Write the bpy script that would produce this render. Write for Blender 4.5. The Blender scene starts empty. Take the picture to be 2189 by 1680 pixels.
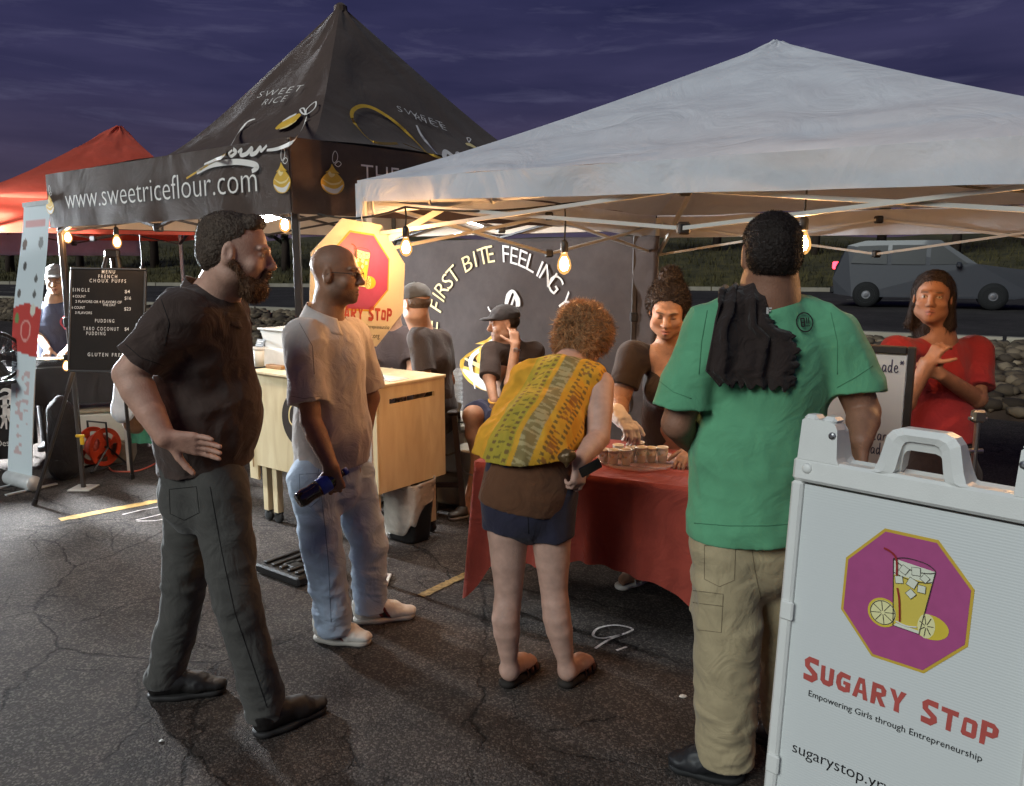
import bpy, math, random
import numpy as np
from mathutils import Vector

random.seed(7)
RNG = np.random.default_rng(11)
SC = bpy.context.scene
COL = SC.collection

# ------------------------------------------------------------------ camera
PITCH = math.radians(9.3)
EYE = np.array([0.0, 0.0, 1.65])
FOC = 1717.0            # focal length in units of a 2189 px wide picture
cam_data = bpy.data.cameras.new("camera")
cam_data.sensor_width = 36.0
cam_data.lens = 36.0 * FOC / 2189.0
cam_data.clip_start = 0.05
cam_data.clip_end = 3000
cam = bpy.data.objects.new("camera", cam_data)
COL.objects.link(cam)
cam.location = EYE
cam.rotation_euler = (math.radians(90) - PITCH, 0, 0)
SC.camera = cam

# ------------------------------------------------------------------ world
world = bpy.data.worlds.new("World")
SC.world = world
world.use_nodes = True
wn, wl = world.node_tree.nodes, world.node_tree.links
wn.clear()
w_out = wn.new("ShaderNodeOutputWorld")
w_bg = wn.new("ShaderNodeBackground")
sky = wn.new("ShaderNodeTexSky")
sky.sky_type = 'NISHITA'
sky.sun_disc = False
sky.sun_elevation = math.radians(1.5)
sky.sun_rotation = math.radians(215)
sky.air_density = 1.6
sky.dust_density = 0.6
sky.ozone_density = 4.0
tc = wn.new("ShaderNodeTexCoord")
# dusk tint: deep blue overhead, violet grey lower down
sep = wn.new("ShaderNodeSeparateXYZ")
wl.new(tc.outputs["Generated"], sep.inputs[0])
ramp = wn.new("ShaderNodeValToRGB")
ramp.color_ramp.elements[0].position = 0.0
ramp.color_ramp.elements[0].color = (0.074, 0.058, 0.088, 1)
ramp.color_ramp.elements[1].position = 0.55
ramp.color_ramp.elements[1].color = (0.0120, 0.0170, 0.078, 1)
e = ramp.color_ramp.elements.new(0.19)
e.color = (0.036, 0.035, 0.092, 1)
wl.new(sep.outputs["Z"], ramp.inputs[0])
# long thin cloud streaks
mp = wn.new("ShaderNodeMapping")
mp.inputs["Scale"].default_value = (2.2, 2.2, 15.0)
mp.inputs["Rotation"].default_value = (0.0, math.radians(-9), math.radians(20))
wl.new(tc.outputs["Generated"], mp.inputs[0])
cn = wn.new("ShaderNodeTexNoise")
cn.inputs["Scale"].default_value = 2.6
cn.inputs["Detail"].default_value = 8
cn.inputs["Roughness"].default_value = 0.62
cn.inputs["Distortion"].default_value = 0.5
wl.new(mp.outputs[0], cn.inputs["Vector"])
cr = wn.new("ShaderNodeValToRGB")
cr.color_ramp.elements[0].position = 0.53
cr.color_ramp.elements[0].color = (0, 0, 0, 1)
cr.color_ramp.elements[1].position = 0.78
cr.color_ramp.elements[1].color = (1, 1, 1, 1)
wl.new(cn.outputs["Fac"], cr.inputs[0])
cn2 = wn.new("ShaderNodeTexNoise")
cn2.inputs["Scale"].default_value = 1.6
cn2.inputs["Detail"].default_value = 4
wl.new(mp.outputs[0], cn2.inputs["Vector"])
cr2 = wn.new("ShaderNodeValToRGB")
cr2.color_ramp.elements[0].position = 0.30
cr2.color_ramp.elements[0].color = (0.60, 0.61, 0.68, 1)
cr2.color_ramp.elements[1].position = 0.70
cr2.color_ramp.elements[1].color = (1.30, 1.22, 1.12, 1)
wl.new(cn2.outputs["Fac"], cr2.inputs[0])
mul = wn.new("ShaderNodeMixRGB"); mul.blend_type = 'MULTIPLY'; mul.inputs[0].default_value = 1
wl.new(ramp.outputs[0], mul.inputs[1]); wl.new(cr2.outputs[0], mul.inputs[2])
addc = wn.new("ShaderNodeMixRGB"); addc.blend_type = 'MIX'
addc.inputs[2].default_value = (0.125, 0.122, 0.215, 1)
cfac = wn.new("ShaderNodeMath"); cfac.operation = 'MULTIPLY'; cfac.inputs[1].default_value = 0.42
wl.new(cr.outputs[0], cfac.inputs[0]); wl.new(cfac.outputs[0], addc.inputs[0])
wl.new(mul.outputs[0], addc.inputs[1])
nsc = wn.new("ShaderNodeMixRGB"); nsc.blend_type = 'ADD'; nsc.inputs[0].default_value = 0.004
wl.new(addc.outputs[0], nsc.inputs[1]); wl.new(sky.outputs[0], nsc.inputs[2])
wl.new(nsc.outputs[0], w_bg.inputs[0])
w_bg.inputs[1].default_value = 1.0
wl.new(w_bg.outputs[0], w_out.inputs[0])

# ------------------------------------------------------------------ added sun lamp standing in for unseen parking-lot lamps behind the camera
sun_d = bpy.data.lights.new("lot_lamp_sun", 'SUN')
sun_d.energy = 1.95
sun_d.angle = math.radians(28)
sun_d.color = (0.92, 1.0, 0.98)
sun = bpy.data.objects.new("lot_lamp_sun", sun_d)
COL.objects.link(sun)
sun_dir = Vector((0.58, 0.62, -0.50))       # direction the light travels
sun.rotation_euler = sun_dir.to_track_quat('-Z', 'Y').to_euler()

SC.view_settings.view_transform = 'Standard'
SC.view_settings.look = 'None'
SC.view_settings.exposure = 0.0
SC.view_settings.gamma = 1.0
SC.view_settings.use_curve_mapping = False
SC.cycles.use_denoising = True
SC.cycles.max_bounces = 6
SC.cycles.diffuse_bounces = 3
SC.cycles.glossy_bounces = 3
SC.cycles.transmission_bounces = 6
SC.cycles.transparent_max_bounces = 8
SC.cycles.sample_clamp_indirect = 4.0
SC.cycles.caustics_reflective = False
SC.cycles.caustics_refractive = False

# ------------------------------------------------------------------ surveying helpers (place things in metres from bearings)
_cp, _sp = math.cos(PITCH), math.sin(PITCH)
_fw = np.array([0, _cp, -_sp]); _up = np.array([0, _sp, _cp]); _rt = np.array([1.0, 0, 0])
def ray(x, y):
    return _fw + _rt * (x - 1094.5) / FOC + _up * (840.0 - y) / FOC
def gp(x, y, z=0.0):
    r = ray(x, y); return EYE + r * ((z - EYE[2]) / r[2])
def at(x, y, Y):
    r = ray(x, y); return EYE + r * (Y / r[1])
def on_plane(x, y, p0, n):
    r = ray(x, y); n = np.asarray(n, float)
    return EYE + r * (((np.asarray(p0, float) - EYE) @ n) / (r @ n))
def V(*a): return np.array(a, float)
def nrm(v):
    v = np.asarray(v, float); return v / np.linalg.norm(v)
def lerp(a, b, t): return np.asarray(a, float) * (1 - t) + np.asarray(b, float) * t
def s2l(r, g, b):
    def f(c):
        c /= 255.0
        return c / 12.92 if c <= 0.04045 else ((c + 0.055) / 1.055) ** 2.4
    return (f(r), f(g), f(b))

# ------------------------------------------------------------------ materials
MATS = {}
def new_mat(name):
    m = bpy.data.materials.new(name); m.use_nodes = True
    n = m.node_tree.nodes; b = n["Principled BSDF"]
    return m, n, m.node_tree.links, b
def setc(sock, c): sock.default_value = (c[0], c[1], c[2], 1)
def plain(name, c, rough=0.55, metal=0.0, var=0.10, scale=12.0, bump=0.0, bscale=60.0, coat=0.0, spec=0.5, trans=0.0, ior=1.45, alpha=1.0, attr=False, sheen=0.0, sss=0.0):
    """one principled surface with slight procedural colour unevenness, roughness variation and optional relief"""
    if name in MATS: return MATS[name]
    m, n, l, b = new_mat(name)
    t = n.new("ShaderNodeTexCoord")
    nz = n.new("ShaderNodeTexNoise"); nz.inputs["Scale"].default_value = scale; nz.inputs["Detail"].default_value = 5
    l.new(t.outputs["Object"], nz.inputs["Vector"])
    mr = n.new("ShaderNodeMapRange"); mr.inputs[1].default_value = 0.3; mr.inputs[2].default_value = 0.7
    mr.inputs[3].default_value = 1 - var; mr.inputs[4].default_value = 1 + var
    l.new(nz.outputs["Fac"], mr.inputs[0])
    mx = n.new("ShaderNodeMixRGB"); mx.blend_type = 'MULTIPLY'; mx.inputs[0].default_value = 1
    if attr:
        a = n.new("ShaderNodeAttribute"); a.attribute_name = "Col"; l.new(a.outputs["Color"], mx.inputs[1])
    else:
        setc(mx.inputs[1], c)
    l.new(mr.outputs[0], mx.inputs[2])
    l.new(mx.outputs[0], b.inputs["Base Color"])
    b.inputs["Roughness"].default_value = rough
    b.inputs["Metallic"].default_value = metal
    b.inputs["Specular IOR Level"].default_value = spec
    b.inputs["Coat Weight"].default_value = coat
    b.inputs["Transmission Weight"].default_value = trans
    b.inputs["IOR"].default_value = ior
    b.inputs["Alpha"].default_value = alpha
    if sheen: b.inputs["Sheen Weight"].default_value = sheen
    if sss:
        b.inputs["Subsurface Weight"].default_value = sss
        b.inputs["Subsurface Radius"].default_value = (0.012, 0.005, 0.003)
    if bump:
        nb = n.new("ShaderNodeTexNoise"); nb.inputs["Scale"].default_value = bscale; nb.inputs["Detail"].default_value = 6
        l.new(t.outputs["Object"], nb.inputs["Vector"])
        bp = n.new("ShaderNodeBump"); bp.inputs["Strength"].default_value = bump; bp.inputs["Distance"].default_value = 0.01
        l.new(nb.outputs["Fac"], bp.inputs["Height"]); l.new(bp.outputs[0], b.inputs["Normal"])
    MATS[name] = m
    return m
def fabric(name, c, var=0.14, rough=0.9, weave=420.0, attr=False, crease=0.35, cscale=9.0, trans=0.0):
    """cloth: fine weave, soft creases, slight sheen; translucent when trans > 0"""
    if name in MATS: return MATS[name]
    m, n, l, b = new_mat(name)
    t = n.new("ShaderNodeTexCoord")
    nz = n.new("ShaderNodeTexNoise"); nz.inputs["Scale"].default_value = 7; nz.inputs["Detail"].default_value = 7; nz.inputs["Roughness"].default_value = 0.65
    l.new(t.outputs["Object"], nz.inputs["Vector"])
    mr = n.new("ShaderNodeMapRange"); mr.inputs[1].default_value = 0.3; mr.inputs[2].default_value = 0.7
    mr.inputs[3].default_value = 1 - var; mr.inputs[4].default_value = 1 + var
    l.new(nz.outputs["Fac"], mr.inputs[0])
    mx = n.new("ShaderNodeMixRGB"); mx.blend_type = 'MULTIPLY'; mx.inputs[0].default_value = 1
    if attr:
        a = n.new("ShaderNodeAttribute"); a.attribute_name = "Col"; l.new(a.outputs["Color"], mx.inputs[1])
    else:
        setc(mx.inputs[1], c)
    l.new(mr.outputs[0], mx.inputs[2])
    l.new(mx.outputs[0], b.inputs["Base Color"])
    b.inputs["Roughness"].default_value = rough
    b.inputs["Specular IOR Level"].default_value = 0.25
    b.inputs["Sheen Weight"].default_value = 0.12
    w1 = n.new("ShaderNodeTexNoise"); w1.inputs["Scale"].default_value = weave; w1.inputs["Detail"].default_value = 2
    l.new(t.outputs["Object"], w1.inputs["Vector"])
    w2 = n.new("ShaderNodeTexNoise"); w2.inputs["Scale"].default_value = cscale; w2.inputs["Detail"].default_value = 4; w2.inputs["Distortion"].default_value = 1.2
    l.new(t.outputs["Object"], w2.inputs["Vector"])
    b1 = n.new("ShaderNodeBump"); b1.inputs["Strength"].default_value = crease; b1.inputs["Distance"].default_value = 0.03
    l.new(w2.outputs["Fac"], b1.inputs["Height"])
    b2 = n.new("ShaderNodeBump"); b2.inputs["Strength"].default_value = 0.35; b2.inputs["Distance"].default_value = 0.002
    l.new(w1.outputs["Fac"], b2.inputs["Height"]); l.new(b1.outputs[0], b2.inputs["Normal"])
    l.new(b2.outputs[0], b.inputs["Normal"])
    if trans:
        tr = n.new("ShaderNodeBsdfTranslucent"); l.new(mx.outputs[0], tr.inputs[0])
        ms = n.new("ShaderNodeMixShader"); ms.inputs[0].default_value = trans
        l.new(b.outputs[0], ms.inputs[1]); l.new(tr.outputs[0], ms.inputs[2])
        l.new(ms.outputs[0], n["Material Output"].inputs[0])
    MATS[name] = m
    return m
def glow(name, c, strength):
    if name in MATS: return MATS[name]
    m, n, l, b = new_mat(name)
    n.remove(b)
    em = n.new("ShaderNodeEmission"); setc(em.inputs[0], c); em.inputs[1].default_value = strength
    l.new(em.outputs[0], n["Material Output"].inputs[0])
    MATS[name] = m
    return m

# ------------------------------------------------------------------ things, parts
ORG = {}
def tag(o, label=None, cat=None, group=None, kind=None):
    if label: o["label"] = label
    if cat: o["category"] = cat
    if group: o["group"] = group
    if kind: o["kind"] = kind
    return o
def empty(name, loc, label, cat, group=None):
    o = bpy.data.objects.new(name, None); COL.objects.link(o)
    o.empty_display_size = 0.1
    o.location = Vector([float(x) for x in loc]); ORG[o.name] = np.array(loc, float)
    return tag(o, label, cat, group)
def rootorg(p):
    while p.parent is not None: p = p.parent
    return ORG.get(p.name, np.zeros(3))
def mesh_obj(name, verts, faces, mat, parent=None, smooth=False, org=None, cols=None, mats=None, fmat=None):
    verts = np.asarray(verts, float)
    o_ = np.zeros(3) if org is None else np.asarray(org, float)
    if parent is not None: o_ = rootorg(parent)
    me = bpy.data.meshes.new(name)
    if isinstance(faces, np.ndarray):
        k = faces.shape[1]
        me.vertices.add(len(verts)); me.vertices.foreach_set("co", (verts - o_).astype(np.float32).ravel())
        me.loops.add(faces.size); me.loops.foreach_set("vertex_index", faces.astype(np.int32).ravel())
        me.polygons.add(len(faces)); me.polygons.foreach_set("loop_start", np.arange(0, faces.size, k, dtype=np.int32))
        me.update(calc_edges=True)
    else:
        me.from_pydata([tuple(v) for v in (verts - o_)], [], faces)
    me.validate()
    if mats:
        for q in mats: me.materials.append(q)
        if fmat is not None: me.polygons.foreach_set("material_index", np.asarray(fmat, np.int32))
    elif mat is not None: me.materials.append(mat)
    if smooth: me.polygons.foreach_set("use_smooth", np.ones(len(me.polygons), bool))
    if cols is not None:
        ca = me.color_attributes.new("Col", 'FLOAT_COLOR', 'POINT')
        c4 = np.ones((len(verts), 4), np.float32); c4[:, :3] = cols
        ca.data.foreach_set("color", c4.ravel())
    me.update()
    o = bpy.data.objects.new(name, me); COL.objects.link(o)
    if parent is not None: o.parent = parent
    else:
        o.location = Vector([float(x) for x in o_]); ORG[o.name] = o_
    return o

def frame(d, hint=(0, 0, 1)):
    d = nrm(d); h = np.asarray(hint, float)
    if abs(d @ nrm(h)) > 0.98: h = V(1, 0, 0)
    a = nrm(np.cross(h, d)); b = np.cross(d, a)
    return a, b, d

class MB:
    """collects simple solids into one mesh"""
    def __init__(s): s.v = []; s.f = []; s.m = []; s.cur = 0
    def add(s, v, f):
        o = len(s.v); s.v += [tuple(float(c) for c in p) for p in v]
        for q in f: s.f.append(tuple(i + o for i in q)); s.m.append(s.cur)
        return s
    def box(s, c, size, ax=None, bev=0.0):
        ax = np.eye(3) if ax is None else np.asarray(ax, float)
        h = np.asarray(size, float) / 2; c = np.asarray(c, float)
        if bev <= 0:
            vs = [c + ax[0] * h[0] * i + ax[1] * h[1] * j + ax[2] * h[2] * k for i in (-1, 1) for j in (-1, 1) for k in (-1, 1)]
            return s.add(vs, [(0, 1, 3, 2), (4, 6, 7, 5), (0, 4, 5, 1), (2, 3, 7, 6), (0, 2, 6, 4), (1, 5, 7, 3)])
        b = min(bev, h.min() * 0.9)
        pts = []; idx = {}
        for a in range(3):
            for i in (-1, 1):
                for j in (-1, 1):
                    for k in (-1, 1):
                        sg = (i, j, k); q = [sg[t] * (h[t] - (0 if t == a else b)) for t in range(3)]
                        idx[(a,) + sg] = len(pts); pts.append(c + ax[0] * q[0] + ax[1] * q[1] + ax[2] * q[2])
        F = []
        for a in range(3):
            o1, o2 = [(1, 2), (2, 0), (0, 1)][a]
            for sgn in (-1, 1):
                def key(p, q):
                    t = [0, 0, 0]; t[a] = sgn; t[o1] = p; t[o2] = q; return idx[(a,) + tuple(t)]
                r = [key(-1, -1), key(1, -1), key(1, 1), key(-1, 1)]
                F.append(tuple(r if sgn > 0 else r[::-1]))
        for a in range(3):
            o1, o2 = [(1, 2), (2, 0), (0, 1)][a]
            for p in (-1, 1):
                for q in (-1, 1):
                    def kk(face, w):
                        t = [0, 0, 0]; t[a] = w; t[o1] = p; t[o2] = q; return idx[(face,) + tuple(t)]
                    r = [kk(o1, -1), kk(o1, 1), kk(o2, 1), kk(o2, -1)]
                    F.append(tuple(r if p * q < 0 else r[::-1]))
        for i in (-1, 1):
            for j in (-1, 1):
                for k in (-1, 1):
                    r = [idx[(t, i, j, k)] for t in range(3)]
                    F.append(tuple(r if i * j * k > 0 else r[::-1]))
        return s.add(pts, F)
    def rod(s, a, b, r0, r1=None, n=8, cap=True):
        r1 = r0 if r1 is None else r1
        x, y, d = frame(np.asarray(b, float) - np.asarray(a, float))
        vs = []
        for p, r in ((a, r0), (b, r1)):
            for i in range(n):
                t = 2 * math.pi * i / n; vs.append(np.asarray(p, float) + (x * math.cos(t) + y * math.sin(t)) * r)
        F = [(i, (i + 1) % n, n + (i + 1) % n, n + i) for i in range(n)]
        if cap: F += [tuple(range(n))[::-1], tuple(range(n, 2 * n))]
        return s.add(vs, F)
    def bar(s, a, b, w, h, hint=(0, 0, 1)):
        a = np.asarray(a, float); b = np.asarray(b, float)
        x, y, d = frame(b - a, hint)
        return s.box((a + b) / 2, (w, h, np.linalg.norm(b - a)), (x, y, d))
    def tube(s, path, r, n=6, closed=False, flat=1.0):
        P = [np.asarray(p, float) for p in path]; m = len(P); vs = []; px = None
        rr = r if hasattr(r, '__len__') else [r] * m
        for i, p in enumerate(P):
            d = P[(i + 1) % m] - P[i - 1] if closed else P[min(i + 1, m - 1)] - P[max(i - 1, 0)]
            if np.linalg.norm(d) < 1e-9: d = V(0, 0, 1)
            d = nrm(d)
            if px is None: px, _, _ = frame(d)
            x = px - d * (px @ d)
            x = nrm(x) if np.linalg.norm(x) > 1e-6 else frame(d)[0]
            px = x; y = np.cross(d, x)
            for k in range(n):
                t = 2 * math.pi * k / n; vs.append(p + (x * math.cos(t) + y * math.sin(t) * flat) * rr[i])
        F = []
        for i in range(m if closed else m - 1):
            j = (i + 1) % m
            F += [(i * n + k, i * n + (k + 1) % n, j * n + (k + 1) % n, j * n + k) for k in range(n)]
        if not closed: F += [tuple(range(n))[::-1], tuple(range((m - 1) * n, m * n))]
        return s.add(vs, F)
    def lathe(s, base, prof, n=20, ax=(0, 0, 1), capb=True, capt=True):
        x, y, d = frame(ax); base = np.asarray(base, float); vs = []
        for r, z in prof:
            for i in range(n):
                t = 2 * math.pi * i / n; vs.append(base + d * z + (x * math.cos(t) + y * math.sin(t)) * r)
        F = []
        for j in range(len(prof) - 1):
            F += [(j * n + i, j * n + (i + 1) % n, (j + 1) * n + (i + 1) % n, (j + 1) * n + i) for i in range(n)]
        if capb: F.append(tuple(range(n))[::-1])
        if capt: F.append(tuple(range((len(prof) - 1) * n, len(prof) * n)))
        return s.add(vs, F)
    def prism(s, poly, thick, map3):
        """poly of 2D points; map3(x, y, d) -> 3D"""
        n = len(poly)
        vs = [map3(x, y, 0) for x, y in poly] + [map3(x, y, thick) for x, y in poly]
        F = [tuple(range(n))[::-1], tuple(range(n, 2 * n))] + [(i, (i + 1) % n, n + (i + 1) % n, n + i) for i in range(n)]
        return s.add(vs, F)
    def build(s, name, mat, parent=None, smooth=False, org=None, mats=None):
        return mesh_obj(name, s.v, s.f, mat, parent, smooth, org, mats=mats, fmat=s.m if mats else None)
def grid_mesh(name, fn, nu, nv, mat, parent=None, smooth=True, closed_u=False, thick=0.0, org=None):
    """sheet from fn(u, v); thick gives it a second skin and closed edges"""
    us = np.linspace(0, 1, nu + 1)[: nu if closed_u else nu + 1]; vs_ = np.linspace(0, 1, nv + 1)
    P = np.array([[fn(u, v) for v in vs_] for u in us]); mu = len(us); w = nv + 1
    F = []
    for i in range(mu if closed_u else mu - 1):
        j = (i + 1) % mu
        for k in range(nv): F.append((i * w + k, j * w + k, j * w + k + 1, i * w + k + 1))
    verts = P.reshape(-1, 3)
    if thick:
        du = np.gradient(P, axis=0); dv = np.gradient(P, axis=1); N = np.cross(du, dv)
        N /= np.maximum(np.linalg.norm(N, axis=2, keepdims=True), 1e-9)
        Q = (P - N * thick).reshape(-1, 3); o = len(verts); verts = np.vstack([verts, Q])
        F2 = [tuple(i + o for i in f[::-1]) for f in F]
        rim = []
        if not closed_u:
            rim += [(k, k + 1) for k in range(nv)][::1]; rim += [((mu - 1) * w + k + 1, (mu - 1) * w + k) for k in range(nv)]
            for i in range(mu - 1):
                rim += [((i + 1) * w, i * w), (i * w + nv, (i + 1) * w + nv)]
        else:
            for i in range(mu):
                j = (i + 1) % mu; rim += [(j * w, i * w), (i * w + nv, j * w + nv)]
        F = F + F2 + [(a, b, b + o, a + o) for a, b in rim]
    return mesh_obj(name, verts, F, mat, parent, smooth, org)

# ------------------------------------------------------------------ lettering
_fc = {}
def text2d(s, bold=False, size=1.0, offset=0.0, shear=0.0, spacing=1.0):
    key = (s, offset, shear, spacing)
    if key not in _fc:
        cu = bpy.data.curves.new("lettering", 'FONT'); cu.body = s; cu.size = 1.0; cu.offset = offset; cu.shear = shear
        cu.space_character = spacing; cu.resolution_u = 3
        ob = bpy.data.objects.new("lettering", cu); COL.objects.link(ob)
        dg = bpy.context.evaluated_depsgraph_get(); dg.update()
        me = bpy.data.meshes.new_from_object(ob.evaluated_get(dg))
        vs = np.array([v.co[:2] for v in me.vertices]).reshape(-1, 2); fs = [tuple(p.vertices) for p in me.polygons]
        bpy.data.objects.remove(ob); bpy.data.curves.remove(cu); bpy.data.meshes.remove(me)
        _fc[key] = (vs, fs)
    v, f = _fc[key]
    return v * size, f
class Print:
    """flat print: collects 2D shapes and lays them on a surface given by fn(x, y) -> 3D"""
    def __init__(s): s.v = []; s.f = []; s.m = []; s.cur = 0; s.lay = []; s.n = 0
    def shape(s, pts, faces):
        o = len(s.v); s.v += [tuple(p) for p in pts]; s.lay += [s.n] * len(pts); s.n += 1
        for q in faces: s.f.append(tuple(i + o for i in q)); s.m.append(s.cur)
    def poly(s, pts): s.shape(pts, [tuple(range(len(pts)))])
    def text(s, t, x, y, h, w=None, align='l', **k):
        v, f = text2d(t, **k)
        if not len(v): return
        lo, hi = v.min(0), v.max(0); cap = 0.70
        q = v * (h / cap); wid = (hi[0] - lo[0]) * h / cap
        sx = 1.0 if w is None else w / wid
        q = q - np.array([lo[0] * h / cap, 0]); q[:, 0] *= sx; wid *= sx
        q[:, 0] += x - (0 if align == 'l' else wid / 2 if align == 'c' else wid); q[:, 1] += y
        s.shape(q, f)
    def arc_text(s, t, cx, cy, r, a0, da, h, sx=1.0, **k):
        for i, c in enumerate(t):
            if c == ' ': continue
            a = a0 + da * i; v, f = text2d(c, **k); lo, hi = v.min(0), v.max(0)
            q = v * (h / 0.7); q[:, 0] -= (lo[0] + hi[0]) * h / 1.4
            q[:, 0] *= sx
            ca, sa = math.cos(a - math.pi / 2), math.sin(a - math.pi / 2)
            p = np.stack([cx + r * math.cos(a) + q[:, 0] * ca - q[:, 1] * sa, cy + r * math.sin(a) + q[:, 0] * sa + q[:, 1] * ca], 1)
            s.shape(p, f)
    def stroke(s, pts, w, closed=False):
        P = np.array(pts, float); n = len(P); ww = w if hasattr(w, '__len__') else [w] * n
        L, R = [], []
        for i in range(n):
            d = P[(i + 1) % n] - P[i - 1] if closed else P[min(i + 1, n - 1)] - P[max(i - 1, 0)]
            d = d / max(np.hypot(*d), 1e-9); nn = np.array([-d[1], d[0]]) * ww[i] / 2
            L.append(P[i] + nn); R.append(P[i] - nn)
        v = L + R
        s.shape(v, [(i, (i + 1) % n, n + (i + 1) % n, n + i) for i in range(n if closed else n - 1)])
    def curve(s, pts, w, m=10, closed=False):
        """smooth stroke through points; w may taper [w0, w1 ...] along it"""
        P = np.array(pts, float); n = len(P); out = []; ws = []
        wk = list(np.interp(np.linspace(0, 1, n), np.linspace(0, 1, len(w)), w)) if hasattr(w, '__len__') else [w] * n
        seg = n if closed else n - 1
        for i in range(seg):
            if closed: p0, p1, p2, p3 = P[i - 1], P[i], P[(i + 1) % n], P[(i + 2) % n]
            else: p0, p1, p2, p3 = P[max(i - 1, 0)], P[i], P[i + 1], P[min(i + 2, n - 1)]
            for k in range(m):
                t = k / m
                out.append(0.5 * (2 * p1 + (p2 - p0) * t + (2 * p0 - 5 * p1 + 4 * p2 - p3) * t * t + (3 * p1 - p0 - 3 * p2 + p3) * t ** 3))
                ws.append(wk[i] * (1 - t) + wk[(i + 1) % n] * t)
        if not closed: out.append(P[-1]); ws.append(wk[-1])
        s.stroke(out, ws, closed)
    def disc(s, cx, cy, r, n=28, ry=None):
        ry = ry or r
        s.poly([(cx + r * math.cos(2 * math.pi * i / n), cy + ry * math.sin(2 * math.pi * i / n)) for i in range(n)])
    def ring(s, cx, cy, r, w, n=36, a0=0, a1=2 * math.pi):
        s.stroke([(cx + r * math.cos(a0 + (a1 - a0) * i / n), cy + r * math.sin(a0 + (a1 - a0) * i / n)) for i in range(n + 1)], w)
    def build(s, name, mat, parent, fn, mats=None, lift=None):
        lf = np.zeros(3) if lift is None else np.asarray(lift)      # later shapes lie a hair above earlier ones
        return mesh_obj(name, np.array([fn(x, y) + lf * .00012 * k for (x, y), k in zip(s.v, s.lay)]), s.f, mat, parent, mats=mats, fmat=s.m if mats else None)
# ------------------------------------------------------------------ bodies and cloth as smooth blended volumes
_LAT = np.random.default_rng(5).random((32, 32, 32)).astype(np.float32) * 2 - 1
def vnoise(P):
    """smooth value noise at points P (n, 3), in -1..1"""
    f = np.floor(P).astype(np.int32); t = (P - f).astype(np.float32); t = t * t * (3 - 2 * t)
    i0 = f & 31; i1 = (f + 1) & 31
    def g(a, b, c): return _LAT[a, b, c]
    x0, y0, z0 = i0.T; x1, y1, z1 = i1.T; tx, ty, tz = t.T
    a = g(x0, y0, z0) * (1 - tx) + g(x1, y0, z0) * tx; b = g(x0, y1, z0) * (1 - tx) + g(x1, y1, z0) * tx
    c = g(x0, y0, z1) * (1 - tx) + g(x1, y0, z1) * tx; d = g(x0, y1, z1) * (1 - tx) + g(x1, y1, z1) * tx
    return (a * (1 - ty) + b * ty) * (1 - tz) + (c * (1 - ty) + d * ty) * tz
def surface_nets(d, lo, h):
    ins = d < 0
    c = np.zeros(np.array(d.shape) - 1, np.uint8)
    for i in (0, 1):
        for j in (0, 1):
            for k in (0, 1):
                c += ins[i:d.shape[0] - 1 + i, j:d.shape[1] - 1 + j, k:d.shape[2] - 1 + k]
    m = (c > 0) & (c < 8)
    cells = np.argwhere(m)
    idx = np.full(m.shape, -1, np.int32); idx[m] = np.arange(len(cells))
    pos = np.zeros((len(cells), 3), np.float32); cnt = np.zeros(len(cells), np.float32)
    corner = [(i, j, k) for i in (0, 1) for j in (0, 1) for k in (0, 1)]
    val = {q: d[cells[:, 0] + q[0], cells[:, 1] + q[1], cells[:, 2] + q[2]] for q in corner}
    for a in corner:
        for ax in range(3):
            if a[ax] == 0:
                b = list(a); b[ax] = 1; b = tuple(b)
                da, db = val[a], val[b]; cr = (da < 0) != (db < 0)
                t = np.where(cr, da / np.where(cr, da - db, 1), 0)
                p = np.array(a, np.float32)[None] + 0
                q = np.repeat(p, len(cells), 0); q[:, ax] += t
                pos += q * cr[:, None]; cnt += cr
    verts = np.asarray(lo) + h * (cells + pos / np.maximum(cnt, 1)[:, None])
    F = []
    for ax in range(3):
        o1, o2 = [(1, 2), (2, 0), (0, 1)][ax]
        sl0 = [slice(1, -1)] * 3; sl1 = [slice(1, -1)] * 3
        sl0[ax] = slice(0, -1); sl1[ax] = slice(1, None)
        a, b = ins[tuple(sl0)], ins[tuple(sl1)]
        e = np.argwhere(a != b)
        if not len(e): continue
        flip = a[e[:, 0], e[:, 1], e[:, 2]]
        off = np.ones(3, int); off[ax] = 0
        e = e + off
        def cell(d1, d2):
            q = e.copy(); q[:, o1] += d1; q[:, o2] += d2
            return idx[q[:, 0], q[:, 1], q[:, 2]]
        quad = np.stack([cell(-1, -1), cell(0, -1), cell(0, 0), cell(-1, 0)], 1)
        quad[~flip] = quad[~flip][:, ::-1]
        F.append(quad)
    F = np.vstack(F); F = F[(F >= 0).all(1)]
    return verts, F
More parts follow.
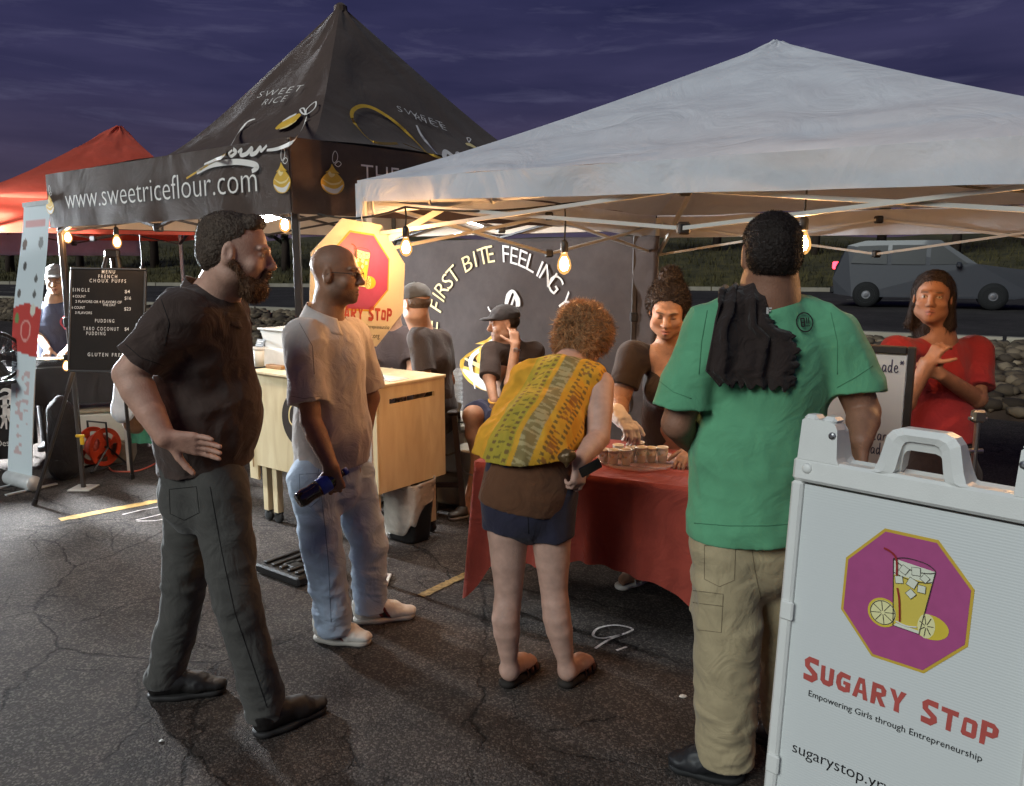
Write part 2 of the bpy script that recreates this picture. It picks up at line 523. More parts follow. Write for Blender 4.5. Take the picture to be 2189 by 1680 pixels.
class Blob:
    def __init__(s, h=0.006): s.p = []; s.h = h; s.wr = []; s.cl = []
    def _add(s, f, lo, hi, k, op): s.p.append((f, np.asarray(lo, float), np.asarray(hi, float), k, op)); return s
    def cap(s, a, b, ra, rb=None, k=0.03, flat=None, cut=None, op='add'):
        """tapered capsule; flat = (direction, ratio) squeezes it along a direction; cut = [(point, normal)] keeps the side behind"""
        rb = ra if rb is None else rb
        a = np.asarray(a, np.float32); b = np.asarray(b, np.float32); ba = b - a; L2 = max(float(ba @ ba), 1e-9)
        fd = None
        if flat is not None: fd = nrm(flat[0]).astype(np.float32); fr = flat[1]
        cuts = cut or []
        def f(X, Y, Z):
            px, py, pz = X - a[0], Y - a[1], Z - a[2]
            if fd is not None:
                c = px * fd[0] + py * fd[1] + pz * fd[2]
                t0 = np.clip((px * ba[0] + py * ba[1] + pz * ba[2]) / L2, 0, 1)
                cb = c - t0 * float(ba @ fd)
                w = cb * (1 / fr - 1)
                px, py, pz = px + w * fd[0], py + w * fd[1], pz + w * fd[2]
            t = np.clip((px * ba[0] + py * ba[1] + pz * ba[2]) / L2, 0, 1)
            dx, dy, dz = px - t * ba[0], py - t * ba[1], pz - t * ba[2]
            d = np.sqrt(dx * dx + dy * dy + dz * dz) - (ra + (rb - ra) * t)
            if fd is not None: d = d * min(1.0, 0.5 + fr * 0.5)
            for q, n in cuts:
                n = nrm(n); d = np.maximum(d, (X - q[0]) * n[0] + (Y - q[1]) * n[1] + (Z - q[2]) * n[2])
            return d
        r = max(ra, rb) * (max(1.0, flat[1]) if flat is not None else 1.0)
        return s._add(f, np.minimum(a, b) - r, np.maximum(a, b) + r, k, op)
    def ell(s, c, r, ax=None, k=0.03, op='add', cut=None):
        c = np.asarray(c, np.float32); r = np.asarray(r, np.float32); A = (np.eye(3) if ax is None else np.asarray(ax)).astype(np.float32)
        cuts = cut or []
        def f(X, Y, Z):
            x, y, z = X - c[0], Y - c[1], Z - c[2]
            u = [(x * A[i, 0] + y * A[i, 1] + z * A[i, 2]) for i in range(3)]
            k0 = np.sqrt(sum((u[i] / r[i]) ** 2 for i in range(3))); k1 = np.sqrt(sum((u[i] / (r[i] * r[i])) ** 2 for i in range(3)))
            d = k0 * (k0 - 1) / np.maximum(k1, 1e-6)
            for q, n in cuts:
                n = nrm(n); d = np.maximum(d, (X - q[0]) * n[0] + (Y - q[1]) * n[1] + (Z - q[2]) * n[2])
            return d
        e = np.sqrt(((A * r[:, None]) ** 2).sum(0))
        return s._add(f, c - e, c + e, k, op)
    def box(s, c, half, ax=None, rad=0.01, k=0.02, op='add'):
        c = np.asarray(c, np.float32); hh = np.asarray(half, np.float32) - rad; A = (np.eye(3) if ax is None else np.asarray(ax)).astype(np.float32)
        def f(X, Y, Z):
            x, y, z = X - c[0], Y - c[1], Z - c[2]
            q = [np.abs(x * A[i, 0] + y * A[i, 1] + z * A[i, 2]) - hh[i] for i in range(3)]
            o = np.sqrt(sum(np.maximum(t, 0) ** 2 for t in q)); return o + np.minimum(np.maximum(np.maximum(q[0], q[1]), q[2]), 0) - rad
        e = (np.abs(A) * np.asarray(half)[:, None]).sum(0)
        return s._add(f, c - e, c + e, k, op)
    def chain(s, pts, rs, k=0.02, flat=None, cut=None, op='add'):
        for i in range(len(pts) - 1): s.cap(pts[i], pts[i + 1], rs[i], rs[i + 1], k, flat, cut, op)
        return s
    def clip(s, q, n): s.cl.append((np.asarray(q, float), nrm(n))); return s
    def wrinkle(s, amp, scale, mask=None, ridged=True, warp=0.5):
        """folds: scale = (x, y, z) noise frequency per metre; mask(P) -> 0..1"""
        s.wr.append((amp * (.6 if amp >= .009 else .85), np.asarray(scale, np.float32), mask, ridged, warp)); return s
    def solve(s):
        h = s.h
        adds = [q for q in s.p if q[4] == 'add']
        lo = np.min([q[1] for q in adds], 0) - 0.03 - h; hi = np.max([q[2] for q in adds], 0) + 0.03 + h
        for q, n in s.cl:
            for a in range(3):
                if n[a] > 0.999: hi[a] = min(hi[a], q[a] + 3 * h)
                if n[a] < -0.999: lo[a] = max(lo[a], q[a] - 3 * h)
        N = np.ceil((hi - lo) / h).astype(int) + 1
        ax = [(lo[i] + h * np.arange(N[i])).astype(np.float32) for i in range(3)]
        D = np.full(N, 0.2, np.float32)
        for f, a, b, k, op in s.p:
            pad = k + 2.5 * h
            i0 = np.clip(np.floor((a - pad - lo) / h).astype(int), 0, N); i1 = np.clip(np.ceil((b + pad - lo) / h).astype(int) + 1, 0, N)
            if (i1 <= i0).any(): continue
            sl = tuple(slice(i0[t], i1[t]) for t in range(3))
            d = f(ax[0][sl[0]][:, None, None], ax[1][sl[1]][None, :, None], ax[2][sl[2]][None, None, :]).astype(np.float32)
            o = D[sl]
            if op == 'add':
                if k > 0:
                    w = np.maximum(k - np.abs(o - d), 0) / k; D[sl] = np.minimum(o, d) - w * w * k * 0.25
                else: D[sl] = np.minimum(o, d)
            else:
                d = -d
                if k > 0:
                    w = np.maximum(k - np.abs(o - d), 0) / k; D[sl] = np.maximum(o, d) + w * w * k * 0.25
                else: D[sl] = np.maximum(o, d)
        if s.wr:
            band = np.argwhere(np.abs(D) < 0.035)
            P = (lo + h * band).astype(np.float32); acc = np.zeros(len(P), np.float32)
            for amp, sc, mask, ridged, warp in s.wr:
                w = P * 4.0
                Q = P * sc + warp * np.stack([vnoise(w + 3.1), vnoise(w + 17.7), vnoise(w + 29.3)], 1)
                n = vnoise(Q)
                if ridged: n = 0.55 - 1.4 * np.abs(n)
                n = n + 0.35 * vnoise(Q * 2.3 + 5)
                if mask is not None: n = n * mask(P)
                acc += amp * n
            D[band[:, 0], band[:, 1], band[:, 2]] -= acc
        for q, n in s.cl:
            D = np.maximum(D, ((ax[0] - q[0]) * n[0])[:, None, None] + ((ax[1] - q[1]) * n[1])[None, :, None] + ((ax[2] - q[2]) * n[2])[None, None, :])
        D[0] = D[-1] = 0.2; D[:, 0] = D[:, -1] = 0.2; D[:, :, 0] = D[:, :, -1] = 0.2
        return surface_nets(D, lo, h)
    def build(s, name, mat, parent=None, col=None, org=None):
        v, f = s.solve()
        c = None if col is None else col(v)
        return mesh_obj(name, v, f, mat, parent, True, org, cols=c)
def paint(base, spots):
    """colour at points: base, then soft ellipsoidal spots (centre, axes 3x3, radii, colour, strength, softness)"""
    def fn(P):
        c = np.tile(np.asarray(base, np.float32), (len(P), 1))
        n = 0.5 + 0.5 * vnoise((P * 22).astype(np.float32))
        c *= (0.92 + 0.16 * n)[:, None]
        for q, A, r, cc, st, so in spots:
            u = (P - q) @ np.asarray(A).T / np.asarray(r)
            d = np.sqrt((u * u).sum(1)); w = np.clip((1 + so - d) / max(2 * so, 1e-3), 0, 1) * st
            c = c * (1 - w[:, None]) + np.asarray(cc) * w[:, None]
        return c
    return fn
class Head:
    """face frame: l = left of the person, f = forward, u = up; s = scale"""
    def __init__(s, c, f, up=(0, 0, 1), sc=1.0):
        s.c = np.asarray(c, float); s.f = nrm(f); s.l = nrm(np.cross(up, s.f)); s.u = np.cross(s.f, s.l); s.s = sc
        s.A = np.stack([s.l, s.f, s.u])
    def w(s, x, y, z): return s.c + (s.l * x + s.f * y + s.u * z) * s.s
    def add(s, b, neck, rn=0.056, fem=False, nose=1.0, jaw=1.0, ears=True, lips=1.0):
        S = s.s; A = s.A
        b.ell(s.w(0, -0.012, 0.035), np.array([0.076, 0.098, 0.083]) * S, A, 0.02)
        b.ell(s.w(0, 0.024, -0.035), np.array([0.061 * jaw, 0.068, 0.083]) * S, A, 0.03)
        b.ell(s.w(0, 0.045, -0.082), np.array([0.036 * jaw, 0.040, 0.030]) * S, A, 0.03)
        b.ell(s.w(0, 0.074, -0.100), np.array([0.018, 0.014, 0.013]) * S, A, 0.022)
        for q in (-1, 1):
            b.ell(s.w(q * 0.05 * jaw, 0.01, -0.068), np.array([0.020, 0.034, 0.020]) * S, A, 0.035)
            b.ell(s.w(q * 0.042, 0.062, -0.028), np.array([0.022, 0.018, 0.018]) * S, A, 0.025)
            b.ell(s.w(q * 0.032, 0.103, 0.006), np.array([0.019, 0.016, 0.0125]) * S, A, 0.014, op='sub')
            b.ell(s.w(q * 0.031, 0.0765, 0.004), np.array([0.0135, 0.0125, 0.0115]) * S, A, 0.004)
            b.cap(s.w(q * 0.014, 0.091, 0.024), s.w(q * 0.047, 0.080, 0.026), 0.0085 * S, 0.006 * S, 0.014)
            b.ell(s.w(q * 0.0135, 0.098, -0.034), np.array([0.0085, 0.009, 0.0075]) * S * nose, A, 0.008)
            if ears:
                ex = s.w(q * 0.078, -0.008, -0.002)
                b.ell(ex, np.array([0.009, 0.019, 0.032]) * S, A, 0.008)
                b.ell(s.w(q * 0.086, -0.006, 0.003), np.array([0.006, 0.010, 0.018]) * S, A, 0.006, op='sub')
        b.cap(s.w(0, 0.089, 0.016), s.w(0, 0.112, -0.027), 0.0075 * S, 0.0125 * S * nose, 0.016)
        for q in (-1, 1):
            b.cap(s.w(0, 0.092, -0.0605), s.w(q * 0.023, 0.080, -0.0625), 0.0068 * S * lips, 0.0035 * S, 0.007)
            b.cap(s.w(0, 0.090, -0.0735), s.w(q * 0.020, 0.080, -0.0700), 0.0078 * S * lips, 0.0040 * S, 0.007)
        b.cap(s.w(-0.022, 0.0965, -0.0672), s.w(0.022, 0.0965, -0.0672), 0.0024 * S, 0.0024 * S, 0.006, op='sub')
        b.cap(s.w(0, -0.022, -0.055), neck, rn * S, rn * 1.06 * S, 0.035)
    def spots(s, lip=None, brow=None, eyes='open', iris=(0.02, 0.012, 0.008), scalp=None, beard=None, blush=None, dark=(0.01, 0.007, 0.006)):
        S = s.s; A = s.A; o = []
        if scalp is not None:
            o.append((s.w(0, -0.03, 0.058), A, np.array([0.088, 0.10, 0.070]) * S, scalp[0], scalp[1], 0.12))
        if beard is not None:
            o.append((s.w(0, 0.055, -0.092), A, np.array([0.062, 0.060, 0.045]) * S, beard[0], beard[1], 0.25))
            o.append((s.w(0, 0.10, -0.050), A, np.array([0.030, 0.022, 0.0085]) * S, beard[0], beard[1], 0.3))
            for q in (-1, 1): o.append((s.w(q * 0.062, 0.022, -0.062), A, np.array([0.022, 0.032, 0.040]) * S, beard[0], beard[1] * 0.85, 0.3))
        if blush is not None:
            for q in (-1, 1): o.append((s.w(q * 0.045, 0.07, -0.028), A, np.array([0.02, 0.02, 0.018]) * S, blush, 0.4, 0.6))
        if lip is not None:
            o.append((s.w(0, 0.092, -0.0615), A, np.array([0.0225, 0.02, 0.0058]) * S, lip, 0.85, 0.25))
            o.append((s.w(0, 0.092, -0.0735), A, np.array([0.0195, 0.02, 0.0072]) * S, lip, 0.85, 0.25))
            o.append((s.w(0, 0.092, -0.0672), A, np.array([0.021, 0.02, 0.0016]) * S, dark, 0.8, 0.3))
        if brow is not None:
            for q in (-1, 1):
                o.append((s.w(q * 0.029, 0.09, 0.0255), A, np.array([0.018, 0.022, 0.0042]) * S, brow, 0.85, 0.3))
        for q in (-1, 1):
            if eyes == 'open':
                o.append((s.w(q * 0.031, 0.088, 0.0045), A, np.array([0.0145, 0.012, 0.0066]) * S, dark, 0.75, 0.15))
                o.append((s.w(q * 0.031, 0.088, 0.0035), A, np.array([0.0120, 0.012, 0.0048]) * S, (0.55, 0.50, 0.46), 0.95, 0.12))
                o.append((s.w(q * 0.031, 0.09, 0.0040), A, np.array([0.0050, 0.012, 0.0052]) * S, iris, 1.0, 0.15))
            else:
                o.append((s.w(q * 0.031, 0.09, -0.0045), A, np.array([0.0145, 0.014, 0.0026]) * S, dark, 0.9, 0.3))
                o.append((s.w(q * 0.031, 0.09, 0.012), A, np.array([0.013, 0.012, 0.0018]) * S, dark, 0.35, 0.4))
        for q in (-1, 1): o.append((s.w(q * 0.008, 0.108, -0.040), A, np.array([0.0045, 0.008, 0.0025]) * S, dark, 0.6, 0.4))
        return o
def hand(b, wrist, d, n, thumb, sc=1.0, curl=(0.35, 0.4, 0.45, 0.5), curl2=None, spread=0.10, tcurl=0.3, tside=0.9):
    """wrist point, d = along the hand, n = palm normal (fingers curl towards it), thumb = side of the thumb"""
    d = nrm(d); n = nrm(n - d * (np.asarray(n) @ d)); t = np.cross(d, n)
    if t @ np.asarray(thumb) < 0: t = -t
    w = np.asarray(wrist, float); S = sc
    L = [0.086, 0.080, 0.086, 0.078]; fl = [0.070, 0.078, 0.073, 0.058]
    offs = [0.027, 0.009, -0.009, -0.026]
    order = (0, 1, 2, 3)
    for i in order:
        k = w + d * L[i] * S + t * offs[i] * S
        b.cap(w + d * 0.006 + t * offs[i] * 0.55 * S, k, 0.0150 * S, 0.0115 * S, 0.014)
        ang = curl[i]; c2 = (curl2 or curl)[i]
        sp = nrm(d + t * offs[i] * spread * 30)
        p = k; a = ang; rr = [0.0095, 0.0085, 0.0078, 0.0068]
        for j, fr in enumerate((0.45, 0.31, 0.24)):
            dd = sp * math.cos(a) + n * math.sin(a)
            q = p + dd * fl[i] * fr * S
            b.cap(p, q, rr[j] * S * (0.92 if i == 3 else 1), rr[j + 1] * S * (0.92 if i == 3 else 1), 0.004)
            p = q; a += c2
    tb = w + d * 0.018 * S + t * 0.018 * S
    td = nrm(d * 0.55 + t * tside + n * 0.25)
    k1 = tb + td * 0.042 * S; td2 = nrm(td + d * 0.35 + n * tcurl); k2 = k1 + td2 * 0.034 * S
    td3 = nrm(td2 + d * 0.25 + n * tcurl); k3 = k2 + td3 * 0.026 * S
    b.cap(tb, k1, 0.0155 * S, 0.0115 * S, 0.012); b.cap(k1, k2, 0.0112 * S, 0.0098 * S, 0.004); b.cap(k2, k3, 0.0098 * S, 0.0078 * S, 0.004)
# ================================================================== THE SETTING
# ---- asphalt
def asphalt_mat(name, base, crack=True, speck=1.0):
    m, n, l, b = new_mat(name)
    t = n.new("ShaderNodeTexCoord")
    def noise(scale, det=4, rough=0.5, dist=0.0, src=None):
        q = n.new("ShaderNodeTexNoise"); q.inputs["Scale"].default_value = scale; q.inputs["Detail"].default_value = det
        q.inputs["Roughness"].default_value = rough; q.inputs["Distortion"].default_value = dist
        l.new(src or t.outputs["Object"], q.inputs["Vector"]); return q
    def rng(src, a, b_, c, d):
        q = n.new("ShaderNodeMapRange"); q.inputs[1].default_value = a; q.inputs[2].default_value = b_; q.inputs[3].default_value = c; q.inputs[4].default_value = d
        l.new(src, q.inputs[0]); return q.outputs[0]
    def mth(op, a, b_):
        q = n.new("ShaderNodeMath"); q.operation = op
        for i, s in enumerate((a, b_)):
            if isinstance(s, (int, float)): q.inputs[i].default_value = s
            else: l.new(s, q.inputs[i])
        return q.outputs[0]
    big = rng(noise(0.55, 6, 0.6).outputs["Fac"], 0.3, 0.7, 0.62, 1.35)
    mid = rng(noise(5.5, 6, 0.65).outputs["Fac"], 0.3, 0.7, 0.78, 1.22)
    vor = n.new("ShaderNodeTexVoronoi"); vor.inputs["Scale"].default_value = 140
    l.new(t.outputs["Object"], vor.inputs["Vector"])
    sp = n.new("ShaderNodeSeparateColor"); l.new(vor.outputs["Color"], sp.inputs[0])
    stone = rng(sp.outputs[0], 0.55, 1.0, 0.75, 0.75 + 1.25 * speck)
    lum = mth('MULTIPLY', mth('MULTIPLY', big, mid), stone)
    col = n.new("ShaderNodeMixRGB"); col.blend_type = 'MULTIPLY'; col.inputs[0].default_value = 1
    setc(col.inputs[1], base); l.new(lum, col.inputs[2])
    h = mth('MULTIPLY', rng(vor.outputs["Distance"], 0.0, 0.6, 1.0, 0.0), 0.6)
    out = col.outputs[0]
    if crack:
        wn_ = noise(1.7, 8, 0.68)
        mixv = n.new("ShaderNodeMixRGB"); mixv.inputs[0].default_value = 0.22
        l.new(t.outputs["Object"], mixv.inputs[1]); l.new(wn_.outputs["Color"], mixv.inputs[2])
        cks = []
        for sc, wd, lo in ((0.95, 0.0055, 0.40), (2.4, 0.009, 0.48), (6.5, 0.020, 0.55)):
            v2 = n.new("ShaderNodeTexVoronoi"); v2.feature = 'DISTANCE_TO_EDGE'; v2.inputs["Scale"].default_value = sc
            l.new(mixv.outputs[0], v2.inputs["Vector"])
            ln = rng(v2.outputs["Distance"], wd * 0.35, wd, 1.0, 0.0)
            mk = rng(noise(0.75 + sc * 0.15, 3).outputs["Fac"], lo, lo + 0.07, 0.0, 1.0)
            cks.append(mth('MULTIPLY', ln, mk))
        ck = mth('MAXIMUM', mth('MAXIMUM', cks[0], cks[1]), cks[2])
        mx = n.new("ShaderNodeMixRGB"); l.new(mth('MULTIPLY', ck, 0.62), mx.inputs[0]); l.new(out, mx.inputs[1]); setc(mx.inputs[2], (0.007, 0.006, 0.006))
        out = mx.outputs[0]
        h = mth('SUBTRACT', h, mth('MULTIPLY', ck, 1.6))
    l.new(out, b.inputs["Base Color"])
    b.inputs["Roughness"].default_value = 0.92
    b.inputs["Specular IOR Level"].default_value = 0.12
    bp = n.new("ShaderNodeBump"); bp.inputs["Strength"].default_value = 0.85; bp.inputs["Distance"].default_value = 0.006
    l.new(h, bp.inputs["Height"]); l.new(bp.outputs[0], b.inputs["Normal"])
    return m
lot_mat = asphalt_mat("parking_lot_asphalt", (0.060, 0.050, 0.044))
g = MB()
R_ = 700
g.add([(-R_, -R_, 0), (R_, -R_, 0), (R_, R_, 0), (-R_, R_, 0)], [(0, 1, 2, 3)])
tag(g.build("parking_lot", lot_mat), kind="structure")

# ---- road behind, on slightly higher ground
def line_pt(a, b, t): return lerp(a, b, t)
NL, NR = V(-5.9, 19.0, 0), V(7.1, 11.2, 0)          # near edge of the road
nd = nrm(NR - NL); NA, NB = NL - nd * 60, NR + nd * 45
FL, FR = V(-12.0, 39.0, 0), V(9.0, 33.5, 0)
fd = nrm(FR - FL); FA, FB = FL - fd * 60, FR + fd * 60
ZR = 0.45
up3 = V(0, 0, 1)
road_mat = asphalt_mat("street_asphalt", (0.060, 0.053, 0.049), crack=False, speck=0.4)
g = MB(); g.add([NA + up3 * ZR, NB + up3 * ZR, FB + up3 * ZR, FA + up3 * ZR], [(0, 1, 2, 3)])
tag(g.build("road", road_mat), kind="structure")
# lane lines
paint_w = plain("worn_white_paint", s2l(170, 165, 150), rough=0.7, var=0.3, scale=3)
g = MB()
for f_, w_ in ((0.34, 0.12), (0.66, 0.12)):
    a, b = lerp(NA, FA, f_), lerp(NB, FB, f_); d = nrm(b - a); L = np.linalg.norm(b - a); nn = V(-d[1], d[0], 0)
    for k in range(int(L / 9)):
        p = a + d * (k * 9); q = p + d * 3
        g.add([p + up3 * (ZR + .004), q + up3 * (ZR + .004), q + nn * w_ + up3 * (ZR + .004), p + nn * w_ + up3 * (ZR + .004)], [(0, 1, 2, 3)])
tag(g.build("road_marking", paint_w), kind="structure")
kerb_mat = plain("kerb_concrete", s2l(150, 142, 126), rough=0.9, var=0.18, scale=2, bump=0.2)
def kerb(A, B, name, side):
    d = nrm(B - A); nn = V(-d[1], d[0], 0) * side
    m = MB(); L = np.linalg.norm(B - A); k = 0.0
    while k < L:
        e = min(k + 2.95, L); p = A + d * k; q = A + d * e
        m.bar(p + nn * 0.09 + up3 * (ZR + 0.035), q + nn * 0.09 + up3 * (ZR + 0.035), 0.17, 0.25)
        k += 3.0
    o = m.build(name, kerb_mat); tag(o, kind="structure")
kerb(FA, FB, "kerb", 1); kerb(NA, NB, "kerb", -1)

# ---- bank of river stones between the lot and the road
LL, LR = V(-5.6, 16.2, 0), V(5.2, 8.2, 0)
ld = nrm(LR - LL); LA, LB = LL - ld * 50, LR + ld * 40
soil = plain("brown_soil", s2l(70, 56, 44), rough=0.95, var=0.3, scale=5, bump=0.6, bscale=14)
def bank_pt(u, v):
    a = lerp(LA, LB, u); b = lerp(NA, NB, u); p = lerp(a, b, v)
    return p + up3 * (0.01 + (ZR + 0.02) * min(1, v * 1.25) ** 0.8) if v > 0 else p - up3 * 0.03
tag(grid_mesh("stone_bank", bank_pt, 60, 10, soil), kind="structure")
stone_m = plain("bank_stone", (1, 1, 1), rough=0.85, attr=True, var=0.2, scale=6, bump=0.35, bscale=25)
ico_v = []; 
t_ = (1 + 5 ** .5) / 2
ico_v = np.array([(-1, t_, 0), (1, t_, 0), (-1, -t_, 0), (1, -t_, 0), (0, -1, t_), (0, 1, t_), (0, -1, -t_), (0, 1, -t_), (t_, 0, -1), (t_, 0, 1), (-t_, 0, -1), (-t_, 0, 1)]) / 1.9
ico_f = [(0, 11, 5), (0, 5, 1), (0, 1, 7), (0, 7, 10), (0, 10, 11), (1, 5, 9), (5, 11, 4), (11, 10, 2), (10, 7, 6), (7, 1, 8), (3, 9, 4), (3, 4, 2), (3, 2, 6), (3, 6, 8), (3, 8, 9), (4, 9, 5), (2, 4, 11), (6, 2, 10), (8, 6, 7), (9, 8, 1)]
vs, fs, cs = [], [], []
rg = np.random.default_rng(3)
for i in range(6500):
    u = rg.uniform(0.34, 0.72); v = rg.uniform(0.02, 0.97)
    p = bank_pt(u, v); r = rg.uniform(0.05, 0.13)
    sc = r * np.array([rg.uniform(.8, 1.4), rg.uniform(.7, 1.1), rg.uniform(.5, .8)]); a = rg.uniform(0, 6.28)
    q = ico_v * rg.uniform(.82, 1.18, (12, 1)) * sc
    q = np.stack([q[:, 0] * math.cos(a) - q[:, 1] * math.sin(a), q[:, 0] * math.sin(a) + q[:, 1] * math.cos(a), q[:, 2]], 1) + p + up3 * r * .25
    o = len(vs) * 12; vs.append(q); fs += [tuple(j + o for j in f) for f in ico_f]
    c = lerp(s2l(96, 80, 62), s2l(168, 148, 120), rg.random()) * rg.uniform(.26, .62); cs.append(np.tile(c, (12, 1)))
tag(mesh_obj("stones", np.vstack(vs), np.array(fs), stone_m, smooth=True, cols=np.vstack(cs)), kind="stuff")

# ---- grass slope beyond the road
grass_m, n_, l_, b_ = new_mat("dry_grass")
tx = n_.new("ShaderNodeTexCoord"); a1 = n_.new("ShaderNodeTexNoise"); a1.inputs["Scale"].default_value = 0.9; a1.inputs["Detail"].default_value = 8; a1.inputs["Roughness"].default_value = 0.7
l_.new(tx.outputs["Object"], a1.inputs["Vector"])
rp = n_.new("ShaderNodeValToRGB"); rp.color_ramp.elements[0].position = .35; rp.color_ramp.elements[0].color = (*s2l(38, 38, 18), 1); rp.color_ramp.elements[1].position = .7; rp.color_ramp.elements[1].color = (*s2l(98, 88, 46), 1)
l_.new(a1.outputs["Fac"], rp.inputs[0]); l_.new(rp.outputs[0], b_.inputs["Base Color"]); b_.inputs["Roughness"].default_value = .95
def slope_pt(u, v):
    a = lerp(FA, FB, u); d = V(-fd[1], fd[0], 0); p = a + d * (0.2 + 26 * v)
    w = math.sin(u * 37) * .25 + math.sin(u * 91 + 2) * .14
    return p + up3 * (ZR + 0.10 + 3.0 * (v ** 0.8) * (1 + .25 * w) if v > 0 else -0.05)
tag(grid_mesh("grass_slope", slope_pt, 90, 14, grass_m), kind="structure")
vs, fs, k = [], [], 0
for i in range(15000):
    u = rg.uniform(.2, .75); v = rg.random() ** 1.4 * .7 + .004; p = slope_pt(u, v)
    a = rg.uniform(0, 6.28); h_ = rg.uniform(.15, .45); w = rg.uniform(.015, .035); dx = V(math.cos(a), math.sin(a), 0)
    lean = V(rg.normal() * .12, rg.normal() * .12, 0)
    vs += [p - dx * w, p + dx * w, p + up3 * h_ + lean]; fs.append((k, k + 1, k + 2)); k += 3
tag(mesh_obj("grass", np.array(vs), np.array(fs), grass_m), kind="stuff")

# ---- trees on the slope
bark = plain("dark_bark", s2l(58, 46, 38), rough=.95, bump=.5, bscale=9)
def leaf_mat(name, a, b):
    m, n, l, bs = new_mat(name)
    oi = n.new("ShaderNodeTexCoord"); nz = n.new("ShaderNodeTexNoise"); nz.inputs["Scale"].default_value = 1.7; nz.inputs["Detail"].default_value = 5
    l.new(oi.outputs["Object"], nz.inputs["Vector"])
    r = n.new("ShaderNodeValToRGB"); r.color_ramp.elements[0].position = .35; r.color_ramp.elements[0].color = (*a, 1); r.color_ramp.elements[1].position = .68; r.color_ramp.elements[1].color = (*b, 1)
    l.new(nz.outputs["Fac"], r.inputs[0]); l.new(r.outputs[0], bs.inputs["Base Color"]); bs.inputs["Roughness"].default_value = .8
    return m
leaf_a = leaf_mat("dark_leaf", (0.010, 0.013, 0.007), (0.030, 0.034, 0.014))
leaf_b = leaf_mat("olive_leaf", (0.016, 0.017, 0.008), (0.042, 0.042, 0.016))
def tree(x, y, z, h, w, mat, label, seed, nleaf=1500):
    r = np.random.default_rng(seed)
    t = empty("tree", (x, y, z), label, "tree", "trees on the slope across the road")
    m = MB(); top = V(x, y, z) + up3 * h
    base = V(x, y, z - .2)
    m.tube([base, base + V(.05, 0, h * .3), base + V(-.04, .05, h * .6), base + V(0.03, 0, h * .85)], [w * .06, w * .05, w * .035, w * .012], 8)
    limbs = []
    for i in range(7):
        a = r.uniform(0, 6.28); z0 = h * r.uniform(.3, .65); e = V(math.cos(a), math.sin(a), 0) * w * r.uniform(.28, .48)
        p = base + up3 * z0; q = p + e + up3 * h * r.uniform(.1, .28); m.tube([p, lerp(p, q, .5) + up3 * .1, q], [w * .028, w * .018, w * .008], 5); limbs.append(q)
    m.build("trunk", bark, t, True)
    vs, fs = [], []; k = 0
    cl = [(p, r.uniform(.18, .30) * w) for p in limbs] + [(base + up3 * h * r.uniform(.45, .95) + V(r.normal(), r.normal(), 0) * w * .16, r.uniform(.14, .27) * w) for _ in range(9)]
    for i in range(nleaf):
        c, rad = cl[r.integers(len(cl))]; d = nrm(r.normal(size=3)); p = c + d * rad * r.random() ** .4 * np.array([1, 1, .8])
        ax = nrm(r.normal(size=3)); bx = nrm(np.cross(ax, r.normal(size=3))); s = r.uniform(.09, .2)
        vs += [p - ax * s, p + bx * s * .45, p + ax * s, p - bx * s * .45]; fs.append((k, k + 1, k + 2, k + 3)); k += 4
    mesh_obj("crown", np.array(vs), np.array(fs), mat, t)
    return t
tl = [
    (330, 46, 5.2, 4.6, leaf_a, "broad dark tree seen beyond the menu board, past the street"),
    (470, 44, 4.4, 3.8, leaf_b, "rounded olive tree seen beside the bearded man's head, across the road"),
    (610, 43, 5.0, 4.2, leaf_a, "dark tree between the two standing men, across the road"),
    (760, 46, 5.4, 4.8, leaf_b, "olive tree behind the hanging octagon sign, across the road"),
    (1395, 44, 4.6, 3.6, leaf_a, "dark tree right of the black backdrop, above the grass slope"),
    (1530, 46, 5.0, 4.4, leaf_b, "olive tree behind the bun of the seller, across the road"),
    (1740, 43, 4.8, 4.2, leaf_a, "dark tree right of the green shirted man's head, across the road"),
    (1880, 45, 5.2, 4.8, leaf_a, "wide dark tree rising above the passing car"),
    (2040, 42, 5.0, 4.4, leaf_b, "olive tree above the red shirted woman's head, across the road"),
    (2190, 44, 5.4, 4.8, leaf_a, "rightmost dark tree of the row across the road"),
    (20, 47, 4.6, 4.4, leaf_a, "leftmost dark tree of the row across the road"),
    (170, 45, 4.2, 3.8, leaf_b, "small olive tree behind the roll-up banner, across the road"),
]
for i, (px, Y, h, w, m_, lb) in enumerate(tl):
    X = at(px, 560, Y)[0]
    dist = (V(X, Y, 0) - FL) @ V(-fd[1], fd[0], 0)
    z = ZR + .05 + 3.0 * (max(dist, .3) / 26) ** .8
    tree(X, Y, z, h, w, m_, lb, 40 + i)

# ---- passing car: a grey SUV
def hexa_body(mb, prof, w, org, fx, fy):
    """side profile (x, z) swept across width w with a slight tumblehome"""
    n = len(prof); vs = []
    for s in (-1, 1):
        for x, z in prof:
            k = 1 - .16 * max(0, (z - .95)) / .75; vs.append(org + fx * x + fy * s * w / 2 * k + up3 * z)
    mb.add(vs, [tuple(range(n))[::-1], tuple(range(n, 2 * n))] + [(i, (i + 1) % n, n + (i + 1) % n, n + i) for i in range(n)])
car_paint = plain("grey_car_paint", s2l(50, 52, 58), rough=.4, coat=.3, var=.04)
car_glass = plain("dark_car_glass", (0.012, 0.012, 0.013), rough=.35, spec=.3, var=0)
tyre_m = plain("black_tyre", (0.012, 0.012, 0.012), rough=.85, bump=.3)
rim_m = plain("alloy_rim", (0.20, 0.20, 0.21), rough=.4, metal=1)
tail_m = glow("red_tail_light", (1.0, 0.03, 0.05), 9.0)
head_m = glow("white_headlight", (1.0, 0.97, 0.92), 30.0)
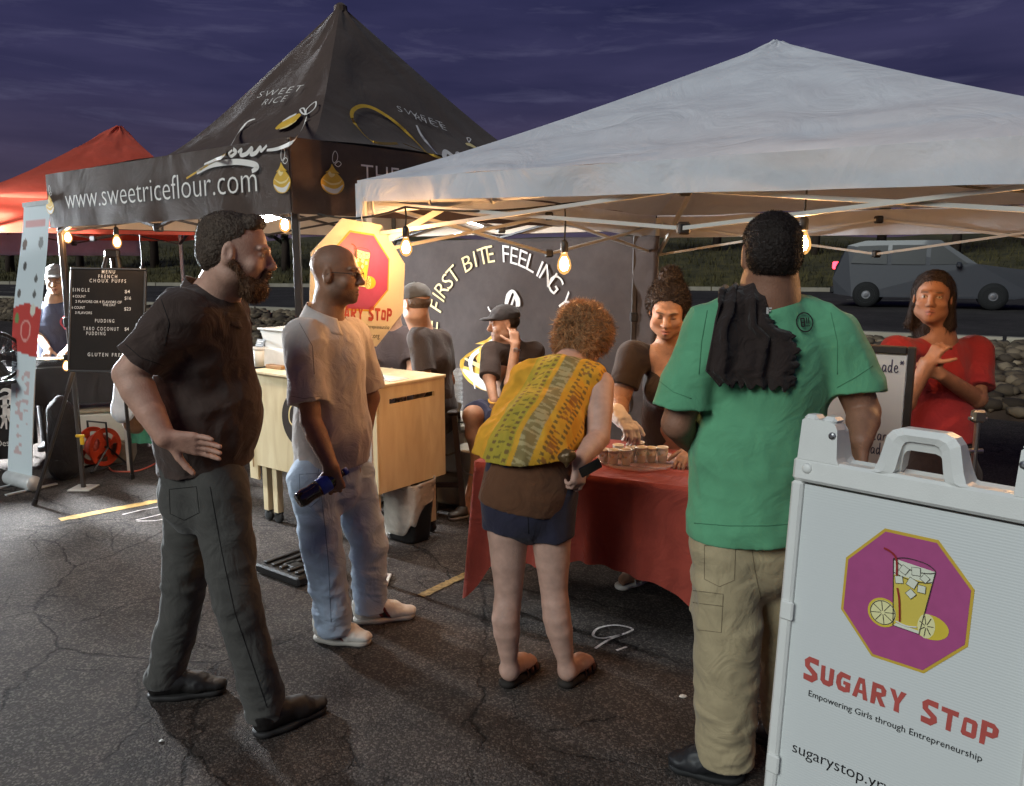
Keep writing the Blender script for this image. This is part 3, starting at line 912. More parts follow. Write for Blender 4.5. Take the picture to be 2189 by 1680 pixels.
trim_m = plain("black_plastic_trim", (0.015, 0.015, 0.016), rough=.6)
def car(rear, fx, label):
    fx = nrm(fx); fy = V(fx[1], -fx[0], 0)             # fy points to the car's right
    t = empty("car", rear + fx * 2.3, label, "car")
    b = MB(); prof = [(0.05, .35), (0.0, .75), (0.06, 1.08), (0.32, 1.62), (.75, 1.74), (2.5, 1.74), (3.35, 1.14), (4.35, 1.0), (4.62, .78), (4.66, .36), (4.2, .28), (.5, .28)]
    hexa_body(b, prof, 1.85, rear, fx, fy); b.build("body", car_paint, t)
    for s in (-1, 1):
        def sw(x, z): k = 1 - .16 * max(0, (z - .95)) / .75; return rear + fx * x + fy * s * (1.85 / 2 * k + .006) + up3 * z
        for poly in ([(.42, 1.16), (.58, 1.6), (1.3, 1.62), (1.3, 1.13)], [(1.4, 1.13), (1.4, 1.62), (2.2, 1.62), (2.2, 1.12)], [(2.3, 1.12), (2.3, 1.62), (2.52, 1.62), (3.15, 1.14)]):
            m = MB(); m.add([sw(x, z) for x, z in poly], [tuple(range(4)) if s > 0 else (3, 2, 1, 0)]); m.build("window", car_glass, t)
        for xw in (.85, 3.75):
            c = rear + fx * xw + fy * s * .84 + up3 * .34
            w = MB(); w.lathe(c - fy * s * .12, [(.22, 0), (.33, 0.02), (.345, .12), (.33, .22), (.22, .24)], 22, fy * s); wo = w.build("wheel", tyre_m, t, True)
            r = MB(); r.lathe(c + fy * s * .10, [(.02, .03), (.06, .03), (.2, .0), (.215, .025)], 22, fy * s, capt=False); r.build("rim", rim_m, wo, True)
        m = MB(); m.box(rear + fx * .04 + fy * s * .76 + up3 * 1.1, (.14, .26, .2), (fx, fy, up3), bev=.03); m.build("tail_light", tail_m, t)
        m = MB(); m.box(rear + fx * 4.48 + fy * s * .72 + up3 * .82, (.26, .36, .15), (fx, fy, up3), bev=.04); m.build("headlight", head_m, t)
        m = MB(); m.box(rear + fx * 2.95 + fy * s * 1.0 + up3 * 1.12, (.12, .2, .14), (fx, fy, up3), bev=.03); m.build("side_mirror", car_paint, t)
    m = MB(); m.box(rear + fx * .0 + up3 * .45, (.12, 1.7, .2), (fx, fy, up3), bev=.04); m.box(rear + fx * 4.64 + up3 * .42, (.12, 1.7, .2), (fx, fy, up3), bev=.04); m.build("bumper", trim_m, t)
    return t
car(at(1788, 600, 22.6) * V(1, 1, 0) + up3 * ZR, V(.88, -.47, 0), "grey SUV with lit tail lights driving on the road behind the stalls")
# two far cars show only as lamps on the left
for px, py, Y in ((592, 545, 40), (640, 547, 41)):
    pass

# ---- paint and chalk on the lot
yel = plain("worn_yellow_paint", s2l(178, 138, 56), rough=.8, var=.35, scale=18)
def ground_strip(a, b, w, name, mat, z=.004, n=24):
    a = np.array([a[0], a[1], 0]); b = np.array([b[0], b[1], 0]); d = nrm(b - a); nn = V(-d[1], d[0], 0); r = np.random.default_rng(2)
    vs = []; 
    for i in range(n + 1):
        p = lerp(a, b, i / n); e1, e2 = r.normal(size=2) * w * .05
        vs += [p + nn * (w / 2 + e1) + up3 * z, p - nn * (w / 2 + e2) + up3 * z]
    return mesh_obj(name, vs, [(2 * i, 2 * i + 1, 2 * i + 3, 2 * i + 2) for i in range(n)], mat)
tag(ground_strip(gp(128, 1112), gp(470, 1046), .085, "parking_line", yel), kind="structure")
tag(ground_strip(gp(900, 1275), gp(1010, 1222), .05, "parking_line", plain("faded_yellow_paint", s2l(128, 104, 58), rough=.85, var=.5, scale=40)), kind="structure")
chalk = plain("white_chalk", s2l(200, 190, 185), rough=.95, var=.5, scale=90)
def chalk_mark(strokes, w):
    pr = Print()
    for s in strokes:
        P = [gp(x, y)[:2] for x, y in s]; pr.curve(P, w, 6)
    o = pr.build("chalk_mark", chalk, None, lambda x, y: (x, y, .0045)); tag(o, kind="structure"); return o
chalk_mark([[(262, 1101), (300, 1092), (348, 1083)], [(290, 1113), (325, 1105), (360, 1097), (370, 1101), (340, 1113), (292, 1115)]], .014)
chalk_mark([[(1272, 1388), (1300, 1370), (1340, 1354), (1352, 1347), (1338, 1341), (1310, 1338), (1278, 1345), (1268, 1360), (1290, 1366), (1330, 1358)], [(1318, 1392), (1340, 1384)]], .012)
# ================================================================== TENTS
black_fab = fabric("black_canopy_cloth", s2l(76, 61, 53), var=.16, crease=.5, cscale=2.5, rough=.8)
cream_lin = fabric("cream_lining_cloth", s2l(206, 190, 172), var=.08, crease=.3, cscale=3)
white_fab = fabric("white_canopy_cloth", s2l(206, 207, 212), var=.05, crease=.9, cscale=3.0, rough=.75, trans=.06)
red_fab = fabric("red_canopy_cloth", s2l(214, 92, 70), var=.1, crease=.8, cscale=2.0, trans=.25)
lav_fab = fabric("lavender_tarp_cloth", s2l(170, 160, 190), var=.1, crease=.8, cscale=2.0, trans=.2)
steel_w = plain("white_steel", s2l(200, 196, 188), rough=.35, var=.05, metal=0.0)
steel_k = plain("black_steel", s2l(58, 50, 46), rough=.45, var=.08)
joint_k = plain("black_joint_plastic", (0.02, 0.018, 0.017), rough=.5)

class Canopy:
    def __init__(s, cor, peak, gpow, sag=0.0):
        s.c = [np.asarray(q, float) for q in cor]; s.p = np.asarray(peak, float); s.g = gpow; s.sag = sag
    def prof(s, t):
        if not isinstance(s.g, tuple): return t ** s.g
        t0, w = s.g; f = lambda q: w * math.log(1 + math.exp((q - t0) / w)); return (f(t) - f(0)) / (f(1) - f(0))
    def S(s, k, u, t):
        a, b = s.c[k], s.c[(k + 1) % 4]; e = lerp(a, b, u)
        x = lerp(e, s.p, t); g_ = s.prof(t)
        z = e[2] * (1 - g_) + s.p[2] * g_ - s.sag * 4 * u * (1 - u) * (1 - t) * t * 2
        return V(x[0], x[1], z)
    def N(s, k, u, t):
        e = 1e-3; du = s.S(k, min(u + e, 1), t) - s.S(k, max(u - e, 0), t); dt = s.S(k, u, min(t + e, 1)) - s.S(k, u, max(t - e, 0))
        n = nrm(np.cross(du, dt)); return n if n[2] > 0 else -n
def canopy_panels(t, C, mat, lining, nz=0.0, nsc=3.0, seed=0, thick=.006):
    for k in range(4):
        def fn(u, v, k=k):
            v = min(v, .992); p = C.S(k, u, v); n = C.N(k, u, v)
            if nz:
                edge = min(1, 6 * u, 6 * (1 - u))
                q = np.array([[u * nsc * 1.0 + k * 7.3 + seed, v * nsc * 3.2, 1.7 + k]], np.float32)
                q2 = np.array([[u * nsc * 4 + 3, v * nsc * 9 + k, 9.1]], np.float32)
                ridge = .5 - abs(float(vnoise(q)[0]))
                p = p + n * nz * edge * (ridge + .4 * float(vnoise(q2)[0]))
            return p
        o = grid_mesh("canopy_panel", fn, 34, 26, mat, t)
        if lining:
            grid_mesh("canopy_lining", lambda u, v, k=k: C.S(k, u, min(v, .985)) - C.N(k, u, min(v, .985)) * .012, 20, 14, lining, t)
def valance(t, a, b, drop0, drop1, mat, lining=None, nrm_out=None, wav=.012, seed=0, name="valance", n=40, hemw=.0):
    a = np.asarray(a, float); b = np.asarray(b, float); L = np.linalg.norm(b - a); d = (b - a) / L
    o_ = nrm_out
    def fn(u, v, off=0.0):
        p = lerp(a, b, u); dr = drop0 * (1 - u) + drop1 * u
        w = wav * v * (math.sin(u * L * 7 + seed) + .6 * math.sin(u * L * 15.3 + 2 * seed)) * min(1, 8 * u, 8 * (1 - u))
        return p - up3 * dr * v + o_ * (w + off + .006) - up3 * hemw * v * math.sin(u * L * 5 + seed)
    grid_mesh(name, lambda u, v: fn(u, v, .002), n, 6, mat, t)
    if lining: grid_mesh("valance_lining", lambda u, v: fn(u, v * .985, -.010), n, 6, lining, t)
def scissor(t, a, b, ztop, zbot, mat, n=2, off=None, name="truss_bar"):
    """a row of crossed flat bars between two legs"""
    a = np.array([a[0], a[1], 0.]); b = np.array([b[0], b[1], 0.])
    d = nrm(b - a); nn = V(-d[1], d[0], 0)
    for i in range(n):
        p = lerp(a, b, i / n); q = lerp(a, b, (i + 1) / n)
        for s, (z0, z1) in ((1, (ztop, zbot)), (-1, (zbot, ztop))):
            m = MB(); m.bar(p + up3 * z0 + nn * .012 * s, q + up3 * z1 + nn * .012 * s, .016, .028, hint=nn)
            m.build(name, mat, t)
        if i < n - 1:
            m = MB(); m.box(q + up3 * zbot, (.05, .05, .05), bev=.008); m.build("truss_joint", joint_k, t)
            m = MB(); m.box(q + up3 * ztop, (.05, .05, .05), bev=.008); m.build("truss_joint", joint_k, t)
def pole(t, p, z, mat, w=.036, foot=True):
    m = MB(); m.box(V(p[0], p[1], z * .28), (w * .78, w * .78, z * .56), bev=.004); m.box(V(p[0], p[1], z * .72), (w, w, z * .56), bev=.004); o = m.build("pole", mat, t)
    if foot:
        m = MB(); m.box(V(p[0], p[1], .007), (.16, .16, .012), bev=.003); m.build("foot_plate", steel_w, o)
    m = MB(); m.box(V(p[0], p[1], z * .56), (w * 1.5, w * 1.5, .07), bev=.006); m.build("slide_lock", joint_k, o)

# ---------- black tent with printed canopy
BA, BB = V(-1.07, 4.0, 0), V(-3.21, 5.71, 0)
BC, BD = V(1.0, 6.24, 0), V(-1.14, 7.95, 0)
ZE, ZB = 2.24, 1.88
bt = empty("canopy_tent", (BA + BB + BC + BD) / 4, "black peaked pop-up tent with white and gold lettering on its roof and valance", "tent")
bpk = at(728, 10, 6.0)
BCN = Canopy([BB + up3 * ZE, BA + up3 * ZE, BC + up3 * ZE, BD + up3 * ZE], bpk, (.36, .085))
canopy_panels(bt, BCN, black_fab, cream_lin, nz=.02, nsc=2.2)
bc_c = (BA + BB + BC + BD) / 4
def outn(a, b, c):
    d = nrm((b - a) * V(1, 1, 0)); n = V(d[1], -d[0], 0); return n if n @ ((a + b) / 2 - c) > 0 else -n
corB = [BB, BA, BC, BD]
NBf = outn(BB, BA, bc_c); NBr = outn(BA, BC, bc_c)
for i in range(4):
    a, b = corB[i], corB[(i + 1) % 4]
    valance(bt, a + up3 * ZE, b + up3 * ZE, ZE - ZB, ZE - ZB, black_fab, cream_lin, outn(a, b, bc_c), wav=.004, seed=i)
for q in corB: pole(bt, q + nrm(bc_c - q) * .06, ZE - .05, steel_k)
for i in range(4):
    a, b = corB[i], corB[(i + 1) % 4]; k = .06
    scissor(bt, a + nrm(bc_c - a) * k, b + nrm(bc_c - b) * k, ZE - .12, ZB - .03, steel_k)
m = MB(); m.rod(bpk - up3 * .5, bpk - up3 * .02, .02); m.lathe(bpk - up3 * .05, [(.05, 0), (.045, .04), (.02, .06)], 12); m.build("peak_cap", black_fab, bt)
# print on the tent
pr_white = plain("white_print", s2l(232, 226, 218), rough=.7, var=.05)
pr_gold = plain("gold_print", s2l(222, 176, 62), rough=.6, var=.12, scale=20)
pr_pale = plain("pale_gold_print", s2l(238, 214, 150), rough=.6, var=.05)
PM = [pr_white, pr_gold, pr_pale]
def puff(P, x, y, h, rot=0.0, leaf=True, sx=1.3):
    """a cream puff drop with swirl bands and two leaf outlines; x, y = bottom centre"""
    w = h * .36 * sx; cr, sr = math.cos(rot), math.sin(rot)
    def R(q): return [(x + (a * w) * cr - (b * h) * sr, y + (a * w) * sr + (b * h) * cr) for a, b in q]
    out = []
    for i in range(29):
        a = -math.pi / 2 + 2 * math.pi * i / 28; r = 1.0
        px_, py_ = math.cos(a), math.sin(a)
        yy = .36 + .36 * py_ if py_ < .2 else .36 + .36 * .2 + (py_ - .2) / .8 * .36
        xx = px_ * (1.0 if py_ < .2 else (1 - ((py_ - .2) / .8) ** 1.3 * .45))
        out.append((xx, yy))
    out = [q for q in out]
    P.cur = 1; P.poly(R([(a, b) for a, b in out if b < .745])); P.poly(R([(.62, .7), (.3, .80), (-.02, .99), (-.12, .88), (-.3, .78), (-.62, .7)]))
    P.cur = 0
    P.curve(R([(-.92, .30), (-.4, .15), (.3, .12), (.9, .34)]), [w * .05, w * .3, w * .34, w * .05], 6)
    P.cur = 2
    P.curve(R([(-.85, .48), (-.2, .34), (.5, .38), (.8, .5)]), [w * .03, w * .14, w * .14, w * .03], 6)
    P.curve(R([(-.3, .72), (-.1, .62), (.2, .66)]), [w * .22, w * .3, w * .1], 6)
    if leaf:
        P.cur = 0; lw = h * .022
        P.curve(R([(.15, 1.02), (.05, 1.12), (.1, 1.3), (.3, 1.42), (.5, 1.3), (.42, 1.12), (.15, 1.02)]), lw, 5)
        P.curve(R([(.22, .98), (.5, .92), (.78, 1.02), (.55, 1.1), (.22, .98)]), lw, 5)
LBf = np.linalg.norm(BA - BB); LBr = np.linalg.norm(BC - BA)
def on_front(x, y): p = lerp(BB, BA, x / LBf); return p + up3 * (ZB + y) + NBf * .020
def on_right(x, y): p = lerp(BA, BC, x / LBr); return p + up3 * (ZB + y) + NBr * .020
P = Print(); P.cur = 0
def fx_on(px, py):      # metres along the front valance under a bearing
    h_ = on_plane(px, py, BA, NBf); return np.linalg.norm((h_ - BB)[:2]), h_[2] - ZB
x0, y0 = fx_on(148, 447); x1, y1 = fx_on(557, 410)
P.text("www.sweetriceflour.com", x0, .5 * (y0 + y1), .135, w=x1 - x0, offset=-.012)
P.build("valance_lettering", None, bt, on_front, mats=PM)
for px, py, hh in ((115, 458, .135), (611, 414, .150)):
    P = Print(); a_, b_ = fx_on(px, py); puff(P, a_, b_, hh); P.build("cream_puff_print", None, bt, on_front, mats=PM, lift=NBf * 2)
P = Print()
def rx_on(px, py): h_ = on_plane(px, py, BA, NBr); return np.linalg.norm((h_ - BA)[:2]), h_[2] - ZB
a_, b_ = rx_on(707, 416); puff(P, a_, b_, .150); P.build("cream_puff_print", None, bt, on_right, mats=PM, lift=NBr * 2); P = Print()
a_, b_ = rx_on(768, 392); P.cur = 0; P.text("THE FIRST BITE FEELING YOU WILL LOVE", a_, .17, .10, offset=-.012)
P.build("valance_lettering", None, bt, on_right, mats=PM)
# roof prints: find (u, t) on a panel under a bearing by a small search
def roof_uv(C, k, px, py):
    best = None; r = ray(px, py); r = r / np.linalg.norm(r)
    lo_u, hi_u, lo_t, hi_t = 0, 1, 0, .98
    for it in range(6):
        for u in np.linspace(lo_u, hi_u, 12):
            for t in np.linspace(lo_t, hi_t, 12):
                d = C.S(k, u, t) - EYE; e = np.linalg.norm(np.cross(d, r)) / np.linalg.norm(d)
                if best is None or e < best[0]: best = (e, u, t)
        du, dt = (hi_u - lo_u) / 5, (hi_t - lo_t) / 5
        lo_u, hi_u = max(0, best[1] - du), min(1, best[1] + du); lo_t, hi_t = max(0, best[2] - dt), min(.98, best[2] + dt)
    return best[1], best[2]
def roof_local(C, k):
    """metric-like coordinates on a panel: x along the eave, y up the slope, warped with the cloth"""
    L = np.linalg.norm(C.c[(k + 1) % 4] - C.c[k])
    def to3(x, y):
        t = min(max(y, 0), .97); u = .5 + (x / L - .5) ; n = C.N(k, min(max(u, .01), .99), t)
        return C.S(k, min(max(u, 0), 1), t) + n * .03
    return L, to3
L0, F0 = roof_local(BCN, 0)
def q0(px, py): u, t = roof_uv(BCN, 0, px, py); return (u * L0, t)
P = Print(); P.cur = 0
lw = .018
def strokes(P, q, lst):
    for c, w, pts in lst:
        P.cur = c; pp = [q(*p) for p in pts]; P.curve(pp, w, 8)
def roof_stroke(C, k, lst, name):
    """strokes given by bearings; built as ribbons on the cloth"""
    vs, fs, ms = [], [], []
    for c, w, pts in lst:
        Pn = []; nns = []
        for p in pts:
            vn = NBf if k == 0 else NBr; h_ = on_plane(p[0], p[1], BA, vn)
            if ZB < h_[2] < ZE + .01: Pn.append(h_ + vn * .026); nns.append(vn)
            else: a = roof_uv(C, k, *p); Pn.append(C.S(k, *a) + C.N(k, *a) * .03); nns.append(C.N(k, *a))
        Pn = np.array(Pn)
        out = []; n = len(Pn)
        for i in range(n - 1):
            p0, p1, p2, p3 = Pn[max(i - 1, 0)], Pn[i], Pn[i + 1], Pn[min(i + 2, n - 1)]
            for s in range(8):
                t = s / 8; out.append(.5 * (2 * p1 + (p2 - p0) * t + (2 * p0 - 5 * p1 + 4 * p2 - p3) * t * t + (3 * p1 - p0 - 3 * p2 + p3) * t ** 3))
        out.append(Pn[-1]); nn = nrm(np.mean(nns, 0))
        o = len(vs); m_ = len(out)
        wk = w if hasattr(w, '__len__') else [w, w]
        for i, p in enumerate(out):
            d = out[min(i + 1, m_ - 1)] - out[max(i - 1, 0)]; s = nrm(np.cross(nn, d)) * np.interp(i / (m_ - 1), np.linspace(0, 1, len(wk)), wk) / 2
            vs += [p + s, p - s]
        for i in range(m_ - 1): fs.append((o + 2 * i, o + 2 * i + 1, o + 2 * i + 3, o + 2 * i + 2)); ms.append(c)
    return mesh_obj(name, vs, fs, None, bt, mats=PM, fmat=ms)
def roof_text(C, k, s, pa, pb, h, name):
    """text whose baseline runs between two bearings on the panel"""
    a, b = roof_uv(C, k, *pa), roof_uv(C, k, *pb); A_, B_ = C.S(k, *a), C.S(k, *b); e = (B_ - A_); L = np.linalg.norm(e); e = e / L
    n = C.N(k, (a[0] + b[0]) / 2, (a[1] + b[1]) / 2); upv = np.cross(n, e); upv = upv if upv[2] > 0 else -upv
    v, f = text2d(s, offset=-.02, spacing=1.25); lo, hi = v.min(0), v.max(0)
    def fn(q): return A_ + e * (q[0] - lo[0]) / (hi[0] - lo[0]) * L + upv * q[1] / .7 * h + n * .035
    return mesh_obj(name, [fn(q) for q in v], f, pr_white, bt)
roof_stroke(BCN, 0, [
    (0, [.006, .03, .012], [(552, 262), (534, 270), (512, 298), (492, 330), (470, 342), (446, 352)]),
    (1, .010, [(478, 342), (450, 356), (424, 372), (408, 382)]), (1, .010, [(494, 330), (462, 348), (436, 366)]),
    (0, [.02, .03, .03, .02], [(430, 370), (462, 354), (510, 347), (548, 351), (560, 358), (548, 367)]),
    (0, [.010, .022], [(506, 322), (498, 330), (504, 335), (514, 326), (508, 320)]),
    (0, [.012, .022, .022, .012], [(518, 327), (526, 320), (524, 332), (536, 330), (548, 318), (546, 330), (556, 328), (566, 316), (568, 324), (580, 312)]),
    (0, [.012, .028, .012], [(580, 322), (606, 318), (640, 300), (656, 276), (662, 258)]),
    (0, .010, [(660, 254), (662, 242), (674, 230), (682, 226), (680, 238), (670, 248), (660, 254)]), (0, .010, [(660, 254), (652, 250), (648, 242), (656, 240), (660, 254)]),
    (1, [.03, .09, .13, .11, .04], [(596, 285), (605, 279), (620, 270), (635, 262), (648, 252)]),
    (2, [.01, .03, .02], [(604, 285), (622, 278), (640, 266)]), (0, [.01, .03, .02], [(610, 268), (624, 260), (640, 252)]),
], "roof_lettering")
roof_text(BCN, 0, "SWEET", (556, 218), (648, 204), .06, "roof_lettering")
roof_text(BCN, 0, "RICE", (566, 234), (614, 226), .06, "roof_lettering")
roof_stroke(BCN, 1, [
    (1, [.02, .03, .02], [(847, 316), (800, 306), (760, 280), (748, 258), (752, 242), (772, 234), (800, 242), (840, 268), (880, 306), (930, 352), (960, 366), (968, 362), (950, 346), (908, 328), (858, 316)]),
    (0, [.015, .035, .03, .02], [(886, 275), (896, 296), (916, 322), (944, 346), (958, 346), (944, 338), (954, 330), (968, 338), (980, 334), (992, 340), (1010, 338)]),
    (0, .014, [(978, 350), (1000, 346), (1030, 352), (1056, 362)]),
    (0, .012, [(1010, 338), (1028, 340), (1048, 350), (1062, 352), (1040, 336), (1016, 322)]),
    (2, [.02, .05, .03], [(992, 316), (1002, 318), (1016, 326)]), (0, .008, [(998, 312), (994, 302), (1002, 304), (998, 312)]),
], "roof_lettering")
roof_text(BCN, 1, "SWEET", (846, 246), (944, 282), .06, "roof_lettering")
roof_text(BCN, 1, "RICE", (884, 264), (950, 288), .06, "roof_lettering")

# ---------- black printed backdrop hung across the back of that tent
backdrop_fab = fabric("backdrop_cloth", s2l(72, 63, 60), var=.14, crease=.5, cscale=2.2)
KA, KB = BC + V(.12, -.10, 0), BD + V(.05, -.04, 0)
KN = outn(KA, KB, bc_c) * -1.0        # faces the camera
LK = np.linalg.norm(KB - KA)
bd = empty("backdrop", (KA + KB) / 2, "black fabric backdrop printed with a ring of words around a cream puff", "backdrop")
def bk(u, v):
    p = lerp(KB, KA, u); z = .06 + 1.78 * v
    w = .018 * math.sin(u * 19 + 2 * math.sin(v * 5)) * (1 - .5 * v) + .012 * math.sin(v * 16 + u * 7) + .008 * math.sin(v * 41 + u * 13)
    return p + up3 * z + KN * (w + .05)
grid_mesh("cloth", bk, 60, 40, backdrop_fab, bd, thick=.004)
def kx_on(px, py): h_ = on_plane(px, py, KA + KN * .05, KN); return np.linalg.norm((h_ - KB)[:2]), h_[2]
def on_back(x, y): u = x / LK; v = (y - .06) / 1.78; return bk(u, v) + KN * .012
P = Print(); cx_, cy_ = kx_on(1066, 748); rx_, ry_ = kx_on(1215, 690); tx_, ty_ = kx_on(1044, 560)
Rr = ty_ - cy_
msg = "THE FIRST BITE FEELING YOU WILL LOVE"
P.cur = 1
def circ(sub, i0, c):
    P.cur = c
    for i, ch in enumerate(sub):
        if ch != ' ': P.arc_text(ch, cx_, cy_, Rr, math.radians(90 + 6.45 * (14 - i0 - i)), 0, .150, offset=-.005)
circ("THE FIRST BITE", 0, 2); circ("FEELING YOU WILL LOVE", 15, 0)
P.build("ring_lettering", None, bd, on_back, mats=PM)
P = Print()
a_, b_ = kx_on(1068, 842); c_, d_ = kx_on(1068, 694); hh = (d_ - b_)
puff(P, a_, b_, hh, leaf=False, sx=2.0)
P.cur = 0
l0 = lambda *q: [kx_on(*p) for p in q]
P.curve(l0((1086, 655), (1090, 632), (1100, 622), (1108, 640), (1112, 655)), [.03, .05, .02, .05, .02], 6)
P.curve(l0((1096, 655), (1104, 630), (1108, 655)), .02, 6)
P.curve(l0((1050, 655), (1054, 664), (1062, 664), (1070, 654)), .014, 6)
P.curve(l0((1020, 830), (1012, 770), (1030, 745), (1062, 720)), [.01, .05, .03, .01], 6)
P.build("cream_puff_print", None, bd, on_back, mats=PM, lift=KN * 3)

# ---------- white tent on the right
WA, WB, WC, WD = V(-.74, 3.98, 0), V(2.05, 2.45, 0), V(3.9, 4.85, 0), V(1.12, 6.35, 0)
wt = empty("canopy_tent", (WA + WB + WC + WD) / 4, "white pop-up tent over the lemonade table, lit amber inside", "tent")
wpk = at(1665, 88, 4.4)
zt = {0: 2.03, 1: 2.03, 2: 1.98, 3: 1.98}
WCN = Canopy([WA + up3 * 2.035, WB + up3 * 2.05, WC + up3 * 2.0, WD + up3 * 2.0], wpk, 1.12, sag=.03)
canopy_panels(wt, WCN, white_fab, None, nz=.035, nsc=2.6, seed=4)
wc_c = (WA + WB + WC + WD) / 4; corW = [WA, WB, WC, WD]
zc = [2.035, 2.05, 2.0, 2.0]; dz = [.095, .16, .17, .17]
for i in range(4):
    a, b = corW[i], corW[(i + 1) % 4]
    valance(wt, a + up3 * zc[i], b + up3 * zc[(i + 1) % 4], dz[i] if i != 0 else .10, dz[(i + 1) % 4], white_fab, None, outn(a, b, wc_c), wav=.016, seed=i + 3)
# rolled lower band tied to the front bar at the left end
fdW = nrm(WB - WA)
def band(u, v):
    p = WA + fdW * (.0 + 1.35 * u) + up3 * (1.985 - .02 * u) + nrm(V(-fdW[1], fdW[0], 0)) * (.06 + .04 * u)
    a = 2 * math.pi * v; hgt = .062 * (1 - .75 * u); return p + up3 * (hgt * math.sin(a) - .05 * (1 - u)) + V(-fdW[1], fdW[0], 0) * .022 * math.cos(a)
grid_mesh("rolled_valance", band, 16, 10, white_fab, wt)
for f_ in (.04, .28, .52):
    m = MB(); p = [np.asarray(band(f_, q / 10)) * 1.0 for q in range(10)]
    c = sum(p) / len(p); m.tube([c + (q - c) * 1.12 for q in p], .006, 5, closed=True); m.build("hook_strap", steel_w, wt)
def corner_flap(u, v):
    o = outn(WA, WB, wc_c) * .012 + outn(WD, WA, wc_c) * .012
    a = WA + nrm(WD - WA) * .10; b = WA + fdW * .04
    p = lerp(a, WA, u * 2) if u < .5 else lerp(WA, b, u * 2 - 1)
    return p + o + up3 * (2.02 - .20 * v)
grid_mesh("corner_flap", corner_flap, 8, 4, white_fab, wt)
for q in corW: pole(wt, q + nrm(wc_c - q) * .02, 1.98, steel_w, .034)
for i in range(4):
    a, b = corW[i], corW[(i + 1) % 4]; a = a + nrm(wc_c - a) * .07; b = b + nrm(wc_c - b) * .07
    scissor(wt, a, b, 1.93, 1.70 if i != 0 else 1.78, steel_w)
for i in range(4):
    a = corW[i] + nrm(wc_c - corW[i]) * .07
    m = MB(); m.bar(V(a[0], a[1], 1.72), lerp(V(a[0], a[1], 1.95), wpk - up3 * .1, .52), .02, .03); m.bar(lerp(V(a[0], a[1], 1.95), wpk - up3 * .1, .5), wpk - up3 * .12, .018, .026); m.build("roof_strut", steel_w, wt)
m = MB(); m.rod(wpk - up3 * .75, wpk - up3 * .05, .02); m.build("center_post", steel_w, wt)

# ---------- red tent of the neighbouring stall, far left
rpk = at(255, 268, 8.6)
RA, RB, RC, RD = V(-2.75, 8.05, 0), V(-4.9, 6.9, 0), V(-6.3, 9.2, 0), V(-4.1, 10.2, 0)
rpk = V(rpk[0], rpk[1], rpk[2])
rt_ = empty("canopy_tent", (RA + RB + RC + RD) / 4, "red pop-up tent of the noodle stall behind the black tent", "tent")
RCN = Canopy([RB + up3 * 2.2, RA + up3 * 2.2, RD + up3 * 2.2, RC + up3 * 2.2], rpk, (.20, .12))
canopy_panels(rt_, RCN, red_fab, None, nz=.03, nsc=2.4, seed=9)
corR = [RB, RA, RD, RC]; rc_c = (RA + RB + RC + RD) / 4
for i in range(4):
    a, b = corR[i], corR[(i + 1) % 4]
    valance(rt_, a + up3 * 2.2, b + up3 * 2.2, .3, .3, red_fab, None, outn(a, b, rc_c), wav=.012, seed=i + 8)
    scissor(rt_, a + nrm(rc_c - a) * .06, b + nrm(rc_c - b) * .06, 2.1, 1.86, steel_k)
for q in corR: pole(rt_, q + nrm(rc_c - q) * .06, 2.15, steel_w)
# lavender tarp wall across the back of the red tent
tw = grid_mesh("tarp_wall", lambda u, v: lerp(RC + V(.1, -.12, 0), RD + V(-.5, -.12, 0), u) + up3 * (1.72 + .36 * v) + V(0, -.02 * math.sin(u * 17), 0), 30, 6, lav_fab, None, thick=.004, org=(RC + RD) / 2)
tag(tw, "lavender tarp strip hung along the back of the red tent", "tarp")
# ================================================================== STRING LIGHTS AND LAMPS
bulb_m = glow("warm_bulb_glass", (1.0, .60, .30), 1700.0)
bulb_f = glow("soft_warm_bulb_glass", (1.0, .64, .34), 420.0)
cool_m = glow("cool_bulb_glass", (.9, .95, 1.0), 160.0)
tube_m = glow("cool_led_tube", (1.0, .96, .90), 330.0)
wire_m = plain("black_wire", (0.012, .011, .010), rough=.6)
amb_m, n_, l_, b_ = new_mat("amber_bulb_glass"); n_.remove(b_)
tr_ = n_.new("ShaderNodeBsdfTransparent"); setc(tr_.inputs[0], (1, .86, .66)); em_ = n_.new("ShaderNodeEmission"); setc(em_.inputs[0], (1.0, .50, .16)); em_.inputs[1].default_value = 1.5
ms_ = n_.new("ShaderNodeMixShader"); ms_.inputs[0].default_value = .55; l_.new(tr_.outputs[0], ms_.inputs[1]); l_.new(em_.outputs[0], ms_.inputs[2]); l_.new(ms_.outputs[0], n_["Material Output"].inputs[0])
sock_m = plain("black_lamp_socket", (0.014, .013, .012), rough=.45)
tote_glass = glow('frosted_cool_glass', (.9, .95, 1.0), 6.0)
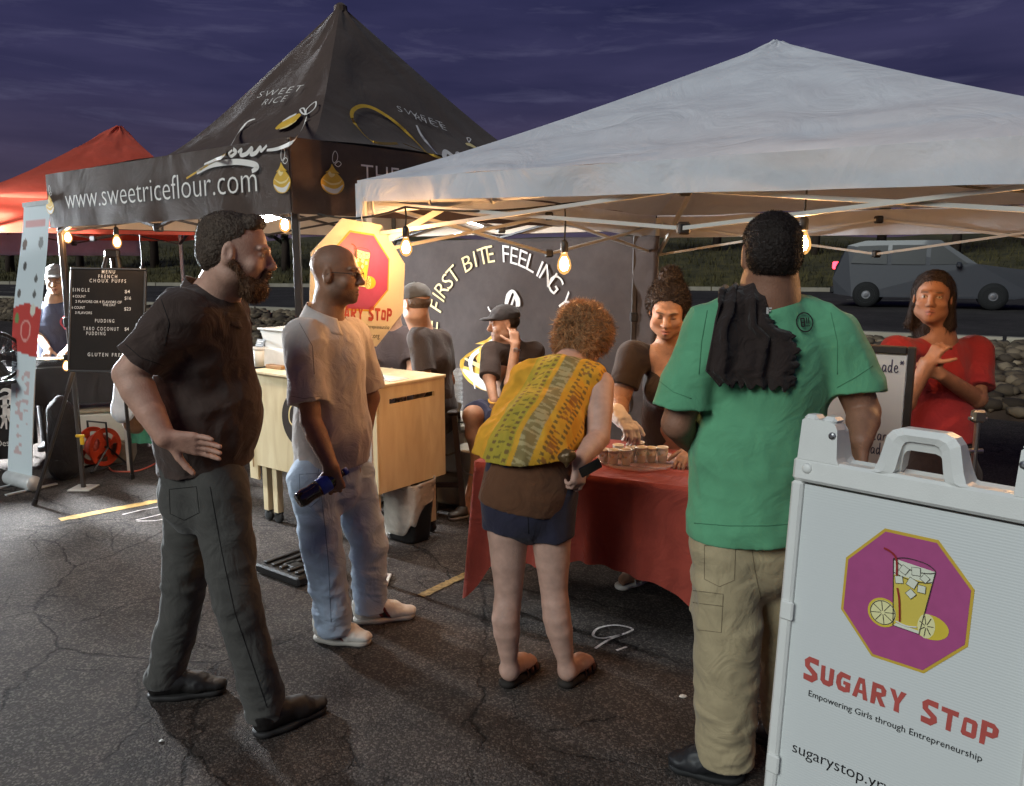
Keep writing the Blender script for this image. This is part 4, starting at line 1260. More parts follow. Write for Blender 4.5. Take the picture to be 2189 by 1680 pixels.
def bulb(p, drop, label, mat=None, r=.029, grp="bulbs of the string lights"):
    """p = middle of the glowing glass; hangs drop below its wire"""
    t = empty("light_bulb", p, label, "light bulb", grp)
    b = MB(); b.lathe(p - up3 * r * 1.35, [(.004, 0), (r * .6, r * .25), (r * .95, r * .8), (r, r * 1.3), (r * .85, r * 2.0), (r * .5, r * 2.7), (r * .42, r * 3.0)], 14); gl_ = b.build("glass", amb_m if mat is not cool_m else tote_glass, t, True)
    b = MB(); b.lathe(p - up3 * r * .85, [(.002, 0), (r * .45, r * .2), (r * .62, r * .7), (r * .55, r * 1.3), (r * .25, r * 1.9)], 12); b.build("filament", mat or bulb_m, gl_, True)
    s = MB(); s.lathe(p + up3 * r * 1.6, [(r * .48, 0), (r * .55, r * .2), (r * .55, r * 1.4), (r * .3, r * 1.8)], 12); s.build("socket", sock_m, t, True)
    if drop > .02:
        w = MB(); w.tube([p + up3 * r * 3.3, p + up3 * (r * 3.3 + drop * .5) + V(.004, 0, 0), p + up3 * (r * 3.3 + drop)], .0045, 6); w.build("drop_wire", wire_m, t)
    return p + up3 * (r * 3.3 + drop)
fb_in = -NBf * .05
tops = []
for (px, py, dr, lb) in ((145, 508, .06, "warm bulb hanging by the left corner of the black tent"),
                         (250, 518, .085, "warm bulb hanging above the menu board"),
                         (428, 521, .105, "warm bulb hanging just left of the bearded man's head"),):
    p = on_plane(px, py, BA + fb_in, NBf); tops.append(bulb(p, dr, lb, mat=bulb_f))
p = on_plane(609, 481, BA - NBf * .12, NBf); tops.append(bulb(p, .03, "warm bulb at the near corner of the black tent beside the white lamp tube"))
NW = outn(WA, WB, wc_c)
p868 = at(868, 530, 3.78); tops.append(bulb(p868, .09, "warm bulb hanging right beside the octagon sign"))
p1206 = on_plane(1206, 566, WA - NW * .16, NW); tops.append(bulb(p1206, .16, "warm bulb hanging in front of the black backdrop", r=.032))
p1712 = on_plane(1716, 522, WA - NW * .22, NW); tops.append(bulb(p1712, .22, "warm bulb glowing at the ear of the green shirted man", r=.032))
p2250 = on_plane(2290, 560, WA - NW * .25, NW); tops.append(bulb(p2250, .12, "warm bulb at the right end of the string", r=.032))
def sagline(a, b, s, n=8): return [lerp(a, b, i / n) - up3 * s * 4 * (i / n) * (1 - i / n) for i in range(n + 1)]
path = [on_plane(100, 486, BA + fb_in, NBf)]
for i, q in enumerate(tops):
    path += sagline(path[-1], q, .025 if i != 4 else .07)[1:]
m = MB(); m.tube(path, .0055, 6)
o = m.build("string_light_wire", wire_m, None, org=path[0]); tag(o, "black wire carrying the warm bulbs along the tent fronts", "wire")
pe = at(142, 783, 5.28)
bulb(pe, .0, "small warm bulb clipped to the leg of the menu easel", r=.024, mat=bulb_f)
pc = at(305, 593, 7.4)
bulb(pc, .28, "cool white bulb hanging beside the right edge of the menu board", mat=cool_m, r=.032)
def led_tube(a, b, label):
    t = empty("lamp_tube", (np.asarray(a) + b) / 2, label, "tube light", "white lamp tubes under the black tent")
    m = MB(); m.rod(a, b, .016, n=10); m.build("diffuser", tube_m, t, True)
    d = nrm(np.asarray(b) - a)
    m = MB(); m.rod(a - d * .025, a, .019, n=10); m.rod(b, b + d * .025, .019, n=10); m.bar(lerp(a, b, .02) + up3 * .019, lerp(a, b, .98) + up3 * .019, .02, .008); m.build("holder", steel_w, t)
led_tube(at(556, 471, 4.45), at(606, 458, 4.22), "white lamp tube under the front bar of the black tent behind the bearded man's forehead")
led_tube(at(961, 461, 5.0), at(1030, 479, 5.35), "white lamp tube slanting down in front of the black backdrop")
# work lamp of the stall on the far left (out of the picture, throws the hard cool light across the ground)
wl_p = V(-4.95, 7.12, 1.72)
t = empty("work_lamp", wl_p, "cool work lamp on a stand at the stall left of the roll-up banner", "work lamp")
dl = nrm(V(-2.0, 4.6, 0.2) - wl_p); a_, b_, c_ = frame(dl)
m = MB(); m.box(wl_p, (.46, .34, .06), (a_, b_, c_), bev=.01); m.build("housing", steel_k, t)
m = MB(); m.box(wl_p + c_ * .034, (.42, .30, .006), (a_, b_, c_)); m.build("lens", glow("work_lamp_glow", (.86, .94, 1.0), 2400.0), t)
m = MB(); m.rod(V(wl_p[0], wl_p[1], 0), wl_p - up3 * .1, .016); m.build("stand", steel_k, t)

# ================================================================== HANGING OCTAGON SIGN
def jag(P, ch, x, y, w, h):
    """hand-cut letter shapes"""
    D = {
        'S': [[(.95, .98), (.95, .74), (.38, .78), (.36, .66), (.92, .42), (.98, .20), (.62, .0), (.02, .04), (.0, .28), (.55, .26), (.58, .32), (.06, .56), (.0, .82), (.3, 1.0)]],
        'U': [[(.0, .98), (.3, 1.0), (.34, .30), (.62, .28), (.66, .98), (.98, .96), (.96, .16), (.70, .0), (.26, .02), (.02, .2)]],
        'G': [[(.95, .94), (.92, .70), (.42, .74), (.32, .56), (.36, .30), (.64, .26), (.66, .40), (.5, .40), (.5, .58), (.98, .56), (.98, .10), (.60, .0), (.2, .04), (.0, .34), (.02, .72), (.26, 1.0)]],
        'A': [[(.32, 1.0), (.68, 1.0), (.98, .0), (.70, .0), (.63, .26), (.36, .26), (.28, .0), (.0, .02)]],
        'R': [[(.0, .0), (.04, 1.0), (.72, .98), (.96, .80), (.94, .54), (.66, .42), (1.0, .02), (.66, .0), (.34, .40), (.30, .0)]],
        'Y': [[(.0, 1.0), (.32, .98), (.5, .64), (.68, 1.0), (1.0, .98), (.64, .42), (.66, .0), (.34, .02), (.36, .44)]],
        'T': [[(.0, 1.0), (1.0, .98), (.98, .74), (.66, .76), (.64, .0), (.34, .02), (.36, .76), (.0, .78)]],
        'O': [[(.14, .92), (.3, .98), (.86, .94), (.98, .80), (.95, .12), (.80, .0), (.18, .02), (.04, .14)]],
        'P': [[(.0, .0), (.02, 1.0), (.70, .98), (.98, .80), (.95, .50), (.68, .36), (.32, .38), (.30, .0)]],
    }
    H = {'A': [(.44, .72), (.56, .72), (.61, .42), (.40, .42)], 'R': [(.33, .78), (.62, .78), (.66, .62), (.32, .60)], 'O': [(.34, .74), (.66, .72), (.66, .26), (.34, .28)], 'P': [(.34, .78), (.64, .76), (.64, .58), (.34, .58)]}
    c = P.cur
    if ch in H:                      # letter with a counter: bridge outer ring to the hole
        o = D[ch][0]; hole = H[ch]
        bi = min(((i, j) for i in range(len(o)) for j in range(len(hole))), key=lambda q: (o[q[0]][0] - hole[q[1]][0]) ** 2 + (o[q[0]][1] - hole[q[1]][1]) ** 2)
        # outer outlines above run in either sense; the hole must run the other way
        def area(p): return sum(p[i][0] * p[(i + 1) % len(p)][1] - p[(i + 1) % len(p)][0] * p[i][1] for i in range(len(p)))
        if area(o) * area(hole) > 0: hole = hole[::-1]
        if area(o) * area(H[ch]) > 0: bj = len(hole) - 1 - bi[1]
        else: bj = bi[1]
        poly = o[:bi[0] + 1] + hole[bj:] + hole[:bj + 1] + o[bi[0]:]
        from mathutils.geometry import tessellate_polygon
        tri = tessellate_polygon([[Vector((a, b, 0)) for a, b in o], [Vector((a, b, 0)) for a, b in hole]])
        pts = o + hole
        P.shape([(x + a * w, y + b * h) for a, b in pts], [tuple(q) for q in tri])
    else:
        from mathutils.geometry import tessellate_polygon
        o = D[ch][0]; tri = tessellate_polygon([[Vector((a, b, 0)) for a, b in o]])
        P.shape([(x + a * w, y + b * h) for a, b in o], [tuple(q) for q in tri])
def lemonade_art(P, cx, cy, s):
    """octagon emblem contents: tumbler with ice and straw, lemon halves. colour slots: 3 glass, 4 drink, 5 ink, 6 straw, 7 lemon, 8 lemon flesh"""
    q = lambda pts: [(cx + a * s, cy + b * s) for a, b in pts]
    P.cur = 7; P.poly(q([(.22 + .28 * math.cos(a) * 1.0 + .12, -.40 + .20 * math.sin(a)) for a in np.linspace(0, 6.28, 24)[:-1]]))
    P.cur = 3; P.poly(q([(-.30, .56), (.34, .50), (.20, -.56), (-.20, -.54)][::-1]))
    P.cur = 4; P.poly(q([(-.285, .30), (.31, .30), (.19, -.51), (-.19, -.49)][::-1]))
    P.cur = 8
    P.poly(q([(-.38 + .21 * math.cos(a), -.38 + .21 * math.sin(a)) for a in np.linspace(0, 6.28, 26)[:-1]]))
    P.poly(q([(.29 + .13 * math.cos(a), -.40 + .20 * math.sin(a)) for a in np.linspace(0, 6.28, 26)[:-1]]))
    P.cur = 7
    P.stroke(q([(-.38 + .225 * math.cos(a), -.38 + .225 * math.sin(a)) for a in np.linspace(0, 6.28, 30)]), .035 * s)
    P.cur = 5; lw_ = .012 * s
    for k in range(8):
        a = k * math.pi / 4 + .2; P.stroke(q([(-.38 + .03 * math.cos(a), -.38 + .03 * math.sin(a)), (-.38 + .185 * math.cos(a), -.38 + .185 * math.sin(a))]), lw_)
    P.ring(cx - .38 * s, cy - .38 * s, .195 * s, lw_)
    for k in range(7):
        a = k * math.pi / 3.5 + .1; P.stroke(q([(.29 + .02 * math.cos(a), -.40 + .03 * math.sin(a)), (.29 + .11 * math.cos(a), -.40 + .17 * math.sin(a))]), lw_)
    P.stroke(q([(-.30, .56), (-.20, -.54), (.20, -.56), (.34, .50)]), lw_ * 1.2)
    P.curve(q([(-.30, .56), (-.1, .62), (.2, .60), (.34, .50), (.15, .44), (-.12, .46), (-.30, .56)]), lw_ * 1.1, 6)
    P.curve(q([(-.28, .34), (-.05, .28), (.2, .29), (.31, .33)]), lw_, 6)
    for bx, by, sz, an in ((-.12, .42, .12, .3), (.06, .44, .13, .9), (.20, .36, .11, .2), (-.18, .24, .12, 1.0), (.02, .24, .14, .4), (.17, .18, .12, .8), (.02, .06, .12, .1)):
        sq = [(bx + sz * .7 * math.cos(an + k * math.pi / 2), by + sz * .7 * math.sin(an + k * math.pi / 2)) for k in range(4)]
        P.cur = 3; P.poly(q(sq)); P.cur = 5; P.stroke(q(sq + [sq[0]]), lw_ * .8)
    P.cur = 6; P.curve(q([(-.46, .70), (-.34, .66), (-.25, .56), (-.22, .30)]), .032 * s, 5)
    P.curve(q([(-.19, .10), (-.14, -.10), (-.10, -.44)]), .03 * s, 5)
    P.cur = 0; P.curve(q([(-.16, -.45), (0, -.48), (.16, -.45)]), .02 * s, 5)
sg_white = plain("sign_white_print", s2l(225, 226, 224), rough=.5, var=.03)
sg_gold = plain("sign_gold_edge", s2l(205, 170, 60), rough=.5, var=.06)
sg_pink = plain("sign_magenta_print", s2l(172, 78, 130), rough=.5, var=.05, scale=30)
sg_glass = plain("sign_pale_glass_print", s2l(222, 224, 204), rough=.5, var=.04)
sg_drink = plain("sign_lemonade_print", s2l(214, 192, 84), rough=.5, var=.06)
sg_ink = plain("sign_ink_print", s2l(58, 50, 46), rough=.5, var=.03)
sg_straw = plain("sign_straw_print", s2l(150, 40, 36), rough=.5, var=.03)
sg_lemon = plain("sign_lemon_print", s2l(218, 192, 62), rough=.5, var=.06)
sg_flesh = plain("sign_lemon_flesh_print", s2l(232, 226, 168), rough=.5, var=.05)
sg_red = plain("sign_brick_red_print", s2l(184, 84, 76), rough=.5, var=.06, scale=25)
sg_black = plain("sign_black_print", s2l(26, 24, 26), rough=.5, var=.02)
SGM = [sg_white, sg_gold, sg_pink, sg_glass, sg_drink, sg_ink, sg_straw, sg_lemon, sg_flesh, sg_red, sg_black]
def see_through(m, k):
    m = m.copy(); n = m.node_tree.nodes; l = m.node_tree.links; b = n["Principled BSDF"]; t = n.new("ShaderNodeBsdfTranslucent"); l.new(b.inputs["Base Color"].links[0].from_socket, t.inputs[0])
    x = n.new("ShaderNodeMixShader"); x.inputs[0].default_value = k; l.new(b.outputs[0], x.inputs[1]); l.new(t.outputs[0], x.inputs[2]); l.new(x.outputs[0], n["Material Output"].inputs[0]); return m
OGM = [see_through(q, .4) for q in SGM]
def octagon(cx, cy, r, ry=None):
    ry = ry or r; return [(cx + r * math.cos(math.radians(22.5 + 45 * i)), cy + ry * math.sin(math.radians(22.5 + 45 * i))) for i in range(8)]
def sugary_words(P, cx, y, w, h):
    tot = [('S', .95, 1.2), ('U', .85, .95), ('G', .9, .95), ('A', .95, 1), ('R', .9, 1.02), ('Y', .95, 1.02), (' ', .55, 1), ('S', .9, 1.15), ('T', .9, 1), ('O', .85, .86), ('P', .9, 1.05)]
    W = sum(q[1] + .14 for q in tot); k = w / W; x = cx - w / 2; P.cur = 9
    for ch, cw, hs in tot:
        if ch != ' ': jag(P, ch, x, y - (hs - 1) * h * .35, cw * k, h * hs)
        x += (cw + .14) * k
# sheet faces its bearing; pin hole near its top
oc = at(769, 608, 3.84)
yaw_o = math.radians(52.9); ex_o = V(math.cos(yaw_o), math.sin(yaw_o), 0); n_o = V(math.sin(yaw_o), -math.cos(yaw_o), 0)
rl = math.radians(-5); e1 = ex_o * math.cos(rl) + up3 * math.sin(rl); e2 = up3 * math.cos(rl) - ex_o * math.sin(rl)
osg = empty("octagon_sign", oc, "octagon sign hung on a string from the white tent, glowing amber beside a bulb", "hanging sign")
plast = fabric("sign_sheet_plastic", s2l(232, 226, 206), var=.03, crease=.05, weave=40, rough=.5, trans=.5)
RO = .318
m = MB(); m.prism(octagon(0, 0, RO), .004, lambda x, y, d: oc + e1 * x + e2 * y - n_o * (d - .002)); m.build("panel", plast, osg)
P = Print(); fo = lambda x, y: oc + e1 * x + e2 * y + n_o * .004
P.cur = 1; P.poly(octagon(0, .06, .200)); P.build("emblem_edge", None, osg, fo, mats=OGM)
fo2 = lambda x, y: oc + e1 * x + e2 * y + n_o * .0055
P = Print(); P.cur = 2; P.poly(octagon(0, .06, .190)); P.build("emblem_field", None, osg, fo2, mats=OGM)
fo3 = lambda x, y: oc + e1 * x + e2 * y + n_o * .007
P = Print(); lemonade_art(P, 0, .075, .155); P.build("emblem_drawing", None, osg, fo3, mats=OGM, lift=n_o)
P = Print(); sugary_words(P, 0.0, -.168, .44, .062); P.build("name_lettering", None, osg, fo2, mats=OGM); P = Print(); P.cur = 10
P.text("Empowering Girls through Entrepreneurship", 0, -.205, .017, w=.40, align='c'); P.build("slogan_lettering", None, osg, fo2, mats=OGM); P = Print(); P.cur = 10; P.text("sugarystop.yrwdc.org", 0, -.252, .024, w=.27, align='c')
P.build("address_lettering", None, osg, fo2, mats=OGM)
m = MB(); tp = oc + e2 * .27 - n_o * .0; m.tube([tp + n_o * .006, tp + up3 * .05, WA + up3 * 1.96 + V(.03, -.02, 0)], .0022, 5); m.build("string", plain("white_cord", (.7, .68, .62), rough=.8), osg)

# ================================================================== A-FRAME SIGN (right foreground)
yaw_s = math.radians(-44.1); lean_s = math.radians(4.3)
exs = V(math.cos(yaw_s), math.sin(yaw_s), 0); ns = V(math.sin(yaw_s), -math.cos(yaw_s), 0)
eys = up3 * math.cos(lean_s) - ns * math.sin(lean_s); nf = nrm(np.cross(exs, eys))
nf = nf if nf @ ns > 0 else -nf
sc0 = EYE + ray(1932.3, 1282.6) * 10.9656 * .17
SX, SR = .8948 * .17, .17
def sp(x, y, d=0.0): return sc0 + exs * x + eys * y + nf * d
sgn = empty("sidewalk_sign", V(sc0[0], sc0[1], 0), "white plastic A-frame sign with a magenta octagon in the right foreground", "A-frame sign")
frame_m = plain("white_sign_plastic", s2l(226, 226, 221), rough=.42, var=.03, bump=.12, bscale=260)
XL, XR, YB, YT = -.290, .298, -sc0[2] / eys[2] + .0, .231
xc = (XL + XR) / 2
def frame_side(sgnD, nm, base):
    AX = (base(1, 0, 0) - base(0, 0, 0), base(0, 1, 0) - base(0, 0, 0), base(0, 0, 1) - base(0, 0, 0))
    m = MB()
    def bx(x0, x1, y0, y1, d0, d1, bev=.006): m.box(base((x0 + x1) / 2, (y0 + y1) / 2, (d0 + d1) / 2), (x1 - x0, y1 - y0, d1 - d0), AX, bev=bev)
    w = .030
    bx(XL, XL + w, YB + .02, YT, -.034, .012); bx(XR - w, XR, YB + .02, YT, -.034, .012)
    bx(XL, XR, YT + .0005, YT + .060, -.040, .012, .008)
    bx(XL + w + .0005, XR - w - .0005, YB + .10, YB + .15, -.03, .012)
    for xa, xb in ((XL + .010, XL + .104), (XR - .104, XR - .010)):
        n = 9; out = [(xa, YT + .057), (xa + .004, YT + .155), (xa + .010, YT + .160), (xb - .022, YT + .160), (xb - .008, YT + .154), (xb - .001, YT + .140), (xb + .004, YT + .070), (xb + .010, YT + .057)]
        m.prism(out, -.052, lambda x, y, d: base(x, y, .010 + d))
        for x0, x1 in ((xa + .004, xa + .040), (xa + .050, xa + .086)): bx(x0, x1, YT + .152, YT + .170, -.05, .004, .008)
    m.build(nm, frame_m, sgn)
    hm = MB(); y0, y1 = YT + .057, YT + .168
    half = [(-.112, 0), (-.098, .006), (-.090, .030), (-.078, .088), (-.066, .103), (-.046, .111)]
    hin = [(-.062, 0), (-.056, .004), (-.052, .012), (-.042, .068), (-.036, .078), (-.026, .082)]
    arch = [(xc + a_, y0 + b__) for a_, b__ in half] + [(xc - a_, y0 + b__) for a_, b__ in half[::-1]]
    inn = [(xc + a_, y0 + b__) for a_, b__ in hin] + [(xc - a_, y0 + b__) for a_, b__ in hin[::-1]]
    mid = [(p[0] * .5 + q[0] * .5, p[1] * .5 + q[1] * .5) for p, q in zip(arch, inn)]
    n = len(arch); rows = [(arch, -.044), (arch, .004), (mid, .013), (inn, .006), (inn, -.044)]
    vs = [base(x, y, d) for pts, d in rows for x, y in pts]; R_n = len(rows); F = []
    for r_ in range(R_n):
        s_ = (r_ + 1) % R_n
        for i in range(n - 1): F.append((r_ * n + i, r_ * n + i + 1, s_ * n + i + 1, s_ * n + i))
    hm.add(vs, F); hm.build("handle", frame_m, sgn)
frame_side(1, "front_frame", lambda x, y, d: sp(x, y, d))
# rear leaf leans the other way, hinged at the top
hinge = lambda x: sp(x, YT + .16, -.062)
back_dir = nrm(-up3 * math.cos(math.radians(17)) - ns * math.sin(math.radians(17)))
def rear(x, y, d):
    return hinge(x) + back_dir * (YT + .16 - y) + nrm(np.cross(exs, back_dir)) * (d - .02) * (1 if nrm(np.cross(exs, back_dir)) @ ns < 0 else -1)
frame_side(-1, "rear_frame", rear)
ins_m, n_, l_, b_ = new_mat("corrugated_sign_panel")
setc(b_.inputs["Base Color"], s2l(214, 217, 215)); b_.inputs["Roughness"].default_value = .36
tcn = n_.new("ShaderNodeTexCoord"); wv = n_.new("ShaderNodeTexWave"); wv.wave_type = 'BANDS'; wv.bands_direction = 'Z'; wv.inputs["Scale"].default_value = 46
l_.new(tcn.outputs["Object"], wv.inputs["Vector"]); bpn = n_.new("ShaderNodeBump"); bpn.inputs["Strength"].default_value = .10; bpn.inputs["Distance"].default_value = .003
l_.new(wv.outputs["Fac"], bpn.inputs["Height"]); l_.new(bpn.outputs[0], b_.inputs["Normal"])
AXs = (exs, eys, nf)
m = MB(); m.box(sp(xc, (YB + .15 + YT - .005) / 2, -.006), (XR - XL - .0605, YT - .004 - YB - .155, .006), AXs); m.build("panel", ins_m, sgn)
m = MB(); m.box(rear(xc, (YB + .15 + YT) / 2, -.006), (XR - XL - .0605, YT - YB - .16, .005), (exs, back_dir, np.cross(exs, back_dir))); m.build("panel", ins_m, sgn)
m = MB(); m.lathe(sp(XL + .038, YT + .036, .012), [(.013, 0), (.012, .003), (.006, .006)], 14, nf); m.build("rivet", frame_m, sgn, True)
for yy in (-.105, -.52):
    m = MB(); m.box(sp(XL + .020, yy, .012), (.034, .05, .012), AXs, bev=.004); m.build("panel_clip", frame_m, sgn)
    m = MB(); m.box(sp(XR - .020, yy, .012), (.034, .05, .012), AXs, bev=.004); m.build("panel_clip", frame_m, sgn)
for x_ in (XL + .092, XR - .092):
    m = MB(); m.lathe(sp(x_, YT + .125, .010), [(.010, 0), (.008, .003), (.004, .005)], 8, nf); m.build("bolt", plain("zinc_bolt", (.4, .4, .4), rough=.35, metal=1), sgn)
f1 = lambda x, y: sp(x, y, -.0010); f2 = lambda x, y: sp(x, y, .0004); f3 = lambda x, y: sp(x, y, .0018)
P = Print(); P.cur = 1; P.poly(octagon(0, 0, SX, SR)); P.build("emblem_edge", None, sgn, f1, mats=SGM)
P = Print(); P.cur = 2; P.poly(octagon(0, 0, SX * .955, SR * .955)); P.build("emblem_field", None, sgn, f2, mats=SGM)
P = Print(); lemonade_art(P, .012, .012, .143); P.build("emblem_drawing", None, sgn, f3, mats=SGM, lift=nf)
def sxy(px, py):
    h_ = on_plane(px, py, sc0, nf) - sc0; return float(h_ @ exs), float(h_ @ eys)
P = Print()
xa, ya = sxy(1716, 1452); xb, yb = sxy(2138, 1600)
tot = [('S', .95, 1.25), ('U', .85, .95), ('G', .9, .95), ('A', .95, 1), ('R', .9, 1.02), ('Y', .95, 1.02), (' ', .6, 1), ('S', .9, 1.15), ('T', .9, 1), ('O', .85, .86), ('P', .9, 1.05)]
W = sum(q[1] + .14 for q in tot); k = (xb - xa) / W; x = xa; P.cur = 9; hh = .052
yb_ = (ya + yb) / 2
for ch, cw, hs in tot:
    if ch != ' ': jag(P, ch, x, yb_ - (hs - 1) * hh * .35, cw * k, hh * hs)
    x += (cw + .14) * k
P.build("name_lettering", None, sgn, f1, mats=SGM); P = Print(); P.cur = 10
xa, ya = sxy(1728, 1483); xb, yb = sxy(2098, 1634); P.text("Empowering Girls through Entrepreneurship", xa, (ya + yb) / 2, .0155, w=xb - xa, offset=.004); P.build("slogan_lettering", None, sgn, f1, mats=SGM); P = Print(); P.cur = 10
xa, ya = sxy(1693, 1606); xb, yb = sxy(1846, 1674); P.text("sugarystop.yrwdc.org", xa, (ya + yb) / 2, .030, w=(xb - xa) * 2.0, offset=-.004)
P.build("address_lettering", None, sgn, f1, mats=SGM)

# ================================================================== LEMONADE TABLE
tl_m = plain("table_laminate", s2l(150, 146, 138), rough=.5)
TA = V(-.165, 3.62, 0); td = nrm(V(.885, -.43, 0)); tn = V(-td[1], td[0], 0); TW, TD, TZ = 1.24, .70, .735
tb = empty("folding_table", TA + td * TW / 2 + tn * TD / 2, "folding table under the red cloth at the lemonade stand", "table")
def tp_(x, y, z): return TA + td * x + tn * y + up3 * z
m = MB(); m.box(tp_(TW / 2, TD / 2, TZ - .02), (TW, TD, .035), (td, tn, up3), bev=.008); m.build("tabletop", tl_m, tb)
for x, y in ((.12, .08), (TW - .12, .08), (.12, TD - .08), (TW - .12, TD - .08)):
    m = MB(); m.rod(tp_(x, y, .012), tp_(x, y, TZ - .04), .016); m.rod(tp_(x, y, 0), tp_(x, y, .03), .02); m.build("leg", steel_k, tb)
for x in (.12, TW - .12):
    m = MB(); m.rod(tp_(x, .08, .30), tp_(x, TD - .08, .30), .012); m.build("crossbar", steel_k, tb)
red_cloth = fabric("red_table_cloth", s2l(146, 62, 50), var=.16, crease=.9, cscale=5)
per = [(0, 0), (TW, 0), (TW, TD), (0, TD)]
NPER = 260; Ltot = 2 * (TW + TD)
def perim(s):
    s = (s % 1.0) * Ltot
    for i, L in enumerate((TW, TD, TW, TD)):
        if s <= L or i == 3:
            a, b = per[i], per[(i + 1) % 4]; t = s / L; nx, ny = [(0, -1), (1, 0), (0, 1), (-1, 0)][i]
            return a[0] + (b[0] - a[0]) * t, a[1] + (b[1] - a[1]) * t, nx, ny, i, t
        s -= L
def hem(i, t):
    if i == 0: return .40 + .07 * math.exp(-((t - .86) / .14) ** 2) * 1.6 + .26 * math.exp(-(t / .07) ** 2) + .05 * math.exp(-((t - .22) / .1) ** 2) + .012 * math.sin(t * 23)
    if i == 3: return .40 + .26 * math.exp(-((1 - t) / .10) ** 2)
    if i == 1: return .42 + .2 * math.exp(-((1 - t) / .2) ** 2)
    return .34
rows = 12; vs, fs = [], []
for j in range(rows + 1):
    v = j / rows
    for k in range(NPER):
        x, y, nx, ny, i, t = perim(k / NPER)
        cd = min(t, 1 - t) * (TW if i in (0, 2) else TD)
        cn = math.exp(-(cd / .07) ** 2)
        nn = np.array([nx, ny], float)
        if cn > .01:
            other = [(-1, 0), (0, -1), (1, 0), (0, 1)][i] if t < .5 else [(1, 0), (0, 1), (-1, 0), (0, -1)][i]
            nn = nn + cn * .9 * np.array(other); nn /= np.linalg.norm(nn)
        w = (.016 * math.sin(k * .36) + .012 * math.sin(k * .83 + 1) + .010 * math.sin(k * .13)) * v ** 1.2 * (1.0 + .6 * math.sin(k * .07))
        out = .010 + .020 * v + w + .035 * cn * v
        z = TZ + .004 - hem(i, t) * v if v > 0 else TZ + .004
        vs.append(tp_(x + nn[0] * out, y + nn[1] * out, z))
for j in range(rows):
    for k in range(NPER): fs.append((j * NPER + k, (j + 1) * NPER + k, (j + 1) * NPER + (k + 1) % NPER, j * NPER + (k + 1) % NPER))
o0 = len(vs); ring = list(range(NPER))
fs.append(tuple(ring))
tc_o = mesh_obj("tablecloth", vs, fs, red_cloth, None, True, tp_(TW / 2, TD / 2, TZ))
sm = tc_o.data.polygons[-1]; sm.use_smooth = False
tag(tc_o, "wrinkled red cloth draped over the lemonade table, its left corner hanging lowest", "tablecloth")
# round clear tray and the sample cups
clear_m = plain("clear_plastic", (.85, .87, .86), rough=.12, var=.0, alpha=.28, spec=.7)
trc = gp(1363, 984, TZ + .012); t = empty("serving_tray", trc, "round clear plastic tray under the paper cups on the red table", "tray")
m = MB(); m.lathe(V(trc[0], trc[1], TZ + .006), [(.0, .0), (.172, .0), (.185, .018), (.188, .018), (.176, -.002), (0.0, -.002)], 40, capb=False, capt=False); m.build("dish", clear_m, t, True)
cup_m = plain("paper_cup_white", s2l(226, 220, 206), rough=.6, var=.03)
lemo_m = plain("pale_lemonade", s2l(222, 208, 150), rough=.1, var=.02)
cup_band, n_, l_, b_ = new_mat("printed_cup_band")
tcn = n_.new("ShaderNodeTexCoord"); vr = n_.new("ShaderNodeTexVoronoi"); vr.inputs["Scale"].default_value = 75; l_.new(tcn.outputs["Object"], vr.inputs["Vector"])
rp = n_.new("ShaderNodeValToRGB"); rp.color_ramp.interpolation = 'CONSTANT'
rp.color_ramp.elements[0].color = (*s2l(228, 222, 206), 1); rp.color_ramp.elements[1].position = .45; rp.color_ramp.elements[1].color = (*s2l(164, 180, 178), 1)
e_ = rp.color_ramp.elements.new(.65); e_.color = (*s2l(220, 196, 130), 1); e_ = rp.color_ramp.elements.new(.82); e_.color = (*s2l(160, 172, 128), 1)
sp_ = n_.new("ShaderNodeSeparateColor"); l_.new(vr.outputs["Color"], sp_.inputs[0]); l_.new(sp_.outputs[0], rp.inputs[0]); l_.new(rp.outputs[0], b_.inputs["Base Color"]); b_.inputs["Roughness"].default_value = .6
cups = [(1100, 318, "rightmost-but-one"), ]
cup_px = [((855, 314), "sample cup at the left edge of the tray, mostly behind the phone hand"),
          ((906, 322), "sample cup second along the near row on the tray"), ((971, 326), "sample cup at the near middle of the tray, closest to the table edge"),
          ((930, 290), "sample cup at the far left of the tray, behind the near row"), ((993, 308), "sample cup in the very middle of the tray"),
          ((1048, 312), "sample cup right of the middle cup, in front of the tall pair"), ((1036, 276), "sample cup farthest back on the tray"),
          ((1100, 310), "tall looking sample cup left of the rightmost cup"), ((1156, 312), "rightmost sample cup, standing alone on the tray")]
for i, ((cx, cy), lb) in enumerate(cup_px):
    px, py = (1200 + cx / 1.866) * .7779, (1100 + cy / 1.866) * .7779
    p = gp(px, py, TZ + .012); c = V(p[0], p[1], TZ + .0085)
    t = empty("paper_cup", c, lb, "paper cup", "sample cups on the clear tray")
    H = .062 + .004 * (i % 3)
    m = MB(); m.lathe(c, [(.019, 0), (.026, H - .002), (.0285, H), (.026, H + .002), (.0235, H - .004), (.0225, H - .012)], 20, capt=False); m.build("cup_wall", cup_m, t, True)
    m = MB(); m.lathe(c, [(.0215, H * .46), (.0258, H * .82)], 20, capb=False, capt=False)
    m.v = [tuple(np.array(q) + (np.array(q) - c) * np.array([.03, .03, 0])) for q in m.v]; m.build("printed_band", cup_band, t, True)
    m = MB(); m.lathe(c, [(.0, H - .012), (.0226, H - .012)], 20, capb=False, capt=False); m.build("drink", lemo_m, t)

